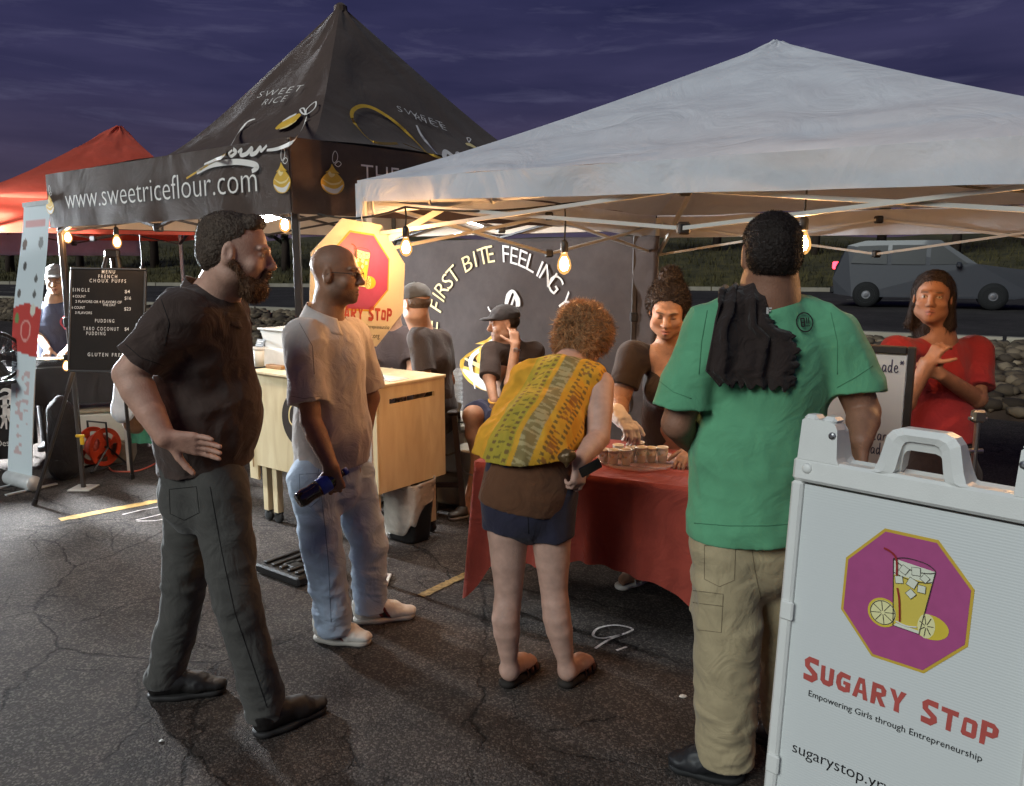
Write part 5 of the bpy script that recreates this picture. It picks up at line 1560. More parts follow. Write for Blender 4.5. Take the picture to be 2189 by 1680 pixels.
# ================================================================== WHITEBOARD WITH PRICES
bw = [at(1800, 775, 3.1), at(1966, 742, 2.95)]
exw = nrm((bw[1] - bw[0]) * V(1, 1, 0)); nw = V(exw[1], -exw[0], 0)
wbc = at(1966, 742, 2.95)
def wb(x, y, d=0.0): return V(wbc[0], wbc[1], 0) + exw * (x - .01) + up3 * y + nw * d
zt_ = wbc[2]; WBW, WBH = .46, .62
b_wht = plain("whiteboard_sheet", s2l(228, 214, 206), rough=.35, var=.02); b_frm = plain("dark_wood_frame", s2l(48, 38, 34), rough=.5, var=.2, scale=30)
t = empty("price_board", wb(-WBW / 2, 0), "white price board in a dark frame, handwritten with lemonade choices", "price board")
AXw = (exw, up3, nw)
m = MB(); m.box(wb(-WBW / 2, zt_ - WBH / 2, -.006), (WBW - .06, WBH - .06, .008), AXw); m.build("sheet", b_wht, t)
for x0, y0, sx, sy in ((-WBW + .015, zt_ - WBH / 2, .03, WBH), (-.015, zt_ - WBH / 2, .03, WBH), (-WBW / 2, zt_ - .015, WBW - .06, .03), (-WBW / 2, zt_ - WBH + .015, WBW - .06, .03)):
    m = MB(); m.box(wb(x0, y0, 0), (sx, sy, .022), AXw, bev=.004); m.build("frame_bar", b_frm, t)
for x0 in (-WBW + .05, -.05):
    m = MB(); m.bar(wb(x0, zt_ - WBH + .02, -.02), wb(x0, 0.0, -.06), .022, .022); m.build("leg", b_frm, t)
m = MB(); m.bar(wb(-WBW / 2, zt_ - .1, -.02), wb(-WBW / 2, .0, -.42), .022, .022); m.build("rear_leg", b_frm, t)
HW = {  # simple cursive letters: strokes in a unit box
    'l': [[(.1, .0), (.3, .9), (.45, 1.4), (.3, 1.45), (.2, .6), (.3, 0), (.6, .1)]], 'e': [[(0, .35), (.5, .45), (.45, .7), (.15, .65), (.1, .2), (.4, 0), (.7, .2)]],
    'm': [[(0, 0), (.08, .65)], [(.08, .45), (.3, .7), (.36, 0)], [(.36, .45), (.6, .7), (.68, .1), (.8, .1)]], 'o': [[(.4, .7), (.05, .5), (.1, .05), (.45, .02), (.6, .4), (.4, .7)]],
    'n': [[(0, 0), (.1, .65)], [(.1, .45), (.4, .7), (.5, .1), (.65, .1)]], 'a': [[(.55, .6), (.2, .7), (.02, .3), (.2, 0), (.5, .3), (.55, .65)], [(.55, .65), (.55, .1), (.7, .05)]],
    'd': [[(.5, .6), (.2, .7), (.02, .3), (.2, 0), (.5, .3)], [(.55, 1.35), (.55, .1), (.7, .05)]], 'r': [[(.05, 0), (.12, .65)], [(.12, .4), (.3, .68), (.5, .6)]],
    'g': [[(.5, .6), (.2, .7), (.02, .3), (.2, .05), (.5, .3), (.55, .65)], [(.55, .65), (.5, -.4), (.2, -.55), (.05, -.35)]], 'u': [[(.05, .65), (.1, .1), (.4, .1), (.5, .65)], [(.5, .65), (.55, .1), (.7, .05)]],
    '*': [[(.1, .9), (.5, 1.3)], [(.1, 1.3), (.5, .9)], [(.0, 1.1), (.6, 1.1)]]}
def handwrite(P, s, x, y, h, w):
    for ch in s:
        for st in HW.get(ch, []): P.curve([(x + a * h * .62, y + b * h) for a, b in st], w, 4)
        x += h * .56
    return x
ink_m = plain("board_marker_ink", s2l(70, 62, 84), rough=.5)
P = Print()
handwrite(P, "lemonade", -.212, zt_ - .100, .036, .0040); handwrite(P, "*", -.052, zt_ - .106, .040, .0035)
handwrite(P, "regular", -.205, zt_ - .365, .034, .0040); handwrite(P, "lemonade", -.225, zt_ - .42, .034, .0040)
P.build("handwriting", ink_m, t, lambda x, y: wb(x, y, .0015))
# slim metal stand with a clamp head right of the board
sp0 = at(2090, 900, 3.1); t = empty("metal_stand", V(sp0[0], sp0[1], 0), "slim silver stand with a clamp head in front of the red shirted woman", "stand")
chrome = plain("brushed_steel", (.55, .54, .52), rough=.3, metal=1)
m = MB(); m.rod(V(sp0[0], sp0[1], .02), sp0, .011); m.rod(V(sp0[0], sp0[1], .02), V(sp0[0], sp0[1], .55), .016); m.build("pole", chrome, t)
m = MB(); m.box(sp0 + up3 * .02, (.05, .035, .05), bev=.008); m.rod(sp0 + V(-.035, 0, .01), sp0 + V(.035, 0, .01), .008); m.rod(sp0 + V(0, 0, -.12) + V(-.03, 0, 0), sp0 + V(.03, 0, -.12), .010); m.build("clamp", chrome, t)
for k in range(3):
    a = 2.1 * k + .4; m = MB(); m.rod(V(sp0[0], sp0[1], .22), V(sp0[0] + .24 * math.cos(a), sp0[1] + .24 * math.sin(a), .01), .009); m.build("foot", chrome, t)

# ================================================================== PLYWOOD CART
ply, n_, l_, b_ = new_mat("birch_plywood")
tcn = n_.new("ShaderNodeTexCoord"); mpn = n_.new("ShaderNodeMapping"); mpn.inputs["Scale"].default_value = (3, 3, .6); l_.new(tcn.outputs["Object"], mpn.inputs[0])
nz = n_.new("ShaderNodeTexNoise"); nz.inputs["Scale"].default_value = 5; nz.inputs["Detail"].default_value = 8; nz.inputs["Distortion"].default_value = .8; l_.new(mpn.outputs[0], nz.inputs["Vector"])
rp = n_.new("ShaderNodeValToRGB"); rp.color_ramp.elements[0].position = .3; rp.color_ramp.elements[0].color = (*s2l(214, 192, 150), 1); rp.color_ramp.elements[1].position = .72; rp.color_ramp.elements[1].color = (*s2l(234, 217, 178), 1)
l_.new(nz.outputs["Fac"], rp.inputs[0]); l_.new(rp.outputs[0], b_.inputs["Base Color"]); b_.inputs["Roughness"].default_value = .5
ply_edge = plain("plywood_edge", s2l(150, 116, 72), rough=.6, var=.25, scale=60)
CK = gp(803, 824, .985); CK = V(CK[0], CK[1], 0)
cl = nrm(V(-.80, .60, 0)); crr = V(.60, .80, 0)           # along the front, along the right side
CL, CD, CZ0, CZ1 = 1.10, .56, .37, .965
def cp(x, y, z): return CK + cl * x + crr * y + up3 * z
AXc = (cl, crr, up3)
ct = empty("plywood_cart", cp(CL / 2, CD / 2, 0), "pale plywood serving cart on castors with a round black emblem", "cart")
m = MB(); m.box(cp(CL / 2, .009, (CZ0 + CZ1) / 2), (CL, .018, CZ1 - CZ0), AXc, bev=.002); m.build("front_panel", ply, ct)
# right side panel with its long slot
zs0, zs1, ys0, ys1 = .865, .895, .10, .47
m = MB()
for (y0, y1, z0, z1) in ((.018, CD, CZ0, zs0), (.018, CD, zs1, CZ1), (.018, ys0, zs0, zs1), (ys1, CD, zs0, zs1)):
    m.box(cp(.009, (y0 + y1) / 2, (z0 + z1) / 2), (.018, y1 - y0, z1 - z0), AXc)
m.build("side_panel", ply, ct)
m = MB(); m.box(cp(CL - .009, CD / 2 + .009, (CZ0 + CZ1) / 2), (.018, CD - .02, CZ1 - CZ0), AXc); m.build("side_panel", ply, ct)
m = MB(); m.box(cp(CL / 2, CD / 2 - .01, CZ1 + .010), (CL + .02, CD + .03, .018), AXc, bev=.003); m.build("counter_top", ply, ct)
m = MB(); m.box(cp(CL / 2, CD / 2 + .02, CZ0 + .2), (CL - .05, CD - .06, .016), AXc); m.build("shelf", ply, ct)
m = MB(); m.box(cp(CL + .055, .02, .60), (.085, .018, .66), AXc, bev=.002); m.build("wing_panel", ply, ct)
m = MB(); m.box(cp(CL + .055, .0095, .42), (.008, .004, .14), AXc); m.build("wing_slot", ply_edge, ct)
cast_m = plain("black_castor_rubber", (.02, .02, .02), rough=.6)
for x, y in ((CL - .03, .05), (.08, .05), (CL - .03, CD - .05), (.08, CD - .05)):
    for dx in ((0, -.10) if x > .5 else (0,)):
        m = MB(); m.box(cp(x + dx, y, CZ0 / 2 + .035), (.045, .045, CZ0 - .075), AXc, bev=.002); lg = m.build("leg", ply, ct)
        m = MB(); m.lathe(cp(x + dx, y, .036) - crr * .014, [(.018, 0), (.034, .002), (.036, .014), (.034, .026), (.018, .028)], 16, crr); m.box(cp(x + dx, y, .066), (.04, .04, .012), AXc); m.build("castor", cast_m, lg, True)
black_pr = plain("black_emblem_paint", s2l(54, 44, 38), rough=.5, var=.08)
P = Print(); ff = lambda x, y: cp(x, -.0015, y)
h_ = on_plane(642, 898, CK, -crr) - CK; ex_, ez_ = float(h_ @ cl), float(h_[2])
P.cur = 0; P.disc(ex_, ez_, .172, 44); P.build("round_emblem", black_pr, ct, ff)
P = Print(); ff2 = lambda x, y: cp(x, -.0030, y)
P.curve([(ex_ + .06, ez_ + .10), (ex_ + .095, ez_ + .05), (ex_ + .10, ez_ - .01), (ex_ + .07, ez_ - .04), (ex_ + .04, ez_ - .045)], .010, 6)
P.curve([(ex_ + .02, ez_ - .03), (ex_ - .02, ez_ + .02), (ex_ - .07, ez_ + .05)], .008, 6); P.build("emblem_lettering", pr_pale, ct, ff2)
# things on the cart
CT = CZ1 + .0195
def lid_cup(p, r, h, label, grp=None):
    t = empty("lidded_cup", p, label, "cup", grp)
    m = MB(); m.lathe(p, [(r * .78, 0), (r, h)], 20); m.build("cup_wall", cup_m, t, True)
    m = MB(); m.lathe(p + up3 * h, [(r * 1.05, -.008), (r * 1.07, .006), (r * .95, .012), (r * .9, .006)], 20); m.build("lid", plain("white_lid", (.75, .74, .71), rough=.35), t, True)
def on_counter(px, py, z=CT): p = gp(px, py, z); return p
p = on_counter(556, 783); lid_cup(p, .042, .115, "tall white lidded tub near the left end of the plywood counter")
def card(p, w, h, yaw, label, col, txt=False):
    t = empty("price_card", p, label, "card", "small cards standing on the plywood counter")
    ex = V(math.cos(yaw), math.sin(yaw), 0); n_ = V(math.sin(yaw), -math.cos(yaw), 0); ey = nrm(up3 - n_ * .5)
    m = MB(); m.box(p + ey * h / 2, (w, h, .004), (ex, ey, np.cross(ex, ey))); m.build("face", col, t)
    m = MB(); m.box(p + ey * h * .5 - n_ * .05 * 0 + nrm(up3 + n_ * -.5) * 0 - n_ * .03, (w * .3, h, .004), (ex, nrm(up3 + n_ * .25), np.cross(ex, nrm(up3 + n_ * .25)))); m.build("prop", col, t)
    P = Print(); P.stroke([(-w * .36, h * .68), (w * .36, h * .68)], h * .1); P.stroke([(-w * .3, h * .42), (w * .2, h * .42)], h * .08); P.build("print", pr_white, t, lambda x, y: p + ex * x + ey * y + np.cross(ex, ey) * (.004 if np.cross(ex, ey) @ n_ > 0 else -.004))
card_k = plain("black_card", (.03, .028, .027), rough=.5)
card(on_counter(556, 783) + up3 * .128, .075, .05, math.radians(-35), "black card resting on the tall white tub's lid", card_k)
card(on_counter(596, 772), .09, .09, math.radians(-35), "black card standing right of the white tub", card_k)
def simple_box(name, c, size, ax, mat, label, cat, lid=None, grp=None, bev=.004):
    t = empty(name, c - up3 * size[2] / 2, label, cat, grp)
    m = MB(); m.box(c, size, ax, bev=bev); m.build("box_body", mat, t)
    if lid is not None:
        m = MB(); m.box(c + up3 * (size[2] / 2 + .010), (size[0] * 1.03, size[1] * 1.03, .022), ax, bev=.006); m.build("lid", lid, t)
    return t
br_m = plain("kraft_card", s2l(150, 112, 70), rough=.8, var=.1); dk_m = plain("dark_brown_card", s2l(62, 46, 36), rough=.6)
p = on_counter(598, 787); simple_box("pastry_box", p + up3 * .012, (.16, .10, .024), AXc, br_m, "flat kraft tray on the counter edge by the grey polo man's arm", "tray")
p = on_counter(590, 778); simple_box("pastry_box", p + crr * .02 + up3 * .045, (.09, .07, .09), AXc, dk_m, "dark brown box behind the kraft tray on the counter", "box")
p = on_counter(548, 772); simple_box("napkin_box", p + crr * .10 + up3 * .04, (.13, .10, .08), AXc, plain("white_carton", (.72, .70, .66), rough=.6), "small white napkin carton in front of the tote bin", "carton")
# translucent tote and papers at the back of the counter
p = cp(.98, .26, CT); simple_box("carton", p + up3 * .062, (.40, .26, .12), AXc, plain("white_carton", (.72, .70, .66), rough=.6), "long white carton under the tote bin on the plywood counter", "carton"); p = p + up3 * .1225; tote_m = plain("white_tote_plastic", s2l(214, 214, 210), rough=.4, var=.03)
t = empty("storage_tote", p, "white plastic tote bin set on a white carton on the plywood counter", "tote")
m = MB(); vs = []
for z, k in ((0, .86), (.12, 1.0)):
    for sx_, sy_ in ((-1, -1), (1, -1), (1, 1), (-1, 1)): vs.append(p + cl * sx_ * .22 * k + crr * sy_ * .12 * k + up3 * z)
for z, k in ((.12, .96), (.02, .82)):
    for sx_, sy_ in ((-1, -1), (1, -1), (1, 1), (-1, 1)): vs.append(p + cl * sx_ * .22 * k + crr * sy_ * .12 * k + up3 * z)
F = [(3, 2, 1, 0), (12, 13, 14, 15)]
for q in range(3):
    F += [(q * 4 + i, q * 4 + (i + 1) % 4, q * 4 + 4 + (i + 1) % 4, q * 4 + 4 + i) for i in range(4)]
m.add(vs, F); m.build("bin", tote_m, t)
m = MB(); m.tube([p + cl * sx_ * .228 + crr * sy_ * .125 + up3 * .118 for sx_, sy_ in ((-1, -1), (1, -1), (1, 1), (-1, 1))], .008, 6, closed=True); m.build("rim", tote_m, t)
p = cp(.14, .22, CT); t = empty("paper_sheet", p, "white sheet lying on the right end of the plywood counter", "paper")
m = MB(); m.box(p + up3 * .002, (.21, .15, .003), AXc); m.box(p + up3 * .005 + cl * .02, (.20, .14, .002), AXc); m.build("sheet", plain("white_paper", (.72, .7, .66), rough=.7), t)
p = cp(.06, .12, CT); t = empty("wire_stand", p, "thin wire card holder at the right end of the counter", "card holder")
m = MB(); m.tube([p, p + cl * .05 + up3 * .006, p + cl * .11 + up3 * .12, p + cl * .15 + up3 * .2 + crr * .02], .003, 5); m.tube([p + crr * .05, p + crr * .05 + cl * .05 + up3 * .006, p + crr * .05 + cl * .11 + up3 * .12, p + crr * .05 + cl * .15 + up3 * .2], .003, 5); m.build("wire_frame", wire_m, t)
m = MB(); m.box(p + cl * .15 + up3 * .235 + crr * .03, (.01, .10, .07), AXc, bev=.003); m.build("clip_card", br_m, t)
p = cp(.95, CD - .08, CT); t = empty("display_case", p, "small clear acrylic case at the left rear of the counter", "display case")
m = MB()
for sx_ in (-1, 1):
    for sy_ in (-1, 1): m.box(p + cl * sx_ * .09 + crr * sy_ * .07 + up3 * .10, (.006, .006, .2), AXc)
m.box(p + up3 * .203, (.19, .15, .006), AXc); m.build("acrylic_frame", plain("acrylic_edge", (.7, .72, .72), rough=.2), t)
m = MB(); m.box(p + up3 * .03, (.15, .12, .05), AXc, bev=.01); m.build("pastry_tray", plain("pastry_cream", s2l(226, 204, 160), rough=.6), t)

# ================================================================== STOOL, BIN, COOLERS
wood_k = plain("black_stained_wood", s2l(44, 32, 26), rough=.5, var=.15, scale=25)
sb = V(-.50, 5.22, 0); t = empty("bar_stool", sb, "black wooden stool under the man in the backwards cap", "stool")
m = MB(); m.box(sb + up3 * .69, (.32, .32, .035), bev=.012); m.build("seat", wood_k, t)
for sx_ in (-1, 1):
    for sy_ in (-1, 1):
        m = MB(); m.bar(sb + V(sx_ * .19, sy_ * .19, 0), sb + V(sx_ * .125, sy_ * .125, .68), .036, .036); m.build("leg", wood_k, t)
for z, k in ((.22, .172), (.34, .16)):
    for (a, b) in (((-1, -1), (1, -1)), ((1, 1), (-1, 1))) if z < .3 else (((1, -1), (1, 1)), ((-1, 1), (-1, -1))):
        m = MB(); m.bar(sb + V(a[0] * k, a[1] * k, z), sb + V(b[0] * k, b[1] * k, z), .022, .032); m.build("rung", wood_k, t)
bn = V(*gp(876, 1150)); bn[2] = 0
t = empty("trash_bin", bn, "black waste bin lined with a clear bag, beside the plywood cart", "trash bin")
bin_m = plain("black_bin_plastic", (.016, .015, .015), rough=.45, var=.1)
def rrect(w, d, n=24, p=4.0):
    return [(w * math.copysign(abs(math.cos(a)) ** (2 / p), math.cos(a)), d * math.copysign(abs(math.sin(a)) ** (2 / p), math.sin(a))) for a in np.linspace(0, 2 * math.pi, n, endpoint=False)]
def loft(mb, rings, cap0=True, cap1=True):
    n = len(rings[0]); vs = [q for r in rings for q in r]
    F = [(j * n + i, j * n + (i + 1) % n, (j + 1) * n + (i + 1) % n, (j + 1) * n + i) for j in range(len(rings) - 1) for i in range(n)]
    if cap0: F.append(tuple(range(n))[::-1])
    if cap1: F.append(tuple(range((len(rings) - 1) * n, len(rings) * n)))
    mb.add(vs, F)
a30 = math.radians(38); ex_b, ey_b = V(math.cos(a30), -math.sin(a30), 0), V(math.sin(a30), math.cos(a30), 0)
def br(w, d, z, jit=0, seed=0):
    r = np.random.default_rng(seed); return [bn + ex_b * x * (1 + jit * r.normal()) + ey_b * y * (1 + jit * r.normal()) + up3 * (z + jit * .25 * r.normal()) for x, y in rrect(w, d)]
m = MB(); loft(m, [br(.105, .085, 0), br(.112, .09, .02), br(.140, .115, .335), br(.145, .12, .34), br(.138, .113, .34), br(.13, .105, .2)]); m.build("bin_body", bin_m, t, True)
bag_m = plain("clear_bag_film", s2l(206, 196, 184), rough=.25, var=.12, scale=20, alpha=.62, bump=.8, bscale=30, spec=.7)
def bag(u, v):
    a = 2 * math.pi * u; x, y = (math.copysign(abs(math.cos(a)) ** .5, math.cos(a)), math.copysign(abs(math.sin(a)) ** .5, math.sin(a)))
    n = float(vnoise(np.array([[u * 14, v * 5, .3]], np.float32))[0]); n2 = float(vnoise(np.array([[u * 31, v * 9, 4.3]], np.float32))[0])
    k = 1.06 + .10 * (v if v < .85 else .85 - (v - .85) * 2.2) + .05 * n + .03 * n2
    z = .13 + .245 * min(v / .85, 1) - (.03 * (v - .85) / .15 if v > .85 else 0)
    z += .10 * (1 - v) * math.sin(a * 1.0 + .7) + .03 * (1 - v) * n * 2
    return bn + ex_b * x * .128 * k + ey_b * y * .105 * k + up3 * z
grid_mesh("bag_liner", bag, 64, 16, bag_m, t, closed_u=True, thick=.003)
for k in range(6):
    r = np.random.default_rng(70 + k); c = bn + V(*[(-.05, .03, 0), (.05, -.03, 0), (.0, .05, 0), (-.02, -.05, .01), (.07, .03, .0), (.01, .0, .02)][k]) + up3 * .345
    m = MB(); m.add(ico_v * r.uniform(.6, 1.15, (12, 1)) * .045 + c, ico_f)
    o = m.build("rubbish", [plain("rubbish_white", (.6, .58, .54), rough=.6), plain("rubbish_dark", (.06, .045, .035), rough=.6), plain("rubbish_tan", s2l(176, 130, 90), rough=.7)][k % 3], None, org=c)
    tag(o, ["crumpled white napkin at the left of the bin's heap", "black crumpled wrapper at the front right of the bin's heap", "tan paper wad at the back of the bin's heap", "white crumpled cup at the front of the bin's heap", "dark wad at the far right of the bin's heap", "tan napkin topping the middle of the bin's heap"][k], "rubbish", "rubbish in the waste bin")
cool_w = plain("cooler_plastic_white", s2l(206, 200, 184), rough=.45, var=.06); cool_t = plain("cooler_plastic_tan", s2l(150, 134, 108), rough=.5)
p = at(972, 950, 5.45); p = V(p[0] - .02, p[1] + .06, 0)
t = empty("cooler", p, "white and tan picnic cooler in front of the black backdrop", "cooler")
axk = (V(.87, -.49, 0), V(.49, .87, 0), up3)
m = MB(); m.box(p + up3 * .37, (.36, .30, .30), axk, bev=.02); m.build("tub", cool_w, t)
m = MB(); m.box(p + up3 * .545, (.38, .32, .05), axk, bev=.015); m.box(p + up3 * .585, (.34, .28, .03), axk, bev=.012); m.build("lid", cool_w, t)
m = MB(); m.box(p + up3 * .11, (.5, .36, .22), axk, bev=.015); o = m.build("base_crate", cool_t, None, org=p); tag(o, "tan crate that carries the white cooler", "crate")
m = MB(); m.tube([p + axk[0] * .19 - axk[1] * .16 + up3 * .4, p - axk[1] * .20 + up3 * .36 + axk[0] * .1, p - axk[1] * .20 + up3 * .36 - axk[0] * .1, p - axk[0] * .19 - axk[1] * .16 + up3 * .4], .008, 6); m.build("handle", cool_t, t)
# grey box with a half-full cup of lemonade
p = gp(972, 1012); p = V(p[0], p[1] + .12, 0); sil = plain("silver_case", s2l(176, 170, 162), rough=.35, metal=.3, var=.1)
t = empty("low_case", p, "low silver grey case on the ground behind the stool", "case")
m = MB(); m.box(p + up3 * .16, (.34, .24, .09), axk, bev=.012); m.build("case_body", sil, t)
m = MB(); m.box(p + up3 * .055, (.30, .22, .11), axk, bev=.01); m.build("foot_box", plain("dark_case_foot", s2l(64, 50, 40), rough=.6), t)
m = MB(); m.box(p + up3 * .17 - axk[1] * .123, (.07, .012, .03), axk, bev=.003); m.build("latch", chrome, t)
q = p + up3 * .2055 - axk[1] * .03 + axk[0] * .03
t = empty("drink_cup", q, "clear cup half full of yellow lemonade on the silver case", "cup")
m = MB(); m.lathe(q, [(.028, 0), (.040, .125), (.043, .127), (.038, .122), (.0275, .004)], 20, capt=False); m.build("cup_wall", clear_m, t, True)
m = MB(); m.lathe(q + up3 * .004, [(.0268, 0), (.031, .055)], 20); m.build("lemonade", plain("yellow_lemonade", s2l(226, 206, 78), rough=.15, var=.03), t, True)
m = MB(); m.lathe(q + up3 * .127, [(.044, 0), (.043, .004), (.02, .012)], 20); m.build("lid", clear_m, t, True)
m = MB(); m.rod(q + up3 * .01, q + V(.01, 0, .20), .003); m.build("straw", plain("white_straw", (.7, .7, .68), rough=.4), t)
# stack of clear cups
q = p + V(.02, .62, 0); q = at(978, 880, 5.75); q = V(q[0], q[1], .0)
t = empty("cup_stack", q, "tall stack of clear plastic cups by the black backdrop", "cup stack")
m = MB(); m.box(q + up3 * .28, (.16, .16, .56), bev=.01); m.build("carton", dk_m, t)
for k in range(9):
    m = MB(); z = .56 + k * .034; m.lathe(q + up3 * z, [(.034, 0), (.041, .05), (.045, .052), (.04, .048)], 16, capt=False); m.build("cup", clear_m, t, True)
# white bucket the seated man shares, and a tote
q = at(1016, 945, 5.2); q = V(q[0], q[1], 0)
t = empty("bucket", q, "white bucket beside the seated man's knee", "bucket")
m = MB(); m.lathe(q, [(.10, 0), (.125, .42), (.13, .42), (.13, .44), (.12, .44), (.115, .40)], 26); m.build("pail", cool_w, t, True)
m = MB(); m.tube([q + V(.13 * math.cos(a), -.13 * abs(math.sin(a)) - .01, .40 - .12 * math.sin(a)) for a in np.linspace(0, math.pi, 12)], .004, 5); m.build("bail_handle", chrome, t)
# dark bags on the ground behind the stool
bagk = fabric("black_nylon", s2l(40, 34, 32), var=.2, crease=.8)
for (px, py, Y, r, lb) in ((905, 985, 5.75, .17, "dark crumpled bag leaning behind the stool"), (1000, 1000, 5.95, .15, "dark bag on the ground under the backdrop")):
    c = at(px, py, Y); c = V(c[0], c[1], 0); b = Blob(.010); b.ell(c + up3 * r * .75, (r, r * .8, r), k=.04); b.cap(c + up3 * r * .4 + V(-r * .6, 0, 0), c + up3 * r * .4 + V(r * .6, 0, 0), r * .5, k=.06); b.cap(c + up3 * r * 1.6, c + up3 * r * 1.95, r * .4, r * .2, k=.05); b.wrinkle(.014, (9, 9, 7)); b.clip((0, 0, 0.0), (0, 0, -1))
    o = b.build("bag", bagk, None, org=c); tag(o, lb, "bag")

# ================================================================== MENU BOARD ON ITS EASEL
felt = fabric("black_felt_board", s2l(34, 30, 28), var=.1, crease=.06, weave=200)
e1p, e2p = gp(73, 1080), gp(356, 1076); apex = at(240, 542, 5.62); e3p = gp(284, 1024)
es = empty("menu_easel", V(apex[0], apex[1], 0), "black folding easel holding the menu board", "easel")
ek = plain("easel_black_metal", s2l(38, 33, 31), rough=.4)
for a, b in ((apex + V(-.03, 0, 0), V(e1p[0], e1p[1], 0)), (apex + V(.03, 0, 0), V(e2p[0], e2p[1], 0)), (apex, V(e3p[0], e3p[1], 0))):
    m = MB(); m.rod(lerp(a, b, 0), lerp(a, b, .55), .017); m.rod(lerp(a, b, .5), lerp(a, b, .985), .013); m.rod(lerp(a, b, .975), b, .018); m.build("leg", ek, es)
m = MB(); m.box(apex, (.10, .05, .06), bev=.012); m.build("apex_bracket", ek, es)
mb0, mb1, mb2 = at(151, 571, 5.40), at(313, 574, 5.40), at(144, 794, 5.26)
exm = nrm(mb1 - mb0); eym = nrm(mb0 - mb2); nm_ = np.cross(exm, eym); nm_ = nm_ if nm_[1] < 0 else -nm_
MW, MH = np.linalg.norm(mb1 - mb0), np.linalg.norm(mb0 - mb2)
def mp_(x, y, d=0.): return mb2 + exm * x + eym * y + nm_ * d
mt_ = empty("menu_board", mp_(MW / 2, 0), "black letter board menu with white letters on the easel", "menu board")
m = MB(); m.box(mp_(MW / 2, MH / 2, -.008), (MW - .02, MH - .02, .014), (exm, eym, nm_)); m.build("felt", felt, mt_)
for x0, y0, sx_, sy_ in ((MW / 2, .006, MW, .014), (MW / 2, MH - .006, MW, .014), (.006, MH / 2, .014, MH - .03), (MW - .006, MH / 2, .014, MH - .03)):
    m = MB(); m.box(mp_(x0, y0, -.005), (sx_, sy_, .022), (exm, eym, nm_), bev=.003); m.build("frame_bar", ek, mt_)
P = Print()
def mxy(px, py): h_ = on_plane(px, py, mb2, nm_) - mb2; return float(h_ @ exm), float(h_ @ eym)
def mtext(s, cx, cy, pxw, hpx, al='c'):
    x, y = mxy(cx, cy); x2, _ = mxy(cx + pxw, cy); P.text(s, x, y - .5 * hpx * 5.3 / 1717, hpx * 5.3 / 1717, w=x2 - x, align=al, offset=.006)
def spaced(s): return " ".join(s)
for s, cx, cy, w, h_, al in (("M E N U", 301 / 1.286, 746 / 1.286, 28, 7.5, 'c'), ("F R E N C H", 299 / 1.286, 759 / 1.286, 40, 7.5, 'c'), ("C H O U X   P U F F S", 299 / 1.286, 771 / 1.286, 78, 7.5, 'c'),
                       ("S I N G L E", 157, 619, 36, 7.5, 'l'), ("$4", 274, 622, 11, 7, 'c'), ("4 COUNT", 157, 633, 28, 5.5, 'l'), ("$16", 275, 636, 14, 7, 'c'),
                       ("2 FLAVORS OR 4 FLAVORS OF", 163, 644, 99, 5.5, 'l'), ("THE DAY", 235, 651, 28, 5, 'c'), ("6 COUNT", 155, 657, 28, 5.5, 'l'), ("$23", 274, 659, 14, 7, 'c'),
                       ("3 FLAVORS", 162, 668, 36, 5.5, 'l'), ("P U D D I N G", 225, 685, 41, 7.5, 'c'), ("T A R O   C O C O N U T", 217, 702, 76, 7.5, 'c'), ("$4", 272, 702, 9, 7, 'c'), ("P U D D I N G", 206, 712, 41, 7.5, 'c'),
                       ("G L U T E N   F R E E", 188, 757, 76, 7.5, 'l')):
    mtext(s, cx, cy, w, h_, al)
P.build("lettering", pr_white, mt_, lambda x, y: mp_(x, y, .0015))
yk = plain("yellow_clamp_plastic", s2l(214, 170, 40), rough=.4)
p = at(172, 938, 5.28); t = empty("spring_clamp", p, "yellow tipped clamp hanging on the easel leg", "clamp")
m = MB(); m.box(p + up3 * .02, (.06, .018, .018), bev=.004); m.box(p + V(.01, 0, -.015), (.025, .018, .05), bev=.004); m.build("jaw", yk, t)
m = MB(); m.rod(p + V(.0, 0, -.04), p + V(-.01, 0, -.09), .007); m.build("grip", ek, t)

# ================================================================== ROLL-UP BANNER, seen almost edge-on
ba, bb = gp(76, 1050), gp(27, 1036); ba = V(ba[0], ba[1], 0); bb = V(bb[0], bb[1], 0)
bt0, bt1 = at(101, 434, 5.66), at(41, 441, 5.90)
rb = empty("roll_up_banner", (ba + bb) / 2, "tall white and red roll-up banner printed with small food pictures, left edge of the scene", "banner")
bs_m = plain("silver_banner_base", s2l(206, 208, 206), rough=.35, metal=.2)
m = MB(); d = nrm(bb - ba); m.lathe(ba + up3 * .055, [(.052, 0), (.056, .01), (.056, np.linalg.norm(bb - ba) * 1.12 - .01), (.052, np.linalg.norm(bb - ba) * 1.12)], 20, d); m.build("cassette", bs_m, rb, True)
for k in (.15, .9):
    c = ba + d * np.linalg.norm(bb - ba) * k; s = V(d[1], -d[0], 0) * -1
    for sg_ in (-1, 1): m = MB(); m.bar(c + up3 * .008, c + up3 * .008 + V(-d[1], d[0], 0) * .18 * sg_, .03, .01); m.build("foot", bs_m, rb)
bw_ = np.linalg.norm(bb - ba) * 1.0
def banner(u, v):
    lo_ = ba + d * (.03 + u * bw_) + up3 * .10; hi_ = lerp(bt0, bt1, u); p = lerp(lo_, hi_, v); return p + V(-d[1], d[0], 0) * (.02 * math.sin(v * 5) + .012 * math.sin(v * 9 + 2) * u)
ban_m, n_, l_, b_ = new_mat("banner_print")
a_ = n_.new("ShaderNodeAttribute"); a_.attribute_name = "Col"; l_.new(a_.outputs["Color"], b_.inputs["Base Color"]); b_.inputs["Roughness"].default_value = .5
nu, nv = 40, 160; us = np.linspace(0, 1, nu + 1); vv = np.linspace(0, 1, nv + 1)
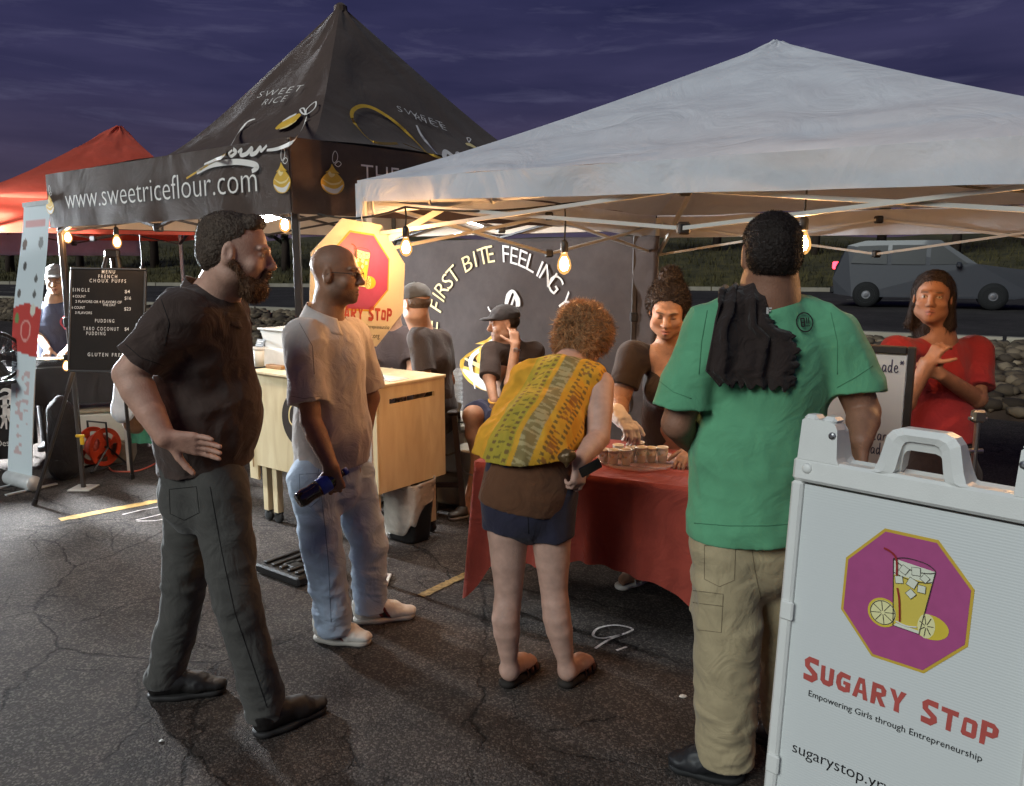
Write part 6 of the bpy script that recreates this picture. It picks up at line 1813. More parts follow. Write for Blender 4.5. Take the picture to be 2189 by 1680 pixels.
Pb = np.array([[banner(u, v) for v in vv] for u in us]).reshape(-1, 3); UV = np.array([[u, v] for u in us for v in vv])
cc = np.tile(np.array(s2l(206, 216, 218)), (len(UV), 1)); redc = np.array(s2l(188, 66, 58))
edge = .45 + .02 * UV[:, 0]; edge2 = .625 + .02 * np.sin(UV[:, 0] * 3)
cc[(UV[:, 1] > edge) & (UV[:, 1] < edge2)] = redc
for (u, v, r, c) in ((.25, .865, .022, s2l(120, 122, 120)), (.85, .86, .022, s2l(96, 72, 56)), (.75, .78, .016, s2l(86, 84, 80)), (.3, .735, .015, s2l(96, 96, 92)), (.3, .68, .015, s2l(96, 96, 92)), (.85, .68, .016, s2l(96, 90, 84)), (.3, .622, .022, s2l(210, 206, 190)), (.85, .59, .02, s2l(110, 140, 84))):
    w = ((UV[:, 0] - u) * .30) ** 2 + ((UV[:, 1] - v) * 1.9 * .6) ** 2 < r ** 2 * 1.3; cc[w] = c
w = (UV[:, 1] > .915) & (UV[:, 1] < .945) & (UV[:, 0] > .15) & (UV[:, 0] < .9) & (np.sin(UV[:, 1] * 900) > 0); cc[w] = s2l(206, 150, 146)
w = (np.abs(UV[:, 0] - .5) < .3) & (UV[:, 1] > .08) & (UV[:, 1] < .40) & (vnoise((np.stack([UV[:, 0] * 8, UV[:, 1] * 60, UV[:, 0] * 0], 1)).astype(np.float32)) > .25); cc[w] = s2l(196, 170, 168)
w = (np.hypot((UV[:, 0] - .5) * .30, (UV[:, 1] - .545) * 1.4) > .045) & (np.hypot((UV[:, 0] - .5) * .30, (UV[:, 1] - .545) * 1.4) < .058); cc[w] = s2l(214, 150, 140)
Fb = np.array([(i * (nv + 1) + k, (i + 1) * (nv + 1) + k, (i + 1) * (nv + 1) + k + 1, i * (nv + 1) + k + 1) for i in range(nu) for k in range(nv)])
mesh_obj("printed_sheet", Pb, Fb, ban_m, rb, True, cols=cc)
m = MB(); m.bar(banner(0, 1) + up3 * .01 - d * .01, banner(1, 1) + up3 * .01, .02, .03); m.build("top_rail", bs_m, rb)
m = MB(); c = ba + d * bw_ * .5; m.rod(c + up3 * .05 - V(-d[1], d[0], 0) * .05, banner(.5, 1) - V(-d[1], d[0], 0) * .03, .009); m.build("support_rod", bs_m, rb)

# ================================================================== LEFT STALL: tables, fan, reel, boxes
cloth_k = fabric("black_table_cloth", s2l(44, 40, 39), var=.12, crease=.5, cscale=4)
def skirt_table(name, a, b, depth, z, label, mat, hem_z=.12):
    a = np.asarray(a, float); b = np.asarray(b, float); d = nrm(b - a); n_ = V(-d[1], d[0], 0); L = np.linalg.norm(b - a)
    t = empty(name, (a + b) / 2 + n_ * depth / 2, label, "table")
    m = MB(); m.box((a + b) / 2 + n_ * depth / 2 + up3 * (z - .015), (L, depth, .03), (d, n_, up3), bev=.004); m.build("tabletop", tl_m, t)
    for fx_ in (.06, L - .06):
        for fy_ in (.06, depth - .06):
            m = MB(); m.rod(a + d * fx_ + n_ * fy_, a + d * fx_ + n_ * fy_ + up3 * (z - .03), .014); m.build("leg", steel_k, t)
    def sk(u, v):
        s = u * (2 * depth + L)
        if s < depth: p = a + n_ * (depth - s); o = -d
        elif s < depth + L: p = a + d * (s - depth); o = -n_
        else: p = b + n_ * (s - depth - L); o = d
        w = .010 * math.sin(s * 26) * v + .006 * math.sin(s * 61) * v
        return p + o * (.012 + w) + up3 * (z + .006 - (z - hem_z) * v)
    c = grid_mesh("cloth_skirt", sk, 90, 8, mat, t)
    m = MB(); m.box((a + b) / 2 + n_ * depth / 2 + up3 * (z + .004), (L + .022, depth + .02, .005), (d, n_, up3)); m.build("cloth_top", mat, t)
    return t, d, n_
ta, tb_ = gp(-190, 1030), gp(44, 1012)
ta = V(ta[0], ta[1], 0); tb_ = V(tb_[0], tb_[1], 0)
st, sd, sn = skirt_table("stall_table", ta, tb_, .7, .76, "stall table under a black cloth printed with white brush characters", cloth_k)
P = Print(); L_ = np.linalg.norm(tb_ - ta)
fs_ = lambda x, y: ta + sd * x - sn * .030 + up3 * y
def sxy2(px, py): h_ = on_plane(px, py, ta, sn) - ta; return float(h_ @ sd), float(h_[2])
def brush(pts, w): P.curve([sxy2(*q) for q in pts], w, 6)
for pts, w in (([(2, 838), (10, 832), (22, 834), (24, 842), (12, 850)], [.01, .03, .03, .01]), ([(0, 852), (14, 848), (26, 852), (22, 864)], [.01, .03, .03, .01]), ([(4, 868), (20, 864)], [.02, .02]), ([(12, 846), (12, 880), (8, 900)], [.03, .03, .01]),
               ([(18, 872), (22, 890), (30, 912)], [.03, .03, .01]), ([(4, 886), (10, 896), (4, 914)], [.02, .02, .01]), ([(14, 892), (16, 916)], [.02, .01]), ([(-20, 840), (-12, 870), (-18, 910)], [.02, .03, .02]), ([(-28, 862), (-8, 858)], [.02, .02]), ([(-24, 890), (-6, 886)], [.02, .02])):
    brush(pts, w)
xa, ya = sxy2(22, 951); xb, yb = sxy2(-36, 951); P.text("Des", xa, ya, .050, align='r', w=.085)
P.cur = 0; P.build("cloth_lettering", pr_white, st, fs_)
# second table behind the easel with the vendor's trays
ua, ub = V(-3.85, 6.35, 0), V(-2.75, 6.75, 0)
st2, sd2, sn2 = skirt_table("stall_table", ua, ub, .6, .80, "vendor's work table behind the menu easel, black cloth with trays on top", cloth_k, hem_z=.5)
alu = plain("aluminium_tray", (.62, .62, .62), rough=.25, metal=1, var=.08)
for k, (fx_, fy_, lb) in enumerate(((.12, .16, "foil tray at the left end of the vendor's table"), (.45, .14, "foil tray in the middle of the vendor's table"), (.80, .2, "foil tray at the right end of the vendor's table"))):
    p = ua + sd2 * fx_ + sn2 * fy_ + up3 * .808; t = empty("foil_tray", p, lb, "tray", "foil trays on the vendor's table")
    m = MB(); w_, d_ = .13, .10
    loft(m, [[p + sd2 * x * w_ * .85 + sn2 * y * d_ * .85 for x, y in rrect(1, 1, 20)], [p + sd2 * x * w_ + sn2 * y * d_ + up3 * .06 for x, y in rrect(1, 1, 20)], [p + sd2 * x * w_ * 1.06 + sn2 * y * d_ * 1.06 + up3 * .062 for x, y in rrect(1, 1, 20)], [p + sd2 * x * w_ * .95 + sn2 * y * d_ * .95 + up3 * .05 for x, y in rrect(1, 1, 20)]]); m.build("tray_wall", alu, t)
    m = MB(); m.box(p + up3 * .052, (w_ * 1.8, d_ * 1.8, .004), (sd2, sn2, up3)); m.build("food", plain("noodle_food", s2l(212, 170, 96), rough=.7, var=.4, scale=60, bump=.6), t)
# box fan on the front stall table
fp = at(-12, 764, 5.75); fp = V(fp[0], fp[1], .772)
t = empty("desk_fan", fp, "black round fan on the stall table at the left edge", "fan")
fd_ = nrm(V(.55, -.83, 0)); fx1, fx2, _ = frame(fd_); fc = fp + up3 * .20
m = MB(); m.tube([fc + (fx1 * math.cos(a) + fx2 * math.sin(a)) * .175 for a in np.linspace(0, 2 * math.pi, 33)[:-1]], .012, 8, closed=True); m.build("rim", ek, t, True)
m = MB()
for k in range(36):
    a = 2 * math.pi * k / 36; m.rod(fc + fd_ * .04 + (fx1 * math.cos(a) + fx2 * math.sin(a)) * .03, fc + fd_ * .012 + (fx1 * math.cos(a + .5) + fx2 * math.sin(a + .5)) * .172, .0022, n=4)
for r_ in (.07, .11, .145): m.tube([fc + fd_ * (.042 - r_ * .17) + (fx1 * math.cos(a) + fx2 * math.sin(a)) * r_ for a in np.linspace(0, 2 * math.pi, 33)[:-1]], .002, 4, closed=True)
m.build("grille", plain("fan_wire", (.10, .10, .10), rough=.3, metal=.6), t)
m = MB(); m.lathe(fc - fd_ * .02, [(.05, 0), (.05, .06), (.03, .07)], 16, fd_); m.build("hub", ek, t, True)
for k in range(5):
    a = 2 * math.pi * k / 5; u1 = fx1 * math.cos(a) + fx2 * math.sin(a); u2 = -fx1 * math.sin(a) + fx2 * math.cos(a)
    m = MB(); q = [fc + u1 * .04 - u2 * .02 + fd_ * .01, fc + u1 * .15 - u2 * .05 + fd_ * .015, fc + u1 * .16 + u2 * .04 - fd_ * .015, fc + u1 * .05 + u2 * .03 - fd_ * .01]
    m.add(q + [z - fd_ * .004 for z in q], [(0, 1, 2, 3), (7, 6, 5, 4), (0, 4, 5, 1), (1, 5, 6, 2), (2, 6, 7, 3), (3, 7, 4, 0)]); m.build("blade", plain("fan_blade", (.05, .05, .052), rough=.4), t)
m = MB(); m.box(fp + up3 * .014, (.22, .16, .024), bev=.01); m.rod(fp + up3 * .02 + fx1 * .18 * 0, fc - up3 * .18, .016); m.build("stand", ek, t)
# steel pot behind the fan
p = ta + sd * (L_ - .20) + sn * .42 + up3 * .769; t = empty("stock_pot", p, "tall steel pot on the stall table between the fan and the banner", "pot")
m = MB(); m.lathe(p, [(.085, 0), (.085, .2), (.09, .205), (.08, .205), (.078, .02)], 24); m.build("pot_wall", alu, t, True)
m = MB(); m.lathe(p + up3 * .206, [(.086, 0), (.06, .016), (.012, .02), (.012, .04)], 24); m.build("lid", alu, t, True)
# crates and the cooler under the vendor's table
simple_box("cooler", V(-3.42, 6.6, .30) + V(0, 0, .0), (.42, .32, .26), (sd2, sn2, up3), cool_w, "white cooler on a crate under the vendor's table", "cooler", lid=cool_t, bev=.02)
simple_box("crate", V(-3.42, 6.6, .085), (.44, .34, .17), (sd2, sn2, up3), plain("dull_tan_crate", s2l(118, 100, 80), rough=.7, var=.15), "dull tan crate under the white cooler by the easel", "crate")
simple_box("carton", gp(140, 975) * V(1, 1, 0) + V(.1, .35, .14), (.40, .26, .28), (sd2, sn2, up3), plain("brown_carton", s2l(120, 84, 62), rough=.85, var=.15), "brown carton on the ground behind the easel legs", "carton")
# bag hanging from the vendor's table, white plastic
p = at(258, 835, 5.95); b = Blob(.009); b.cap(p + up3 * .10, p - up3 * .16, .03, .085, .04, flat=(V(0, 1, 0), .5)); b.wrinkle(.014, (14, 10, 6)); o = b.build("plastic_bag", plain("white_bag_film", s2l(214, 218, 222), rough=.35, var=.08, bump=.4), None, org=p); tag(o, "white plastic bag tied up behind the lower edge of the menu board", "bag")
p = at(285, 870, 6.05); b = Blob(.010); b.cap(p + up3 * .14, p - up3 * .12, .05, .09, .05, flat=(V(0, 1, 0), .6)); b.wrinkle(.012, (9, 9, 5)); o = b.build("cloth_bag", fabric("brown_bag_cloth", s2l(96, 66, 44)), None, org=p); tag(o, "brown cloth bag hanging beside the white plastic bag", "bag")
p = at(305, 900, 6.2); 
tq = mesh_obj("towel", *(lambda g: (g[0], g[1]))((lambda W, H: (np.array([p + V((u - .5) * W, .012 * math.sin(u * 14) , (v - .5) * H) for u in np.linspace(0, 1, 13) for v in np.linspace(0, 1, 9)] + [p + V((u - .5) * W, .012 * math.sin(u * 14) + .01, (v - .5) * H) for u in np.linspace(0, 1, 13) for v in np.linspace(0, 1, 9)]), [(i * 9 + k, (i + 1) * 9 + k, (i + 1) * 9 + k + 1, i * 9 + k + 1) for i in range(12) for k in range(8)] + [(117 + i * 9 + k, 117 + i * 9 + k + 1, 117 + (i + 1) * 9 + k + 1, 117 + (i + 1) * 9 + k) for i in range(12) for k in range(8)]))(.20, .36)), fabric("green_towel", s2l(70, 132, 104)), None, True, p)
tag(tq, "green towel hanging behind the right easel leg", "towel")
m = MB(); m.rod(p + V(-.14, 0, .20), p + V(.14, 0, .20), .008); m.rod(V(p[0] - .14, p[1], 0), p + V(-.14, 0, .21), .012); m.rod(V(p[0] + .14, p[1], 0), p + V(.14, 0, .21), .012)
o = m.build("towel_rack", steel_w, None, org=V(p[0], p[1], 0)); tag(o, "thin metal rack that carries the green towel", "rack")
# orange cable reel and its cord
rc = gp(212, 1000); rc = V(rc[0], rc[1] + .02, .175); ra = nrm(V(.93, -.36, 0)); r1, r2, _ = frame(ra)
org_m = plain("orange_reel_plastic", s2l(206, 66, 34), rough=.4, var=.06)
t = empty("cable_reel", V(rc[0], rc[1], 0), "orange cable reel on the ground behind the easel", "cable reel")
for s_ in (-1, 1):
    m = MB(); n = 32; c = rc + ra * s_ * .07; R1 = .155
    # disc with four round holes: ring plus hub plus spokes
    def ringm(r0, r1_, th):
        vs = []
        for q in (-th, th):
            for r_ in (r0, r1_):
                vs += [c + ra * q + (r1 * math.cos(2 * math.pi * i / n) + r2 * math.sin(2 * math.pi * i / n)) * r_ for i in range(n)]
        F = []
        for i in range(n):
            j = (i + 1) % n; F += [(i, n + i, n + j, j), (2 * n + j, 3 * n + j, 3 * n + i, 2 * n + i), (n + i, 3 * n + i, 3 * n + j, n + j), (j, 2 * n + j, 2 * n + i, i)]
        m.add(vs, F)
    ringm(.118, R1, .006); ringm(.012, .055, .006)
    for k in range(4):
        a = k * math.pi / 2 + .4; w = .62
        vs = []
        for q in (-.005, .005):
            for r_, ww in ((.05, w), (.085, w * .42), (.122, w * .62)):
                for sg_ in (-1, 1): aa = a + sg_ * ww * .8; vs.append(c + ra * q + (r1 * math.cos(aa) + r2 * math.sin(aa)) * r_)
        m.add(vs, [(0, 1, 3, 2), (2, 3, 5, 4), (8, 9, 7, 6), (10, 11, 9, 8), (0, 2, 8, 6), (2, 4, 10, 8), (7, 9, 3, 1), (9, 11, 5, 3)])
    m.build("flange", org_m, t)
m = MB(); m.lathe(rc - ra * .062, [(.085, 0), (.10, .03), (.095, .062), (.10, .09), (.085, .124)], 28, ra); m.build("wound_cord", plain("dark_orange_cord", s2l(150, 50, 30), rough=.6, bump=.6, bscale=40), t, True)
m = MB()
for s_ in (-1, 1):
    c = rc + ra * s_ * .10; f_ = V(-ra[1], ra[0], 0)
    m.tube([c + f_ * .16 - up3 * .165, c, c - f_ * .16 - up3 * .165], .009, 6); m.rod(c - f_ * .18 - up3 * .166, c + f_ * .18 - up3 * .166, .009)
m.rod(rc - ra * .10, rc + ra * .10, .009); m.rod(rc - ra * .10 + up3 * .0, rc - ra * .14, .012); m.tube([rc - ra * .1, rc - ra * .1 + up3 * .2, rc + ra * .1 + up3 * .2, rc + ra * .1], .009, 6); m.build("stand", ek, t)
cpts = [(232, 1000), (240, 1008), (252, 1010), (290, 1009), (318, 1000), (346, 985), (355, 984), (360, 994), (372, 1006), (392, 1010), (410, 1006), (424, 996), (426, 980), (418, 974), (402, 978), (396, 990), (404, 1004), (425, 1012)]
P3 = [gp(x, y) * V(1, 1, 0) + up3 * .008 for x, y in cpts]
def crspline(Q, m_=6):
    out = []
    for i in range(len(Q) - 1):
        p0, p1, p2, p3 = Q[max(i - 1, 0)], Q[i], Q[i + 1], Q[min(i + 2, len(Q) - 1)]
        for k in range(m_):
            t_ = k / m_; out.append(.5 * (2 * p1 + (p2 - p0) * t_ + (2 * p0 - 5 * p1 + 4 * p2 - p3) * t_ * t_ + (3 * p1 - p0 - 3 * p2 + p3) * t_ ** 3))
    return out + [Q[-1]]
m = MB(); m.tube(crspline(P3), .0065, 6); o = m.build("extension_cord", plain("salmon_cord", s2l(216, 110, 84), rough=.5), None, True, org=P3[0]); tag(o, "orange extension cord looping over the ground from the reel", "cord")
# dark bag of the neighbour beside the banner base
c = gp(100, 1040) * V(1, 1, 0) + V(.03, .22, 0); b = Blob(.010); b.cap(c + up3 * .12, c + up3 * .52, .13, .10, .05, flat=(V(0, 1, 0), .8)); b.cap(c + up3 * .5, c + up3 * .62, .05, .03, .05); b.wrinkle(.012, (8, 8, 6)); b.clip((0, 0, 0), (0, 0, -1))
o = b.build("bag", bagk, None, org=c); tag(o, "tall dark bag standing between the banner base and the easel", "bag")
# plastic weight base at the near pole of the black tent
c = gp(640, 1222); c = V(c[0], c[1], 0); t = empty("weight_plate", c, "black ribbed plastic weight on the near tent pole's foot", "tent weight")
axp = (V(.80, -.60, 0), V(.60, .80, 0), up3)
m = MB(); m.box(c + up3 * .028, (.36, .30, .05), axp, bev=.010); m.build("plate", bin_m, t)
for k in range(5):
    m = MB(); m.box(c + up3 * .060 + axp[0] * (-.13 + .065 * k), (.028, .24, .014), axp, bev=.004); m.build("rib", bin_m, t)
m = MB(); m.box(c + up3 * .058 - axp[1] * .05 + axp[0] * .02, (.10, .07, .018), axp, bev=.006); m.build("grip", bin_m, t)
# spilled litter scraps on the asphalt
lit = plain("paper_scrap", s2l(190, 186, 178), rough=.7)
for (px, py, lb) in ((1896, 1920, ""),):
    pass
for (px, py, s_, lb) in ((1460, 1490, .02, "tiny pale scrap of paper on the dark asphalt near the khaki trousers"), (345, 1585, .012, "tiny pale pebble on the asphalt in front of the bearded man's back shoe")):
    c = gp(px, py); m = MB(); q = ico_v * np.random.default_rng(int(px)).uniform(.6, 1.1, (12, 1)) * s_ * np.array([1, .7, .35]) + c + up3 * s_ * .25; m.add(q, ico_f); o = m.build("litter", lit, None, org=c); tag(o, lb, "litter")
# ================================================================== PEOPLE
skin_m = plain("skin", (1, 1, 1), rough=.52, attr=True, var=.12, scale=30, bump=.22, bscale=190, spec=.4, sss=.06)
hair_m = plain("hair", (1, 1, 1), rough=.6, attr=True, var=.25, scale=60, bump=.9, bscale=110, spec=.35)
shoe_m = plain("shoe_upper", (1, 1, 1), rough=.5, attr=True, var=.06, scale=40)
SK_FAIR = (.55, .32, .235); SK_BROWN = (.235, .115, .065); SK_DARK = (.150, .072, .042); SK_TAN = (.36, .19, .115)
def px(p, Y): return at(p[0], p[1], Y)
def rigid_shoe(parent, heel, toe, col, sole_col, w=.048, hgt=.085, h=.0045, stripe=None, name="shoe", tongue=True):
    """closed shoe from heel to toe on the ground"""
    heel = np.asarray(heel, float); toe = np.asarray(toe, float); d = nrm((toe - heel) * V(1, 1, 0)); L = np.linalg.norm((toe - heel)[:2]); sd_ = V(-d[1], d[0], 0)
    P0 = lambda a, b, z: heel + d * a * L + sd_ * b + up3 * z
    b = Blob(h)
    b.cap(P0(.16, 0, .052), P0(.36, 0, .055), w * .82, w * .80, .02)
    b.cap(P0(.13, 0, .088), P0(.22, 0, hgt + .02), w * .72, w * .66, .02)
    b.cap(P0(.34, 0, .066), P0(.62, .004, .048), w * .74, w * .80, .02)
    b.cap(P0(.62, .004, .040), P0(.84, .004, .034), w * .92, w * .72, .02, flat=(up3, .62))
    b.wrinkle(.0025, (40, 40, 40)); b.clip((0, 0, .016), (0, 0, -1))
    def cf(Pt):
        c = np.tile(np.asarray(col, float), (len(Pt), 1)); u = ((Pt - heel) @ d) / L; z = Pt[:, 2]; s_ = (Pt - heel) @ sd_
        if stripe is not None:
            m_ = (np.abs(u - .46 - (z - .05) * -2.0) < .075) & (z < .085) & (z > .018); c[m_] = stripe
            m2 = (np.abs(u - .46 - (z - .05) * -2.0) < .028) & (z < .085) & (z > .018); c[m2] = (.03, .03, .028)
            lace = (np.abs(s_) < .024) & (u > .36) & (u < .66) & (z > .055) & (np.sin(u * L * 420) > .2); c[lace] = (.75, .72, .66)
        return c
    o = b.build(name, shoe_m, parent, cf)
    s = Blob(h); s.cap(P0(.17, 0, .014), P0(.40, 0, .014), w * .90, w * .82, .03, flat=(up3, .5)); s.cap(P0(.40, 0, .014), P0(.80, .004, .014), w * .86, w * .86, .03, flat=(up3, .5))
    s.clip((0, 0, .0005), (0, 0, -1)); s.clip((0, 0, .024), (0, 0, 1))
    s.build("sole", plain("sole_%d" % int(sole_col[0] * 999), sole_col, rough=.7), o)
    return o
def sandal(parent, heel, toe, straps, sole_mat, strap_mat, w=.046, thick=.032):
    heel = np.asarray(heel, float) * V(1, 1, 0); toe = np.asarray(toe, float) * V(1, 1, 0); d = nrm(toe - heel); L = np.linalg.norm(toe - heel); sd_ = V(-d[1], d[0], 0)
    s = Blob(.004); z = thick / 2
    s.cap(heel + d * L * .17 + up3 * z, heel + d * L * .45 + up3 * z, w * .86, w * .78, .03, flat=(up3, .6)); s.cap(heel + d * L * .45 + up3 * z, heel + d * L * .82 + up3 * z, w * .80, w * .90, .03, flat=(up3, .6))
    s.clip((0, 0, .001), (0, 0, -1)); s.clip((0, 0, thick), (0, 0, 1)); o = s.build("sandal", sole_mat, parent)
    for f0, f1, hh, wd in straps:
        m = MB(); pts = []
        for a in np.linspace(0, math.pi, 11):
            pts.append(heel + d * L * (f0 + (f1 - f0) * a / math.pi) + sd_ * math.cos(a) * w * .98 + up3 * (thick * .7 + math.sin(a) ** .7 * hh))
        m.tube(pts, wd, 6, flat=.35); m.build("strap", strap_mat, o, True)
    return o
def foot(b, ankle, heel, toe, z0=.03, w=.036, toes=True):
    heel = np.asarray(heel, float) * V(1, 1, 0); toe = np.asarray(toe, float) * V(1, 1, 0); d = nrm(toe - heel); L = np.linalg.norm(toe - heel); sd_ = V(-d[1], d[0], 0)
    b.cap(ankle, heel + d * L * .20 + up3 * (z0 + .032), w * .85, w * .92, .03)
    b.cap(heel + d * L * .18 + up3 * (z0 + .030), heel + d * L * .58 + up3 * (z0 + .030), w * .92, w * .92, .03, flat=(up3, .85))
    b.cap(ankle - up3 * .01, heel + d * L * .55 + up3 * (z0 + .034), w * .7, w * .75, .03)
    b.cap(heel + d * L * .55 + up3 * (z0 + .022), heel + d * L * .74 + up3 * (z0 + .018), w * 1.05, w * 1.0, .03, flat=(up3, .6))
    if toes:
        for i, (o_, f_, r_) in enumerate(((.026, .95, .012), (.009, .94, .009), (-.006, .91, .0085), (-.019, .87, .008), (-.030, .82, .0075))):
            b.cap(heel + d * L * .74 + sd_ * o_ * .9 + up3 * (z0 + .016), heel + d * L * (f_ - .03) + sd_ * o_ + up3 * (z0 + .011), r_, r_ * .9, .006)
def polo_collar(parent, head, c, r, mat, tilt=.35, h=.045, gap=True, f=None, name="collar"):
    """stand-and-fall collar ring round the neck at c"""
    f = nrm(f if f is not None else head.f * V(1, 1, 0)); l = nrm(np.cross(up3, f))
    def fn(u, v):
        a = (.10 + .80 * u) * 2 * math.pi if gap else u * 2 * math.pi      # opening in front
        dirv = f * math.cos(a) + l * math.sin(a)
        rr = r * (1.0 + (.48 * v)) ; z = h * (1 - v * 1.35) - tilt * r * math.cos(a) * .9
        return c + dirv * rr * (1 + .12 * abs(math.sin(a))) + up3 * z
    return grid_mesh(name, fn, 40, 6, mat, parent, thick=.004)

def fuzz(o, n, L, lift=.5, drop=.3, wid=.0011, seed=0, col=None):
    """fine single hairs standing off a hair volume"""
    r = np.random.default_rng(seed); me = o.data; m_ = len(me.polygons)
    c = np.empty(m_ * 3, np.float32); me.polygons.foreach_get("center", c); c = c.reshape(-1, 3); nn = np.empty(m_ * 3, np.float32); me.polygons.foreach_get("normal", nn); nn = nn.reshape(-1, 3)
    i = r.integers(0, m_, n); p, q = c[i], nn[i]; t_ = np.cross(q, r.normal(size=(n, 3))); t_ /= np.maximum(np.linalg.norm(t_, axis=1, keepdims=True), 1e-6)
    g = np.array([0, 0, -1.0]) - q * (q @ np.array([0, 0, -1.0]))[:, None]; d = q * lift + g * drop + t_ * .45; l_ = (L * r.uniform(.5, 1.2, n))[:, None]; s_ = np.cross(d, q); s_ /= np.maximum(np.linalg.norm(s_, axis=1, keepdims=True), 1e-6)
    vs = np.stack([p - q * .002 - s_ * wid, p - q * .002 + s_ * wid, p + d * l_], 1).reshape(-1, 3); root = o
    while root.parent is not None: root = root.parent
    k = np.array(o.data.color_attributes["Col"].data[0].color[:3]) if col is None else np.array(col)
    h_ = mesh_obj("hair_strand", vs + rootorg(root), np.arange(n * 3).reshape(-1, 3), hair_m, root, False, cols=np.repeat(k * r.uniform(.6, 1.7, (n, 1)), 3, 0)); h_["kind"] = "stuff"
# ---------------------------------------------------------------- 1. bearded man walking by, left foreground
Y1 = 2.76
base = V(-1.05, 2.76, 0)
b = Blob(.0048)
hd = Head(px((506, 541), 2.72), (1, .10, -.14), (0.10, 0, 1), 1.08)
nk = px((452, 655), 2.77); hd.add(b, nk, .068, jaw=1.08)
f1_ = V(1, .08, 0)
shR, shL = px((388, 672), 2.60), px((478, 668), 2.95)
ch, be, pe_ = px((438, 735), 2.77), px((446, 905), 2.77), px((432, 1015), 2.77)
b.cap(nk, ch + up3 * .04, .075, .12, .05).cap(ch, be, .12, .13, .06).cap(be, pe_, .13, .13, .05).cap(shR, shL, .05, .05, .06)
elR, wrR = px((277, 800), 2.56), px((352, 935), 2.50)
b.chain([shR, lerp(shR, elR, .5), elR, lerp(elR, wrR, .25), lerp(elR, wrR, .6), wrR], [.064, .062, .052, .054, .045, .033], .005)
hand(b, wrR + V(.004, 0, -.004), (1, .06, -.20), (0, -.6, -.2), (0, 0, -1), 1.10, curl=(-.05, -.02, 0.02, .05), curl2=(.12, .14, .16, .2), spread=.16, tcurl=.05, tside=.75)
elL, wrL = px((480, 830), 3.04), px((505, 930), 3.0)
b.chain([shL, elL, wrL], [.055, .045, .032], .03); hand(b, wrL, (.2, -.2, -1), (-1, 0, 0), (0, -1, 0), 1.0, curl=(.5, .5, .5, .5))
hN, kN, aN = px((470, 1040), 2.69), px((506, 1285), 2.63), px((566, 1500), 2.64)
hF, kF, aF = px((412, 1040), 2.86), px((392, 1275), 2.87), px((352, 1448), 2.87)
for q in ((hN, kN, aN), (hF, kF, aF)): b.chain(list(q), [.075, .055, .042], .04)
beard_c = (.125, .062, .030); hair1 = (.030, .020, .014)
M1 = b.build("person", skin_m, None, paint(SK_FAIR, hd.spots(lip=(.30, .13, .10), brow=hair1, iris=(.05, .07, .08), beard=(beard_c, .75)) + [(px((352, 935), 2.5), np.eye(3), (.14, .1, .1), (.47, .22, .15), .4, .8)]), org=base)
tag(M1, "bearded man in a black polo and grey trousers striding right, hand on his hip", "person")
hb = Blob(.0045)
hb.ell(hd.w(0, -.022, .050), np.array([.0785, .1005, .074]) * 1.08, hd.A, .02, cut=[(hd.w(0, .030, .060), hd.f * 1.0 - hd.u * .55)])
hb.ell(hd.w(0, -.052, -.005), np.array([.078, .070, .075]) * 1.08, hd.A, .03, cut=[(hd.w(0, -.022, 0), hd.f)])
hb.cap(hd.w(-.03, .050, .100), hd.w(.03, .050, .100), .024, .024, .03)
hb.wrinkle(.003, (60, 60, 25)); hb.wrinkle(.0015, (140, 140, 60))
fuzz(hb.build("hair", hair_m, M1, lambda P: np.tile((.085, .058, .040), (len(P), 1))), 9000, .011, .35, .4)
bb_ = Blob(.0042)
bb_.ell(hd.w(0, .060, -.102), np.array([.050, .044, .042]) * 1.08, hd.A, .02); bb_.cap(hd.w(-.022, .098, -.0505), hd.w(.022, .098, -.0505), .0085, .0085, .012)
for q in (-1, 1): bb_.cap(hd.w(q * .072, .006, -.028), hd.w(q * .045, .052, -.092), .014, .026, .03); bb_.cap(hd.w(q * .024, .094, -.052), hd.w(q * .028, .075, -.088), .009, .012, .015)
bb_.ell(hd.w(0, .100, -.0675), np.array([.024, .02, .0095]) * 1.08, hd.A, .008, op='sub')
bb_.wrinkle(.004, (70, 70, 35)); fuzz(bb_.build("beard", hair_m, M1, lambda P: np.tile(beard_c, (len(P), 1))), 4000, .018, .5, .6)
blk = fabric("black_polo_knit", s2l(70, 56, 50), var=.16, crease=.45, cscale=11)
s = Blob(.0055)
lat = V(0, 1, 0)
s.cap(ch + V(.0, 0, .03), be + V(-.02, 0, .02), .146, .158, .05, flat=(lat, 1.20)); s.cap(be + V(-.01, 0, 0), px((436, 1000), 2.77), .160, .150, .05, flat=(lat, 1.14))
s.cap(px((498, 850), 2.77), px((494, 930), 2.77), .070, .070, .10, flat=(lat, 1.3))
s.cap(shR + V(.02, .02, -.01), shL + V(-.0, -.04, -.01), .082, .082, .07); s.cap(nk - up3 * .02, ch, .085, .13, .07)
dR = nrm(elR - shR)
s.cap(shR, shR + dR * .215, .084, .083, .035, cut=[(shR + dR * .195, dR)])
s.cap(shL, lerp(shL, elL, .7), .080, .078, .04)
s.ell(hd.w(0, -.01, -.03), (.07, .07, .12), k=.01, op='sub')
s.wrinkle(.017, (5, 5, 9), ridged=True); s.wrinkle(.006, (16, 16, 14))
hz = px((435, 998), 2.77)
s.clip(hz, nrm(V(.10, 0, -1))); s.build("polo_shirt", blk, M1)
polo_collar(M1, hd, nk + V(.012, 0, -.008), .083, blk, tilt=.75, h=.055)
gre = fabric("grey_trouser_cloth", s2l(76, 74, 70), var=.14, crease=.5, cscale=9)
s = Blob(.0055)
s.cap(px((432, 985), 2.77), px((430, 1060), 2.77), .140, .138, .05, flat=(lat, 1.12))
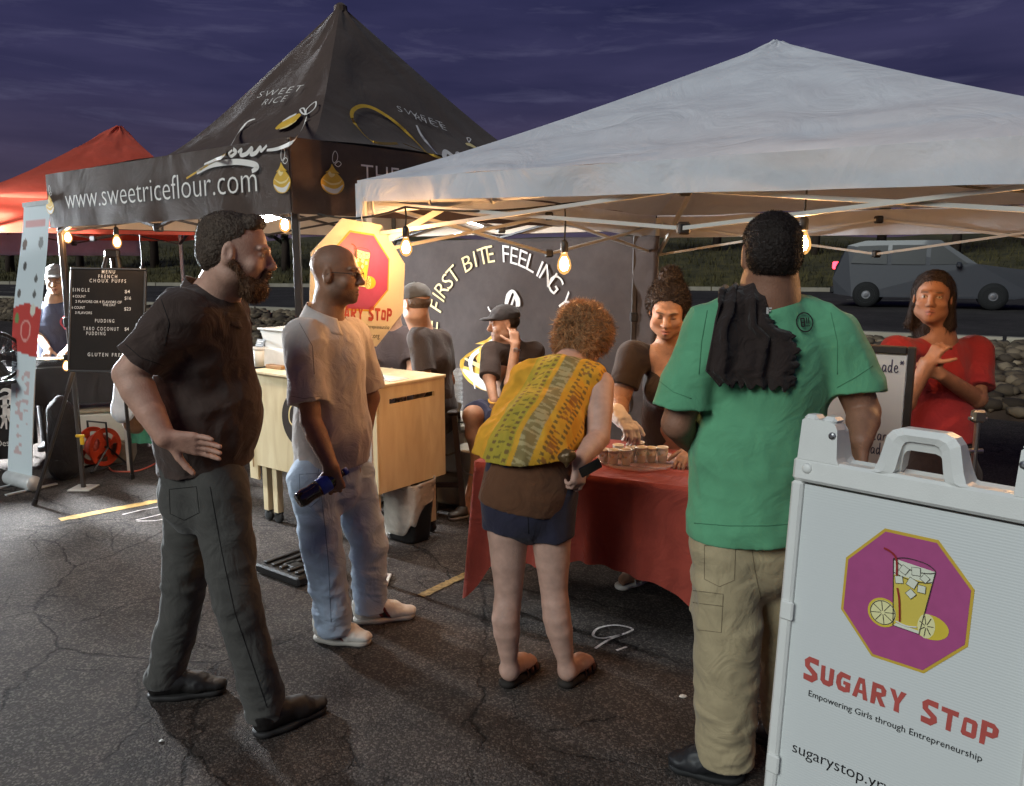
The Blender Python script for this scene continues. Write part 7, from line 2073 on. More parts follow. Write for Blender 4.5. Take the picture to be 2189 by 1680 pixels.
for (h_, k_, a_, f_) in ((hN, kN, aN, 1), (hF, kF, aF, 0)):
    s.cap(h_, k_, .102, .076, .03); s.cap(k_, a_, .076, .070, .006); s.cap(a_, a_ - up3 * .055, .070, .068, .006)
s.wrinkle(.013, (7, 7, 12), ridged=True); s.wrinkle(.010, (14, 14, 26), mask=lambda P: np.clip((.34 - P[:, 2]) / .2, 0, 1)); s.wrinkle(.008, (12, 12, 16), mask=lambda P: np.exp(-((P[:, 2] - .47) / .08) ** 2))
s.clip((0, 0, .048), (0, 0, -1)); s.build("trousers", gre, M1)
so = plain("sock_white", (.66, .64, .62), rough=.9)
rigid_shoe(M1, gp(540, 1578), gp(704, 1512), (.014, .012, .011), (.02, .018, .017), w=.054)
rigid_shoe(M1, gp(313, 1492), gp(492, 1478), (.014, .012, .011), (.02, .018, .017), w=.054)

# ---------------------------------------------------------------- 2. man in the grey polo with a cola bottle
base = V(-.68, 3.4, 0); b = Blob(.0048)
hd = Head(px((719, 586), 3.42), (1, -.16, -.05), (0.04, 0, 1), 1.03)
nk = px((695, 690), 3.43); hd.add(b, nk, .062)
shR, shL = px((648, 722), 3.27), px((752, 716), 3.60)
ch, be, pe_ = px((703, 775), 3.43), px((712, 930), 3.43), px((712, 1010), 3.42)
b.cap(nk, ch + up3 * .04, .07, .12, .05).cap(ch, be, .12, .13, .06).cap(be, pe_, .12, .12, .05).cap(shR, shL, .05, .05, .06)
elR, wrR = px((664, 900), 3.20), px((708, 998), 3.10)
b.chain([shR, elR, lerp(elR, wrR, .3), wrR], [.052, .043, .044, .029], .005)
hand(b, wrR, (.20, -.05, -1), (-.12, 1, .05), (-.7, 0, 0), 1.0, curl=(.85, .9, .95, 1.0), curl2=(1.1, 1.1, 1.1, 1.1), tcurl=.6)
elL, wrL = px((790, 850), 3.66), px((780, 935), 3.62)
b.chain([shL, elL, wrL], [.05, .042, .03], .03)
hN, kN, aN = px((668, 1020), 3.33), px((690, 1178), 3.29), px((712, 1318), 3.29)
hF, kF, aF = px((752, 1020), 3.52), px((788, 1165), 3.52), px((792, 1284), 3.53)
for q in ((hN, kN, aN), (hF, kF, aF)): b.chain(list(q), [.08, .055, .045], .04)
stub = (.055, .035, .026)
M2 = b.build("person", skin_m, None, paint((.265, .135, .080), hd.spots(lip=(.20, .085, .065), brow=(.02, .013, .01), beard=(stub, .55), scalp=((.205, .105, .066), .6))), org=base)
tag(M2, "shaven-headed man in glasses, grey polo and pale jeans holding a cola bottle", "person")
gl = MB()
for q in (-1, 1):
    gl.tube([hd.w(q * .033 + .021 * math.cos(a), .1010 - abs(.021 * math.cos(a) + q * q * .0) * .15, .001 + .0145 * math.sin(a)) for a in np.linspace(0, 6.28, 18)[:-1]], .0016, 5, closed=True)
    gl.tube([hd.w(q * .054, .096, .006), hd.w(q * .074, .06, .008), hd.w(q * .080, .005, .008), hd.w(q * .080, -.012, -.004)], .0016, 5)
gl.tube([hd.w(-.013, .103, .004), hd.w(0, .106, .008), hd.w(.013, .103, .004)], .0014, 5); gl.build("glasses", plain("dark_glasses_frame", (.03, .024, .02), rough=.3), M2)
gpolo = fabric("grey_polo_knit", s2l(182, 172, 166), var=.07, crease=.4, cscale=10, weave=500)
s = Blob(.0055); lat = nrm(V(.25, 1, 0))
s.cap(ch, be, .140, .150, .05, flat=(lat, 1.16)); s.cap(be, px((708, 1000), 3.43), .150, .152, .05, flat=(lat, 1.10))
s.cap(shR + V(.01, .02, -.012), shL + V(0, -.03, -.012), .074, .074, .07); s.cap(nk - up3 * .03, ch, .08, .12, .07)
dR = nrm(elR - shR); s.cap(shR, shR + dR * .30, .076, .080, .04, cut=[(shR + dR * .265, nrm(dR + V(.0, 0, -.1)))])
dL = nrm(elL - shL); s.cap(shL, shL + dL * .30, .074, .078, .04, cut=[(shL + dL * .26, dL)])
s.ell(hd.w(0, -.01, -.05), (.066, .066, .10), k=.01, op='sub')
s.wrinkle(.016, (7, 7, 4), ridged=True); s.wrinkle(.006, (18, 18, 12)); s.wrinkle(.012, (10, 10, 6), mask=lambda P: np.clip((1.12 - P[:, 2]) / .25, 0, 1))
s.clip(px((714, 992), 3.43), nrm(V(.12, 0, -1))); s.build("polo_shirt", gpolo, M2)
polo_collar(M2, hd, nk + V(.008, -.004, .0), .074, gpolo, tilt=.55, h=.05)
m = MB(); q0_ = nk + hd.f * .085 - up3 * .06; m.tube([q0_, q0_ - up3 * .06 + hd.f * .055, q0_ - up3 * .13 + hd.f * .075], .006, 5); m.build("placket", gpolo, M2)
denim = fabric("pale_denim", s2l(172, 186, 204), var=.16, crease=.6, cscale=9)
s = Blob(.0055); s.cap(px((712, 960), 3.43), px((706, 1035), 3.43), .138, .136, .05, flat=(lat, 1.05))
for (h_, k_, a_) in ((hN, kN, aN), (hF, kF, aF)):
    s.cap(h_, k_, .102, .084, .03); s.cap(k_, a_, .084, .076, .006); s.cap(a_, a_ - up3 * .03, .076, .074, .006)
s.wrinkle(.016, (7, 7, 11), ridged=True); s.wrinkle(.014, (13, 13, 30), mask=lambda P: np.clip((.36 - P[:, 2]) / .2, 0, 1)); s.wrinkle(.009, (10, 10, 16))
s.clip((0, 0, .05), (0, 0, -1)); s.build("jeans", denim, M2)
wsh = (.70, .66, .60)
rigid_shoe(M2, gp(672, 1364), gp(797, 1380), wsh, (.52, .48, .42), w=.052, stripe=(.16, .02, .018), h=.004)
rigid_shoe(M2, gp(752, 1330), gp(896, 1318), wsh, (.52, .48, .42), w=.052, stripe=(.16, .02, .018), h=.004)
# the bottle in his hand
e0, e1_ = px((636, 1072), 3.02), px((722, 1018), 3.12); dv = nrm(e1_ - e0); Lb = .235
t = empty("cola_bottle", e0, "plastic cola bottle with a blue label held in the grey polo man's hand", "bottle")
m = MB(); m.lathe(e0, [(.010, .004), (.026, 0), (.033, .012), (.0345, .03), (.031, .06), (.034, .085), (.034, .10)], 22, dv); m.lathe(e0, [(.034, .14), (.033, .155), (.022, .185), (.013, .205), (.013, .215)], 22, dv, capb=False)
m.build("bottle_wall", plain("cola_dark", (.022, .008, .006), rough=.08, spec=.8, var=.02, coat=.6), t, True)
m = MB(); m.lathe(e0, [(.0345, .098), (.0352, .10), (.0352, .142), (.0345, .144)], 22, dv, capb=False, capt=False); m.build("label", plain("blue_label", s2l(52, 74, 170), rough=.35, var=.15, scale=60), t, True)
m = MB(); m.lathe(e0, [(.0145, .214), (.0145, .232)], 16, dv); m.build("bottle_cap", plain("bottle_cap_blue", s2l(40, 60, 150), rough=.4), t, True)

# ---------------------------------------------------------------- 3. woman bending over the table in a yellow top
base = V(.11, 2.95, 0); b = Blob(.0048)
hd = Head(px((1250, 726), 3.44), (.45, .72, -.50), (.25, .25, 1), 1.0)
nk = px((1215, 782), 3.30); hd.add(b, nk, .052, fem=True)
shL, shR = px((1130, 798), 3.30), px((1282, 822), 3.18)
ch, wa, pe_ = px((1196, 850), 3.22), px((1150, 950), 3.04), px((1122, 1045), 2.95)
b.cap(nk, ch, .06, .09, .05).cap(ch, wa, .10, .09, .06).cap(wa, pe_, .09, .10, .05).cap(shR, shL, .045, .045, .05)
elR, wrR = px((1280, 935), 3.02), px((1240, 985), 2.86)
b.chain([shR, lerp(shR, elR, .5), elR, lerp(elR, wrR, .35), wrR], [.058, .053, .043, .042, .029], .005)
hand(b, wrR, (-.1, -.1, -1), (-.6, .8, 0), (.5, -.5, 0), .92, curl=(.5, .6, .7, .8), tcurl=.5)
elL, wrL = px((1120, 900), 3.48), px((1190, 960), 3.60)
b.chain([shL, elL, wrL], [.048, .040, .028], .03); hand(b, wrL, (.6, .4, -.2), (0, 0, -1), (0, 1, 0), .9)
for (h_, t_, k_, c_, a_, he, to) in (((1080, 1070), (1086, 1140), (1087, 1268), (1081, 1322), (1090, 1432), (1072, 1472), (1150, 1440)),
                                     ((1172, 1070), (1178, 1140), (1184, 1258), (1190, 1318), (1213, 1432), (1200, 1472), (1272, 1440))):
    H_, T_, K_, C_, A_ = px(h_, 2.95), px(t_, 2.94), px(k_, 2.92), px(c_, 2.90), px(a_, 2.90)
    b.chain([H_, T_, lerp(T_, K_, .5), lerp(T_, K_, .85), K_, lerp(K_, C_, .5), C_, lerp(C_, A_, .25), lerp(C_, A_, .6), lerp(C_, A_, .85), A_], [.080, .078, .066, .056, .0525, .053, .0535, .051, .039, .031, .030], .004)
    foot(b, A_, gp(*he) + V(0, 0, 0), gp(*to) + V(-.0, .06, 0), .034, .034)
W3 = b.build("person", skin_m, None, paint((.47, .29, .225), hd.spots()), org=base)
tag(W3, "curly haired woman in a yellow patterned top and navy shorts bending over the table", "person")
hb = Blob(.0048); hb.ell(hd.w(0, -.02, .035), (.108, .112, .105), hd.A, .03); hb.ell(hd.w(0, -.075, -.045), (.090, .06, .08), hd.A, .04)
hb.ell(hd.w(.02, -.06, .07), (.075, .07, .055), hd.A, .04)
hb.wrinkle(.026, (24, 24, 20), warp=.9); hb.wrinkle(.010, (60, 60, 50), warp=.5)
fuzz(hb.build("hair", hair_m, W3, lambda P: np.tile((.27, .14, .062), (len(P), 1)) * (1 + .35 * vnoise((P * 30).astype(np.float32)))[:, None]), 12000, .034, .7, .2, col=(.36, .19, .085))
m = MB(); r = np.random.default_rng(8)
for i in range(620):
    dv_ = nrm(r.normal(size=3)); p = hd.w(0, -.03, .03) + dv_ * .100; tw_ = nrm(np.cross(dv_, r.normal(size=3)))
    q = [p]; 
    for k in range(4): tw_ = nrm(tw_ + .5 * r.normal(size=3)); q.append(q[-1] + tw_ * .014 + dv_ * .004 - up3 * .003)
    m.tube(q, [.0026, .0022, .0018, .0014, .0008], 3)
m.build("loose_curls", plain("brown_curl", (.16, .085, .04), rough=.55, var=.3, scale=40), W3)
m = MB(); q = hd.w(-.082, .01, -.04); m.rod(q, q - up3 * .018, .004); m.build("earring", chrome, W3)
navy = fabric("navy_short_cloth", s2l(44, 42, 58), var=.12, crease=.4)
s = Blob(.0055); lat = V(1, 0, 0); fwd_ = V(0, 1, 0)
s.cap(px((1130, 985), 2.98), px((1122, 1070), 2.95), .158, .168, .04, flat=(fwd_, .80))
for tx_, hemz in ((1082, 1128), (1178, 1146)):
    q0_, q1_ = px((tx_, 1060), 2.95), px((tx_ + 3, 1165), 2.94); s.cap(q0_, q1_, .100, .088, .02, flat=(fwd_, 1.02), cut=[(px((tx_, hemz), 2.94), V(0, 0, -1))])
s.wrinkle(.008, (9, 9, 7)); s.build("shorts", navy, W3)
brn = fabric("brown_ghost_cloth", s2l(92, 60, 40), var=.2, crease=.5)  # brown layer stands for the motion ghost over her shorts, no real garment
s = Blob(.0055); s.cap(px((1135, 960), 3.0), px((1124, 1062), 2.95), .160, .176, .04, flat=(fwd_, .82)); s.wrinkle(.012, (7, 7, 9)); s.clip(px((1124, 1082), 2.95), nrm(V(-.18, 0, -1)))
s.build("brown_motion_ghost", brn, W3)
# yellow top: gold bands with rows of dark crochet marks running along the back
yt_m, n_, l_, b_ = new_mat("yellow_banded_cloth")
at_ = n_.new("ShaderNodeAttribute"); at_.attribute_name = "Col"; l_.new(at_.outputs["Color"], b_.inputs["Base Color"]); b_.inputs["Roughness"].default_value = .85
tcn = n_.new("ShaderNodeTexCoord"); nz = n_.new("ShaderNodeTexNoise"); nz.inputs["Scale"].default_value = 300; l_.new(tcn.outputs["Object"], nz.inputs["Vector"]); bpn = n_.new("ShaderNodeBump"); bpn.inputs["Strength"].default_value = .5; bpn.inputs["Distance"].default_value = .003
l_.new(nz.outputs["Fac"], bpn.inputs["Height"]); l_.new(bpn.outputs[0], b_.inputs["Normal"])
s = Blob(.0042)
s.cap(px((1205, 838), 3.20), px((1150, 940), 3.02), .142, .158, .05, flat=(fwd_, .82)); s.cap(px((1150, 940), 3.02), px((1128, 985), 2.96), .160, .182, .05, flat=(fwd_, .80))
s.cap(px((1138, 800), 3.27), px((1268, 806), 3.18), .058, .052, .06); s.cap(px((1112, 810), 3.24), px((1062, 935), 3.06), .045, .060, .06); s.cap(px((1062, 930), 3.05), px((1040, 975), 3.0), .060, .045, .05, flat=(fwd_, .7))
s.ell(hd.w(0, -.01, -.06), (.065, .065, .08), k=.02, op='sub'); s.cap(px((1305, 838), 3.18), px((1290, 900), 3.05), .058, .060, .03, op='sub')
ydir = nrm(px((1128, 985), 2.96) - px((1205, 830), 3.2)); yx = nrm(V(1, 0, 0) - ydir * ydir[0])
s.wrinkle(.014, (9, 9, 4), ridged=True); s.wrinkle(.007, (22, 22, 12)); s.wrinkle(.018, (13, 13, 5), mask=lambda P: np.clip((1.14 - P[:, 2]) / .22, 0, 1))
s.clip(px((1128, 968), 2.96), nrm(V(.06, .1, -1)))
o0_ = px((1170, 880), 3.0)
def ycol(P):
    u = (P - o0_) @ yx + .012 * vnoise((P * 9).astype(np.float32)); v = (P - o0_) @ ydir
    c = lerp(s2l(206, 152, 38), s2l(186, 150, 60), 0) * np.ones((len(P), 1)); n = vnoise((P * 60).astype(np.float32)); n2 = vnoise((np.stack([u * 30, v * 130, v * 0], 1)).astype(np.float32))
    gr = np.array(s2l(168, 148, 46)); g2 = np.array(s2l(196, 170, 110)); dk = np.array(s2l(120, 94, 44)); gy = np.array(s2l(168, 150, 104))
    def band(cn, hw): return np.abs(u - cn) < hw
    c[band(-.10, .05)] = gr
    w = band(-.002, .030); c[w] = gy; w2 = w & (n2 > -.1); c[w2] = s2l(134, 116, 70)
    for cn in (-.062, -.118, .058, .098): w = band(cn, .007) & (np.sin(v * 260 + cn * 90) > .0); c[w] = dk
    w = band(.078, .014) & (n2 > .05); c[w] = s2l(150, 98, 40)
    w = band(-.09, .012) & (n2 > .2); c[w] = s2l(118, 104, 36)
    for cn in (.13, .15): w = band(cn, .005) & (np.sin(v * 300) > .2); c[w] = s2l(140, 100, 40)
    return c * (1 + .10 * n)[:, None]
s.build("yellow_top", yt_m, W3, ycol)
leath = plain("brown_leather", s2l(92, 52, 34), rough=.55, var=.2); dksole = plain("dark_sandal_sole", s2l(40, 34, 30), rough=.8)
for he, to in (((1072, 1474), (1150, 1440)), ((1198, 1474), (1272, 1440))):
    sandal(W3, gp(*he) + V(0, -.005, 0), gp(*to) + V(.0, .065, 0), ((.55, .62, .050, .010), (.68, .76, .038, .010), (.30, .50, .066, .006)), dksole, leath, w=.043, thick=.034)
p = px((1262, 1000), 2.82); t = empty("phone", p, "dark phone in the bending woman's hand by her hip", "phone")
m = MB(); axp_ = (nrm(V(.85, .2, .42)), nrm(V(-.3, .9, .1)), nrm(np.cross(nrm(V(.85, .2, .42)), nrm(V(-.3, .9, .1))))); m.box(p, (.085, .009, .040), axp_, bev=.003); m.build("phone_body", plain("phone_black", (.01, .01, .011), rough=.15), t)
p = px((1212, 975), 2.80); b = Blob(.0045); b.ell(p, (.032, .02, .026), k=.02); b.cap(p, p - up3 * .035, .014, .009, .02); b.wrinkle(.008, (40, 40, 40)); o = b.build("wallet_pouch", plain("shiny_brown_pouch", s2l(96, 74, 48), rough=.3, metal=.3, bump=.5), None, org=p); tag(o, "small shiny brown pouch held at the bending woman's hip", "pouch")

# ---------------------------------------------------------------- 4. man in the green T-shirt, from behind
base = V(.66, 2.42, 0); b = Blob(.0048)
hd = Head(px((1648, 546), 2.42), (.10, 1, -.05), (0, 0, 1), 1.03)
nk = px((1645, 645), 2.42); hd.add(b, nk, .066)
shL, shR = px((1512, 712), 2.42), px((1782, 716), 2.42)
ch, wa, pe_ = px((1642, 790), 2.45), px((1612, 960), 2.44), px((1604, 1110), 2.43)
b.cap(nk, ch, .08, .11, .05).cap(ch, wa, .11, .11, .06).cap(wa, pe_, .11, .105, .05).cap(shL, shR, .055, .055, .05)
elL, wrL = px((1448, 905), 2.42), px((1506, 968), 2.66)
elR, wrR = px((1846, 880), 2.40), px((1842, 940), 2.30)
for S_, E_, R_ in ((shL, elL, wrL), (shR, elR, wrR)):
    b.chain([S_, lerp(S_, E_, .5), E_, lerp(E_, R_, .35), R_], [.060, .056, .049, .048, .032], .005)
hand(b, wrL, (.3, .9, -.2), (0, .1, -1), (1, 0, 0), 1.0); hand(b, wrR, (-.05, -.1, -1), (-1, 0, 0), (0, 1, 0), 1.0, curl=(.4, .45, .5, .55))
hL, kL, aL = px((1553, 1150), 2.42), px((1556, 1335), 2.40), px((1550, 1590), 2.39)
hR, kR, aR = px((1672, 1150), 2.48), px((1688, 1335), 2.52), px((1694, 1580), 2.54)
for q in ((hL, kL, aL), (hR, kR, aR)): b.chain(list(q), [.08, .06, .045], .04)
G4 = b.build("person", skin_m, None, paint((.255, .125, .078), hd.spots(brow=(.02, .013, .01))), org=base)
tag(G4, "green T-shirt man in khaki trousers seen from behind, black cloth over one shoulder", "person")
hb = Blob(.0045)
hb.ell(hd.w(0, -.014, .040), np.array([.0805, .1030, .0830]) * 1.03, hd.A, .02); hb.ell(hd.w(0, -.050, -.012), np.array([.0735, .066, .064]) * 1.03, hd.A, .03)
for q in (-1, 1): hb.ell(hd.w(q * .083, -.004, .0), np.array([.014, .030, .040]) * 1.03, hd.A, .012, op='sub')
hb.wrinkle(.0025, (110, 110, 110)); hb.clip(hd.w(0, 0, -.058), -hd.u)
fuzz(hb.build("hair", hair_m, G4, lambda P: np.tile((.018, .011, .008), (len(P), 1))), 12000, .007, .8, .3)
grn = fabric("green_tee_cotton", s2l(98, 162, 122), var=.10, crease=.35, cscale=8, weave=500)
s = Blob(.0055); fwd_ = V(0, 1, 0)
s.cap(ch + V(0, 0, .01), wa, .190, .186, .05, flat=(fwd_, .74)); s.cap(wa, px((1600, 1130), 2.43), .186, .190, .05, flat=(fwd_, .78))
s.cap(shL + V(.03, 0, -.005), shR + V(-.03, 0, -.005), .072, .072, .07); s.cap(nk - up3 * .035, ch, .080, .14, .08)
s.cap(px((1560, 680), 2.42), px((1732, 682), 2.42), .052, .052, .06)
dL, dR = nrm(elL - shL), nrm(elR - shR)
s.cap(shL, shL + dL * .26, .080, .088, .05, cut=[(shL + dL * .225, nrm(dL + V(.25, 0, -.35)))]); s.cap(shR, shR + dR * .26, .080, .088, .05, cut=[(shR + dR * .185, nrm(dR + V(-.35, 0, -.30)))])
s.cap(nk + up3 * .08, nk + up3 * .006, .062, .070, .012, op='sub')
s.wrinkle(.020, (7, 7, 2.6), ridged=True, mask=lambda P: np.clip(.25 + np.abs(P[:, 0] - .80) * 4, 0, 1)); s.wrinkle(.006, (15, 15, 8)); s.wrinkle(.012, (6, 6, 9), mask=lambda P: np.clip((1.08 - P[:, 2]) / .2, 0, 1))
s.clip(px((1600, 1142), 2.43), nrm(V(.02, 0, -1)))
go = s.build("green_tshirt", grn, G4)
# print on the shirt: projected onto the back by nearest vertex depth
gv = np.array([v.co[:] for v in go.data.vertices]) + base
def back_y(x, z):
    m_ = (np.abs(gv[:, 0] - x) < .016) & (np.abs(gv[:, 2] - z) < .016); q = gv[m_]
    return (np.percentile(q[:, 1], 6) if len(q) else 2.30) - .0045
def on_shirt(x, z): return V(x, back_y(x, z), z)
tee_ink = plain("shirt_black_ink", s2l(40, 34, 32), rough=.8, var=.1)
P = Print(); ec = px((1727, 690), 2.30); P.ring(ec[0], ec[2], .0265, .0038, 32)
P.stroke([(ec[0] - .012, ec[2] - .012), (ec[0] - .012, ec[2] + .012)], .004); P.stroke([(ec[0] - .012, ec[2] + .011), (ec[0] - .002, ec[2] + .011)], .004); P.stroke([(ec[0] - .012, ec[2]), (ec[0] - .002, ec[2])], .0035); P.stroke([(ec[0] - .012, ec[2] - .011), (ec[0] - .002, ec[2] - .011)], .004); P.stroke([(ec[0] - .002, ec[2] - .012), (ec[0] - .002, ec[2] + .012)], .004)
for k in (.006, .013): P.stroke([(ec[0] + k, ec[2] - .004), (ec[0] + k, ec[2] + .013)], .004); P.stroke([(ec[0] + k, ec[2] - .012), (ec[0] + k, ec[2] - .009)], .0045)
P.build("shirt_emblem", tee_ink, G4, on_shirt)
P = Print()
def gpt(x, y): q = px((x, y), 2.29); return (q[0], q[2])
r = np.random.default_rng(21)
for col_ in range(11):      # distressed letter blocks down the back, edge ragged
    x0_, x1_ = 1560 + col_ * 12.5, 1572 + col_ * 12.5
    yt_, yb__ = (716 if col_ > 6 else 760) + r.uniform(-5, 5), 818 + r.uniform(-7, 10)
    if col_ > 9: yt_ = 726
    n = 6
    L_ = [gpt(x0_ + r.uniform(-.8, .8), yt_ + (yb__ - yt_) * i / n) for i in range(n + 1)]; R_ = [gpt(x1_ + r.uniform(-1.4, .2), yt_ + (yb__ - yt_) * i / n) for i in range(n + 1)]
    P.shape(L_ + R_, [(i, i + 1, n + 2 + i, n + 1 + i) for i in range(n)])
P.build("shirt_graphic", tee_ink, G4, on_shirt)
khaki = fabric("khaki_cargo_cloth", s2l(172, 156, 124), var=.12, crease=.6, cscale=8)
s = Blob(.0055); s.cap(px((1600, 1110), 2.44), px((1606, 1180), 2.45), .155, .168, .03, flat=(fwd_, .78))
for (h_, k_, a_) in ((hL, kL, aL), (hR, kR, aR)):
    s.cap(h_, k_, .114, .102, .03); s.cap(k_, a_, .102, .094, .006); s.cap(a_, a_ - up3 * .03, .094, .094, .006)
po = px((1500, 1270), 2.42); s.box(po, (.022, .07, .085), rad=.012, k=.02)
s.wrinkle(.013, (4, 4, 10), ridged=True); s.wrinkle(.012, (10, 10, 26), mask=lambda P: np.clip((.34 - P[:, 2]) / .18, 0, 1)); s.wrinkle(.004, (14, 14, 14))
s.clip((0, 0, .05), (0, 0, -1)); s.build("cargo_trousers", khaki, G4)
rigid_shoe(G4, gp(1585, 1668), gp(1430, 1636), (.020, .020, .022), (.015, .015, .015), w=.056, h=.0045)
rigid_shoe(G4, gp(1720, 1610) , gp(1610, 1570), (.020, .020, .022), (.015, .015, .015), w=.056, h=.005)
# black cloth slung over his left shoulder: a thing of its own
blkc = fabric("black_sling_cloth", s2l(46, 36, 33), var=.16, crease=.7, cscale=14)
p0 = px((1585, 650), 2.40)
DR = [(0, 1562, 1612, 668, 662, 2.585), (.12, 1554, 1622, 626, 614, 2.54), (.20, 1546, 1628, 616, 600, 2.46), (.27, 1540, 1634, 622, 606, 2.375), (.36, 1534, 1640, 650, 636, 2.325), (.55, 1526, 1652, 708, 690, 2.30), (.66, 1520, 1698, 742, 716, 2.29), (.80, 1514, 1700, 772, 762, 2.285), (.92, 1510, 1696, 794, 806, 2.28), (1.0, 1536, 1692, 822, 830, 2.28)]
def drape(u, v):
    q = [float(np.interp(v, [d_[0] for d_ in DR], [d_[k] for d_ in DR])) for k in range(1, 6)]
    rag = (5 * math.sin(v * 61) + 4 * math.sin(v * 143)) * max(0, u - .8) * 5 * (v > .45); bot = 7 * math.sin(u * 44) * max(0, v - .9) * 10
    p = px((q[0] + (q[1] - q[0]) * u + rag, q[2] + (q[3] - q[2]) * u + bot), q[4])
    n_ = float(vnoise(np.array([[u * 5, v * 3.5, 2.2]], np.float32))[0]); k = min(1, v * 2.2)
    f_ = .5 - abs(math.sin(u * 8.5 + 1.6 * v + n_ * 1.5)); return p - V(0, .030 * f_ * k + .010 * n_, -.012 * f_ * (v < .3))
o = grid_mesh("draped_cloth", drape, 60, 90, blkc, None, thick=.006, org=p0); tag(o, "crumpled black cloth slung over the green shirted man's left shoulder", "cloth")
P = Print(); lw0 = px((1660, 628 + 38), 2.30); 
m = MB(); q = px((1641, 664), 2.285); m.box(q, (.006, .004, .018)); m.box(q + V(.006, 0, .007), (.010, .004, .004)); m.box(q + V(.005, 0, 0), (.007, .004, .004)); o2 = m.build("cloth_tag_mark", plain("white_mark", (.6, .58, .55), rough=.7), o)

# ---------------------------------------------------------------- 5. seller behind the table
base = V(.72, 3.88, 0); b = Blob(.0042)
hd = Head(px((1427, 664), 3.74), (-.22, -.92, -.34), (0, -.25, 1), 1.0)
nk = px((1438, 742), 3.84); hd.add(b, nk, .054, fem=True, jaw=1.06, nose=1.12, lips=1.35)
shR, shL = px((1352, 762), 3.86), px((1532, 770), 3.92)
ch, wa, pe_ = px((1440, 815), 3.90), px((1440, 905), 3.98), px((1440, 1000), 4.02)
b.cap(nk, ch, .075, .13, .05).cap(ch, wa, .135, .13, .06).cap(wa, pe_, .14, .16, .05).cap(shR, shL, .055, .055, .06)
for q in (-1, 1): b.ell(ch + V(q * .075, -.10, -.035), (.075, .06, .07), k=.04)
elR, wrR = px((1322, 862), 3.78), px((1326, 892), 3.56)
b.chain([shR, elR, lerp(elR, wrR, .35), wrR], [.060, .049, .047, .032], .005)
hand(b, wrR, (.35, -.65, -.40), (-.1, .2, -1), (1, 0, 0), .95, curl=(.6, .65, .7, .75), tcurl=.4)
elL, wrL = px((1546, 880), 3.80), px((1480, 960), 3.55)
b.cap(shL, elL, .058, .048, .03); b.chain([elL, wrL], [.046, .032], .02); hand(b, wrL, (-.5, -.7, -.25), (0, .1, -1), (-1, 0, 0), .95, curl=(.3, .35, .4, .45))
for (k_, a_, he, to) in (((1395, 1130), (1368, 1222), (1385, 1238), (1318, 1262)), ((1475, 1135), (1484, 1232), (1492, 1252), (1462, 1278))):
    K_, A_ = px(k_, 3.98), px(a_, 3.93); b.cap(lerp(pe_, K_, .3), K_, .085, .058, .04); b.cap(K_, A_, .056, .034, .03)
    hv, tv = gp(*he), gp(*to); foot(b, A_, hv, tv, .028, .035)
W5 = b.build("person", skin_m, None, paint((.285, .155, .095), hd.spots(lip=(.33, .125, .10), brow=(.014, .009, .007), eyes='shut', blush=(.36, .15, .08))), org=base)
tag(W5, "seller in a black scoop-neck top leaning behind the red table, hair in a bun", "person")
hb = Blob(.0045); hb.ell(hd.w(0, -.028, .055), (.092, .104, .090), hd.A, .03, cut=[(hd.w(0, .052, .055), hd.f * .8 - hd.u * .55)])
hb.ell(hd.w(0, -.045, .0), (.094, .085, .085), hd.A, .03, cut=[(hd.w(0, .012, 0), hd.f)]); hb.ell(hd.w(0, -.045, .150), (.050, .050, .045), hd.A, .015)
hb.wrinkle(.010, (40, 40, 40)); hb.wrinkle(.006, (95, 95, 95))
fuzz(hb.build("hair", hair_m, W5, lambda P: np.tile((.016, .010, .008), (len(P), 1))), 9000, .020, .7, .0)
blkt = fabric("black_jersey", s2l(44, 36, 33), var=.15, crease=.4)
s = Blob(.0055)
s.cap(ch, wa, .152, .146, .05, flat=(V(0, 1, 0), .9)); s.cap(wa, px((1440, 1010), 4.02), .150, .19, .05, flat=(V(0, 1, 0), .85)); s.cap(px((1440, 1000), 4.02), px((1438, 1130), 4.0), .185, .20, .05, flat=(V(0, 1, 0), .7))
s.cap(shR, shL, .060, .060, .06)
for q in (-1, 1): s.ell(ch + V(q * .075, -.10, -.035), (.084, .069, .079), k=.04)
for S_, E_ in ((shR, elR), (shL, elL)): d_ = nrm(E_ - S_); s.cap(S_, S_ + d_ * .2, .074, .072, .04, cut=[(S_ + d_ * .155, d_)])
s.ell(px((1428, 752), 3.74), (.088, .16, .135), k=.012, op='sub'); s.ell(nk, (.09, .10, .07), k=.02, op='sub')
s.wrinkle(.010, (8, 8, 6)); s.build("black_top", blkt, W5)
gw = Blob(.0042); hand(gw, wrR, (.35, -.65, -.40), (-.1, .2, -1), (1, 0, 0), 1.08, curl=(.6, .65, .7, .75), tcurl=.4); gw.cap(wrR - nrm(V(.35, -.65, -.4)) * .035, wrR + nrm(V(.35, -.65, -.4)) * .02, .042, .036, .02); gw.wrinkle(.003, (40, 40, 40))
gw.build("glove", plain("white_glove", (.70, .64, .58), rough=.6, var=.08), W5)
wsand = plain("white_sandal", (.68, .64, .58), rough=.5)
for he, to in (((1385, 1238), (1318, 1262)), ((1492, 1252), (1462, 1278))): sandal(W5, gp(*he), gp(*to) * 1.0, ((.42, .52, .062, .014), (.60, .66, .046, .012), (.1, .16, .06, .007)), wsand, wsand, w=.045, thick=.028)

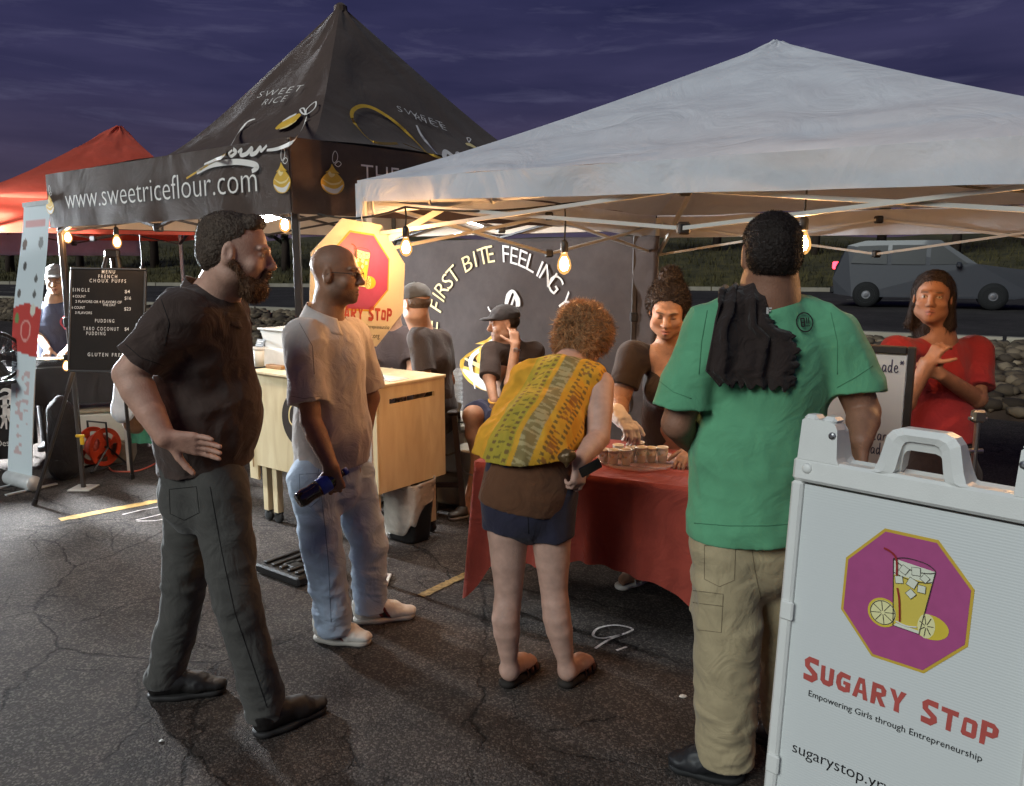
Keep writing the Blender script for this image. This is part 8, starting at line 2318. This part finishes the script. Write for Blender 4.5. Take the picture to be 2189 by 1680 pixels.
# ---------------------------------------------------------------- 6. woman in the red T-shirt
base = V(2.08, 3.98, 0); b = Blob(.0048)
hd = Head(px((1994, 636), 3.93), (-.50, -.86, .02), (0.04, 0, 1), 1.03)
nk = px((2006, 722), 3.98); hd.add(b, nk, .054, fem=True, jaw=1.0, lips=1.25)
shR, shL = px((1918, 752), 3.92), px((2086, 752), 4.05)
ch, wa, pe_ = px((2005, 800), 4.0), px((2010, 900), 4.0), px((2012, 1000), 4.0)
b.cap(nk, ch, .075, .11, .05).cap(ch, wa, .11, .11, .06).cap(wa, pe_, .11, .11, .05).cap(shR, shL, .055, .055, .06)
elR, wrR = px((1935, 860), 3.80), px((1985, 775), 3.70); elL, wrL = px((2088, 852), 3.92), px((2010, 800), 3.72)
b.cap(shR, elR, .055, .046, .03); b.chain([elR, wrR], [.044, .031], .02); b.cap(shL, elL, .055, .046, .03); b.chain([elL, wrL], [.044, .031], .02)
hand(b, wrR, (.3, -.2, .7), (.6, .4, -.1), (0, -.5, .4), .92, curl=(.7, .75, .8, .85)); hand(b, wrL, (-.8, -.2, .2), (0, .5, .4), (0, 0, 1), .92, curl=(.6, .65, .7, .75))
for xx in (1975, 2048): b.chain([px((xx, 1020), 4.0), V(px((xx, 1020), 4.0)[0], 4.0, .48), V(px((xx, 1020), 4.0)[0], 4.0, .09)], [.07, .055, .045], .02)
R6 = b.build("person", skin_m, None, paint((.315, .155, .09), hd.spots(lip=(.32, .12, .10), brow=(.02, .012, .009))), org=base)
tag(R6, "woman in a red T-shirt with folded hands standing behind the price board", "person")
hb = Blob(.0048); hb.ell(hd.w(0, -.022, .048), (.086, .105, .084), hd.A, .03, cut=[(hd.w(0, .050, .055), hd.f * .8 - hd.u * .6)])
hb.cap(hd.w(0, -.06, .02), hd.w(0, -.09, -.14), .078, .085, .05, cut=[(hd.w(0, .00, 0), hd.f)]); hb.cap(hd.w(.02, -.085, -.14), hd.w(.05, -.08, -.25), .075, .05, .05)
for q in (-1, 1): hb.cap(hd.w(q * .075, -.02, .02), hd.w(q * .088, -.03, -.13), .020, .022, .03)
hb.wrinkle(.008, (40, 40, 10)); fuzz(hb.build("hair", hair_m, R6, lambda P: np.tile((.022, .013, .010), (len(P), 1))), 8000, .035, .15, .9)
redt = fabric("red_tee_cotton", s2l(150, 44, 46), var=.12, crease=.4)
s = Blob(.006); s.cap(ch, wa, .148, .158, .05, flat=(V(0, 1, 0), .85)); s.cap(wa, px((2012, 960), 4.0), .158, .165, .05, flat=(V(0, 1, 0), .85)); s.cap(shR, shL, .068, .068, .06); s.cap(nk - up3 * .05, ch, .07, .13, .06)
for S_, E_ in ((shR, elR), (shL, elL)): d_ = nrm(E_ - S_); s.cap(S_, S_ + d_ * .26, .076, .082, .04, cut=[(S_ + d_ * .20, d_)])
s.ell(nk + up3 * .05 + hd.f * .02, (.075, .075, .075), k=.01, op='sub'); s.wrinkle(.014, (8, 8, 5)); s.clip(px((2012, 938), 4.0), (0, 0, -1)); s.build("red_tshirt", redt, R6)
s = Blob(.007); s.cap(px((2012, 900), 4.0), px((2012, 1010), 4.0), .150, .170, .05, flat=(V(0, 1, 0), .85))
for xx in (1975, 2048): p = px((xx, 1020), 4.0); s.cap(p, V(p[0], 4.0, .48), .105, .08, .04); s.cap(V(p[0], 4.0, .48), V(p[0], 4.0, .07), .08, .07, .03)
s.wrinkle(.010, (8, 8, 8)); s.clip((0, 0, .04), (0, 0, -1)); s.build("trousers", fabric("dark_trouser_cloth", s2l(40, 30, 30)), R6)
for xx in (1975, 2048): p = px((xx, 1020), 4.0); rigid_shoe(R6, V(p[0] + .05, 4.08, 0), V(p[0] - .08, 3.86, 0), (.03, .03, .03), (.05, .05, .05), h=.006)

# ---------------------------------------------------------------- helper: caps and simple background figures
def cap_hat(parent, hd, mat, fwd, brim=True, sc=1.0):
    f = nrm(fwd - hd.u * (np.asarray(fwd) @ hd.u)); l = np.cross(hd.u, f); A = np.stack([l, f, hd.u]); S = hd.s * sc
    h_ = Blob(.0045); h_.ell(hd.w(0, -.010, .050), np.array([.087, .107, .082]) * S, hd.A, .02, cut=[(hd.w(0, 0, .034), -hd.u)])
    if brim:
        c = hd.w(0, -.010, .046) + f * .105 * S; h_.ell(c, np.array([.068, .075, .011]) * S, A, .02)
    h_.wrinkle(.003, (30, 30, 30)); h_.cap(hd.w(0, -.010, .130), hd.w(0, -.010, .134), .007, .007, .004)
    return h_.build("cap", mat, parent)
capk = fabric("black_cap_cloth", s2l(40, 36, 36), var=.1, crease=.3); darkt = fabric("charcoal_tee_cotton", s2l(60, 50, 47), var=.14, crease=.4); navys = fabric("navy_short_twill", s2l(52, 56, 80), var=.1, crease=.4)

# ---------------------------------------------------------------- 7. seated man in a cap, hand at his ear
base = V(.02, 5.35, 0); b = Blob(.0055)
hd = Head(px((1078, 692), 5.34), (-1, -.22, -.10), (0.03, 0, 1), .98)
nk = px((1090, 735), 5.40); hd.add(b, nk, .056)
shR, shL = px((1052, 752), 5.30), px((1142, 752), 5.46); ch, wa, pe_ = px((1094, 790), 5.42), px((1096, 850), 5.45), px((1098, 880), 5.46)
b.cap(nk, ch, .07, .11, .05).cap(ch, wa, .11, .12, .06).cap(wa, pe_, .12, .13, .05).cap(shR, shL, .05, .05, .05)
elR, wrR = px((1046, 808), 5.18), px((1056, 856), 5.05); elL, wrL = px((1092, 820), 5.16), px((1102, 738), 5.20)
b.cap(shR, elR, .046, .040, .03); b.chain([elR, wrR], [.038, .028], .02); hand(b, wrR, (.15, -.2, -.9), (.6, .6, 0), (-.7, -.2, 0), .95, curl=(.4, .45, .5, .55))
b.cap(shL, elL, .046, .042, .03); b.chain([elL, wrL], [.042, .030], .02); hand(b, wrL, (-.1, .45, 1), (-.4, 1, -.2), (-1, 0, 0), .95, curl=(.35, .4, .45, .5), curl2=(.5, .5, .5, .5))
kR, aR = px((1010, 888), 5.02), px((1018, 975), 5.10); kL, aL = px((1066, 905), 4.95), px((1062, 985), 5.02)
for K_, A_, o_ in ((kR, aR, -.06), (kL, aL, .06)):
    b.cap(pe_ + V(o_, 0, 0), K_, .085, .060, .04); b.cap(K_, lerp(K_, A_, .45), .056, .055, .03); b.cap(lerp(K_, A_, .45), A_, .054, .035, .03)
    foot(b, A_, V(A_[0] + .05, A_[1] + .05, 0), V(A_[0] - .16, A_[1] - .12, 0), .02, .036, False)
S7 = b.build("person", skin_m, None, paint((.40, .22, .14), hd.spots(lip=(.30, .13, .10), brow=(.02, .013, .01), beard=((.10, .06, .04), .35))), org=base)
tag(S7, "man in a black cap and navy shorts seated before the backdrop, hand at his ear", "person")
cap_hat(S7, hd, capk, V(-1, -.22, 0)); hb = Blob(.006); hb.ell(hd.w(0, -.034, .014), (.079, .074, .060), hd.A, .02, cut=[(hd.w(0, -.012, 0), hd.f)]); hb.build("hair", hair_m, S7, lambda P: np.tile((.02, .012, .009), (len(P), 1)))
s = Blob(.006); fw7 = nrm(V(-.7, -.7, 0)); s.cap(ch, wa, .132, .140, .05, flat=(fw7, .82)); s.cap(wa, pe_, .140, .150, .05, flat=(fw7, .85)); s.cap(shR, shL, .062, .062, .06); s.cap(nk - up3 * .03, ch, .07, .11, .06)
for S_, E_ in ((shR, elR), (shL, elL)): d_ = nrm(E_ - S_); s.cap(S_, S_ + d_ * .24, .066, .072, .04, cut=[(S_ + d_ * .19, d_)])
s.ell(nk + up3 * .05, (.064, .064, .07), k=.01, op='sub'); s.wrinkle(.013, (9, 9, 6)); s.build("tshirt", darkt, S7)
s = Blob(.006); s.cap(pe_ + up3 * .03, pe_ - up3 * .02, .145, .15, .05)
for K_, o_ in ((kR, -.06), (kL, .06)): q0_ = pe_ + V(o_, 0, 0); d_ = nrm(K_ - q0_); s.cap(q0_, K_ + d_ * .02, .108, .092, .04, cut=[(K_ - d_ * .045, d_)])
s.wrinkle(.012, (10, 10, 10)); s.build("shorts", navys, S7)
m = MB(); m.tube([wrR + V(.034 * math.cos(a), .034 * math.sin(a), .012 * math.sin(a)) for a in np.linspace(0, 6.28, 16)[:-1]], .006, 5, closed=True); m.build("wristband", plain("yellow_wristband", s2l(206, 160, 60), rough=.6), S7)
m = MB(); m.lathe(wrL - up3 * .035, [(.034, 0), (.035, .006), (.034, .012)], 16, nrm(wrL - elL)); m.box(wrL - up3 * .028 + V(0, -.034, 0), (.03, .01, .03), bev=.003); m.build("watch", chrome, S7)
for A_ in (aR, aL): rigid_shoe(S7, V(A_[0] + .06, A_[1] + .05, 0), V(A_[0] - .19, A_[1] - .13, 0), (.05, .045, .04), (.3, .29, .27), h=.006)
q = V(pe_[0] + .02, pe_[1] + .03, 0); t = empty("storage_crate", q, "dark storage crate the man in the black cap sits on", "crate")
m = MB(); m.box(q + up3 * .25, (.36, .36, .49), bev=.02); m.build("crate_body", plain("dark_crate", s2l(60, 54, 50), rough=.6), t); m = MB(); m.box(q + up3 * .505, (.38, .38, .03), bev=.01); m.build("lid", plain("dark_crate_lid", s2l(84, 76, 70), rough=.6), t)

# ---------------------------------------------------------------- 8. man in a backwards cap perched on the stool
base = V(-.55, 5.15, 0); b = Blob(.0055)
hd = Head(px((888, 650), 5.06), (-.72, .68, -.14), (0, 0, 1), 1.02)
nk = px((898, 697), 5.12); hd.add(b, nk, .058)
shL, shR = px((894, 724), 5.02), px((944, 726), 5.22); ch, wa, pe_ = px((922, 765), 5.14), px((928, 840), 5.16), px((930, 885), 5.18)
b.cap(nk, ch, .06, .09, .05).cap(ch, wa, .09, .09, .06).cap(wa, pe_, .09, .11, .05).cap(shR, shL, .04, .04, .05)
elL, wrL = px((910, 812), 4.98), px((890, 862), 5.10); elR, wrR = px((958, 815), 5.30), px((930, 860), 5.40)
b.cap(shL, elL, .048, .042, .03); b.chain([elL, wrL], [.040, .029], .02); hand(b, wrL, (-.6, .5, -.4), (0, 0, -1), (0, 1, 0), .95); b.chain([shR, elR, wrR], [.048, .04, .029], .03)
kL, aL = px((905, 955), 5.02), px((912, 1072), 5.10); kR, aR = px((885, 960), 5.30), px((862, 1045), 5.5)
for K_, A_ in ((kL, aL), (kR, aR)): b.chain([pe_, K_, A_], [.09, .06, .04], .04)
S8 = b.build("person", skin_m, None, paint((.40, .23, .155), hd.spots(brow=(.02, .013, .01))), org=base)
tag(S8, "man in a backwards dark cap and black tee perched on the stool, facing away", "person")
cap_hat(S8, hd, fabric("grey_cap_cloth", s2l(66, 64, 62), var=.1, crease=.3), V(.72, -.68, -.15), brim=False); hb = Blob(.006); hb.ell(hd.w(0, -.032, .012), (.080, .078, .062), hd.A, .02, cut=[(hd.w(0, -.002, 0), hd.f)]); hb.build("hair", hair_m, S8, lambda P: np.tile((.075, .048, .033), (len(P), 1)))
s = Blob(.006); fw8 = nrm(V(-.75, .65, 0)); s.cap(ch, wa, .118, .126, .05, flat=(fw8, .85)); s.cap(wa, pe_ - up3 * .02, .126, .140, .05, flat=(fw8, .9)); s.cap(shR, shL, .056, .056, .06); s.cap(nk - up3 * .04, ch, .07, .12, .06)
for S_, E_ in ((shR, elR), (shL, elL)): d_ = nrm(E_ - S_); s.cap(S_, S_ + d_ * .26, .062, .070, .04, cut=[(S_ + d_ * .205, d_)])
s.ell(nk + up3 * .05, (.064, .064, .06), k=.01, op='sub'); s.wrinkle(.014, (9, 9, 5)); s.clip(pe_ - up3 * .03, (0, 0, -1)); s.build("tshirt", fabric("black_tee_cotton", s2l(54, 45, 42), var=.14, crease=.4), S8)
s = Blob(.006); s.cap(pe_ + up3 * .05, pe_, .15, .155, .05)
for K_, A_ in ((kL, aL), (kR, aR)): s.cap(pe_, K_, .112, .085, .04); s.cap(K_, A_, .082, .068, .03)
s.wrinkle(.012, (9, 9, 10)); s.build("trousers", fabric("black_jean_cloth", s2l(38, 31, 30)), S8)
for A_ in (aL, aR): rigid_shoe(S8, V(A_[0] + .07, A_[1] - .06, 0) + up3 * 0, V(A_[0] - .14, A_[1] + .12, 0), (.03, .028, .028), (.2, .19, .18), h=.006)

# ---------------------------------------------------------------- 9. worker behind the octagon sign
base = V(-.80, 5.45, 0); b = Blob(.0065)
hd = Head(px((834, 652), 5.42), (.1, -1, -.25), (0, 0, 1), 1.0); nk = px((836, 700), 5.46); hd.add(b, nk, .056)
shR, shL = px((800, 722), 5.46), px((872, 722), 5.46); ch, wa, pe_ = px((838, 760), 5.48), px((840, 830), 5.48), px((840, 900), 5.48)
b.cap(nk, ch, .07, .11, .05).cap(ch, wa, .11, .12, .06).cap(wa, pe_, .12, .13, .05).cap(shR, shL, .05, .05, .05)
elL, wrL = px((884, 785), 5.36), px((862, 826), 5.22); elR, wrR = px((792, 788), 5.36), px((812, 828), 5.22)
for S_, E_, R_ in ((shR, elR, wrR), (shL, elL, wrL)): b.cap(S_, E_, .046, .04, .03); b.chain([E_, R_], [.038, .028], .02); hand(b, R_, (0, -.8, -.5), (0, 0, -1), (0 - .5 * (1 if R_ is wrL else -1), 0, 0), .95)
for o_ in (-.1, .1): b.chain([pe_ + V(o_, 0, 0), V(pe_[0] + o_, 5.45, .48), V(pe_[0] + o_, 5.45, .08)], [.09, .06, .045], .04)
P9 = b.build("person", skin_m, None, paint((.42, .25, .17), hd.spots(lip=(.3, .12, .1), brow=(.03, .02, .015))), org=base)
tag(P9, "worker in a slate grey tee behind the cart, head hidden by the octagon sign", "person")
hb = Blob(.006); hb.ell(hd.w(0, -.02, .048), (.084, .104, .083), hd.A, .03, cut=[(hd.w(0, .04, .055), hd.f - hd.u * .5)]); hb.build("hair", hair_m, P9, lambda P: np.tile((.03, .02, .014), (len(P), 1)))
s = Blob(.007); s.cap(ch, wa, .138, .146, .05, flat=(V(0, 1, 0), .82)); s.cap(wa, pe_, .146, .155, .05, flat=(V(0, 1, 0), .85)); s.cap(shR, shL, .064, .064, .06); s.cap(nk - up3 * .04, ch, .07, .12, .06)
for S_, E_ in ((shR, elR), (shL, elL)): d_ = nrm(E_ - S_); s.cap(S_, S_ + d_ * .22, .07, .074, .04, cut=[(S_ + d_ * .17, d_)])
s.ell(nk + up3 * .05, (.064, .064, .06), k=.01, op='sub'); s.wrinkle(.013, (9, 9, 6)); s.clip(px((840, 880), 5.48), (0, 0, -1)); s.build("tshirt", fabric("slate_tee_cotton", s2l(74, 66, 68), var=.12, crease=.4), P9)
s = Blob(.007); s.cap(pe_ + up3 * .08, pe_, .135, .14, .05)
for o_ in (-.1, .1): s.cap(pe_ + V(o_, 0, 0), V(pe_[0] + o_, 5.45, .48), .10, .08, .04); s.cap(V(pe_[0] + o_, 5.45, .48), V(pe_[0] + o_, 5.45, .08), .08, .07, .03)
s.wrinkle(.010, (8, 8, 8)); s.clip((0, 0, .05), (0, 0, -1)); s.build("trousers", fabric("dark_work_trousers", s2l(44, 38, 38)), P9)
for o_ in (-.1, .1): rigid_shoe(P9, V(pe_[0] + o_, 5.54, 0), V(pe_[0] + o_ * 1.3, 5.28, 0), (.70, .68, .64), (.66, .64, .6), h=.006, w=.052)

# ---------------------------------------------------------------- 10. vendor of the left stall
base = V(-3.85, 7.0, 0); b = Blob(.006)
hd = Head(px((120, 598), 6.95), (.28, -.94, -.16), (0, 0, 1), 1.0); nk = px((118, 640), 7.0); hd.add(b, nk, .056)
shR, shL = px((84, 664), 7.0), px((156, 664), 7.0); ch, wa, pe_ = px((120, 690), 7.02), px((120, 740), 7.02), px((120, 790), 7.02)
b.cap(nk, ch, .07, .11, .05).cap(ch, wa, .11, .12, .06).cap(wa, pe_, .12, .13, .05).cap(shR, shL, .05, .05, .05)
elR, wrR = px((80, 715), 6.95), px((104, 748), 6.75); elL, wrL = px((164, 715), 6.95), px((148, 746), 6.75)
for S_, E_, R_, q in ((shR, elR, wrR, 1), (shL, elL, wrL, -1)): b.cap(S_, E_, .046, .04, .03); b.chain([E_, R_], [.038, .028], .02); hand(b, R_, (.2 * q, -.8, -.4), (0, 0, -1), (q, 0, 0), .95)
for o_ in (-.1, .1): b.chain([pe_ + V(o_, 0, 0), V(pe_[0] + o_, 7.0, .48), V(pe_[0] + o_, 7.0, .08)], [.09, .06, .045], .04)
V10 = b.build("person", skin_m, None, paint((.44, .27, .18), hd.spots(lip=(.32, .13, .1), brow=(.02, .013, .01))), org=base)
tag(V10, "vendor in a cap and navy shirt with a pink round print, behind the tent pole", "person")
cap_hat(V10, hd, fabric("pale_cap_cloth", s2l(120, 116, 112), var=.1, crease=.3), V(.28, -.94, 0))
gl = MB()
for q in (-1, 1):
    gl.tube([hd.w(q * .033 + .021 * math.cos(a), .101, .001 + .016 * math.sin(a)) for a in np.linspace(0, 6.28, 14)[:-1]], .002, 4, closed=True); gl.tube([hd.w(q * .054, .096, .006), hd.w(q * .080, .0, .006)], .002, 4)
gl.build("glasses", plain("dark_glasses_frame", (.03, .024, .02), rough=.3), V10)
s = Blob(.007); s.cap(ch, wa, .138, .146, .05, flat=(V(0, 1, 0), .82)); s.cap(wa, pe_, .146, .155, .05, flat=(V(0, 1, 0), .85)); s.cap(shR, shL, .064, .064, .06); s.cap(nk - up3 * .04, ch, .07, .12, .06)
for S_, E_ in ((shR, elR), (shL, elL)): d_ = nrm(E_ - S_); s.cap(S_, S_ + d_ * .22, .07, .074, .04, cut=[(S_ + d_ * .17, d_)])
s.ell(nk + up3 * .05, (.064, .064, .06), k=.01, op='sub'); s.wrinkle(.010, (9, 9, 6)); so_ = s.build("navy_shirt", fabric("navy_tee_cotton", s2l(62, 66, 86), var=.1, crease=.4), V10)
gv2 = np.array([v.co[:] for v in so_.data.vertices]) + base
def on_front2(x, z):
    m_ = (np.abs(gv2[:, 0] - x) < .025) & (np.abs(gv2[:, 2] - z) < .025); q = gv2[m_]; return V(x, (q[:, 1].min() if len(q) else 6.88) - .004, z)
P = Print(); c = px((160, 848 / 1.0 - 0), 6.9); q = px((159, 845), 6.9); e_ = px((150, 694), 6.9); P.ring(e_[0] - .03, e_[2] + .02, .055, .013, 24); P.stroke([(e_[0] - .055, e_[2] + .02), (e_[0] - .005, e_[2] + .02)], .012)
P.build("round_print", plain("pink_print", s2l(200, 84, 92), rough=.7), V10, on_front2)
s = Blob(.008); s.cap(pe_ + up3 * .06, pe_, .14, .145, .05)
for o_ in (-.1, .1): s.cap(pe_ + V(o_, 0, 0), V(pe_[0] + o_, 7.0, .48), .10, .08, .04); s.cap(V(pe_[0] + o_, 7.0, .48), V(pe_[0] + o_, 7.0, .06), .08, .07, .03)
s.clip((0, 0, .05), (0, 0, -1)); s.build("trousers", fabric("dark_work_trousers", s2l(44, 38, 38)), V10)
for o_ in (-.1, .1): rigid_shoe(V10, V(pe_[0] + o_, 7.1, 0), V(pe_[0] + o_ * 1.3, 6.86, 0), (.03, .03, .03), (.05, .05, .05), h=.008)

# ---------------------------------------------------------------- stitched seams, hems and pockets on the clothes
from mathutils.bvhtree import BVHTree
def seam(o, name, lines, mat, r_=.0012):
    me = o.data; org = rootorg(o); n = len(me.vertices); co = np.empty(n * 3, np.float32); me.vertices.foreach_get("co", co)
    bv = BVHTree.FromPolygons([tuple(q) for q in (co.reshape(-1, 3) + org).tolist()], [tuple(q.vertices) for q in me.polygons])
    for ln in lines:
        pts = []
        for (a, b) in zip(ln[:-1], ln[1:]):
            k = max(2, int(math.hypot(b[0] - a[0], b[1] - a[1]) / 7))
            for i in range(k): pts.append((a[0] + (b[0] - a[0]) * i / k, a[1] + (b[1] - a[1]) * i / k))
        pts.append(ln[-1]); Q = []
        for x, y in pts:
            h_ = bv.ray_cast(Vector(EYE), Vector(nrm(ray(x, y))))
            if h_[0] is not None: Q.append(np.array(h_[0]) + np.array(h_[1]) * .0006 * (1 if np.dot(h_[1], ray(x, y)) < 0 else -1))
        if len(Q) > 2: m = MB(); m.tube(Q, r_, 4); m.build(name, mat, o, True)
def kid(p, n): return [c for c in p.children if c.name.split(".")[0] == n][0]
dk_thread = plain("dark_thread", (.012, .011, .010), rough=.9); jean_thread = plain("jean_seam", s2l(112, 122, 138), rough=.9); khaki_thread = plain("khaki_seam", s2l(126, 113, 88), rough=.9); green_thread = plain("green_seam", s2l(72, 128, 94), rough=.9); grey_thread = plain("grey_seam", s2l(120, 112, 106), rough=.9)
seam(kid(M1, "trousers"), "seam", [[(449, 1040), (474, 1180), (502, 1310), (571, 1512)]], dk_thread); seam(kid(M1, "trousers"), "pocket_edge", [[(362, 1046), (420, 1040), (426, 1096), (394, 1112), (364, 1098), (362, 1046)]], dk_thread)
seam(kid(M1, "polo_shirt"), "sleeve_hem", [[(262, 730), (300, 764), (350, 782)]], dk_thread); seam(kid(M1, "polo_shirt"), "seam", [[(345, 640), (362, 690), (352, 740)]], dk_thread)
seam(kid(M2, "jeans"), "seam", [[(680, 1000), (692, 1100), (702, 1200), (708, 1330)]], jean_thread); seam(kid(M2, "jeans"), "pocket_edge", [[(640, 1014), (678, 1012), (684, 1066), (664, 1084), (642, 1070), (640, 1014)]], jean_thread)
seam(kid(M2, "polo_shirt"), "sleeve_hem", [[(616, 845), (650, 852), (690, 846)]], grey_thread); seam(kid(M2, "polo_shirt"), "seam", [[(640, 690), (668, 740), (672, 800)]], grey_thread)
seam(kid(G4, "cargo_trousers"), "seam", [[(1604, 1150), (1612, 1210), (1626, 1280)]], khaki_thread); seam(kid(G4, "cargo_trousers"), "pocket_edge", [[(1506, 1166), (1572, 1170), (1570, 1240), (1538, 1254), (1506, 1238), (1506, 1166)], [(1482, 1262), (1546, 1270), (1542, 1352), (1492, 1346)], [(1482, 1288), (1546, 1296)]], khaki_thread)
seam(kid(G4, "green_tshirt"), "hem", [[(1484, 1118), (1560, 1124), (1640, 1124), (1690, 1120)]], green_thread, .0013); seam(kid(G4, "green_tshirt"), "sleeve_hem", [[(1410, 815), (1440, 838), (1478, 852)], [(1790, 828), (1830, 806), (1866, 782)]], green_thread, .0013); seam(kid(G4, "green_tshirt"), "seam", [[(1512, 664), (1500, 730), (1494, 800)], [(1776, 668), (1790, 730), (1790, 800)]], green_thread, .0013)
seam(kid(W3, "shorts"), "seam", [[(1128, 1092), (1130, 1140)]], dk_thread)
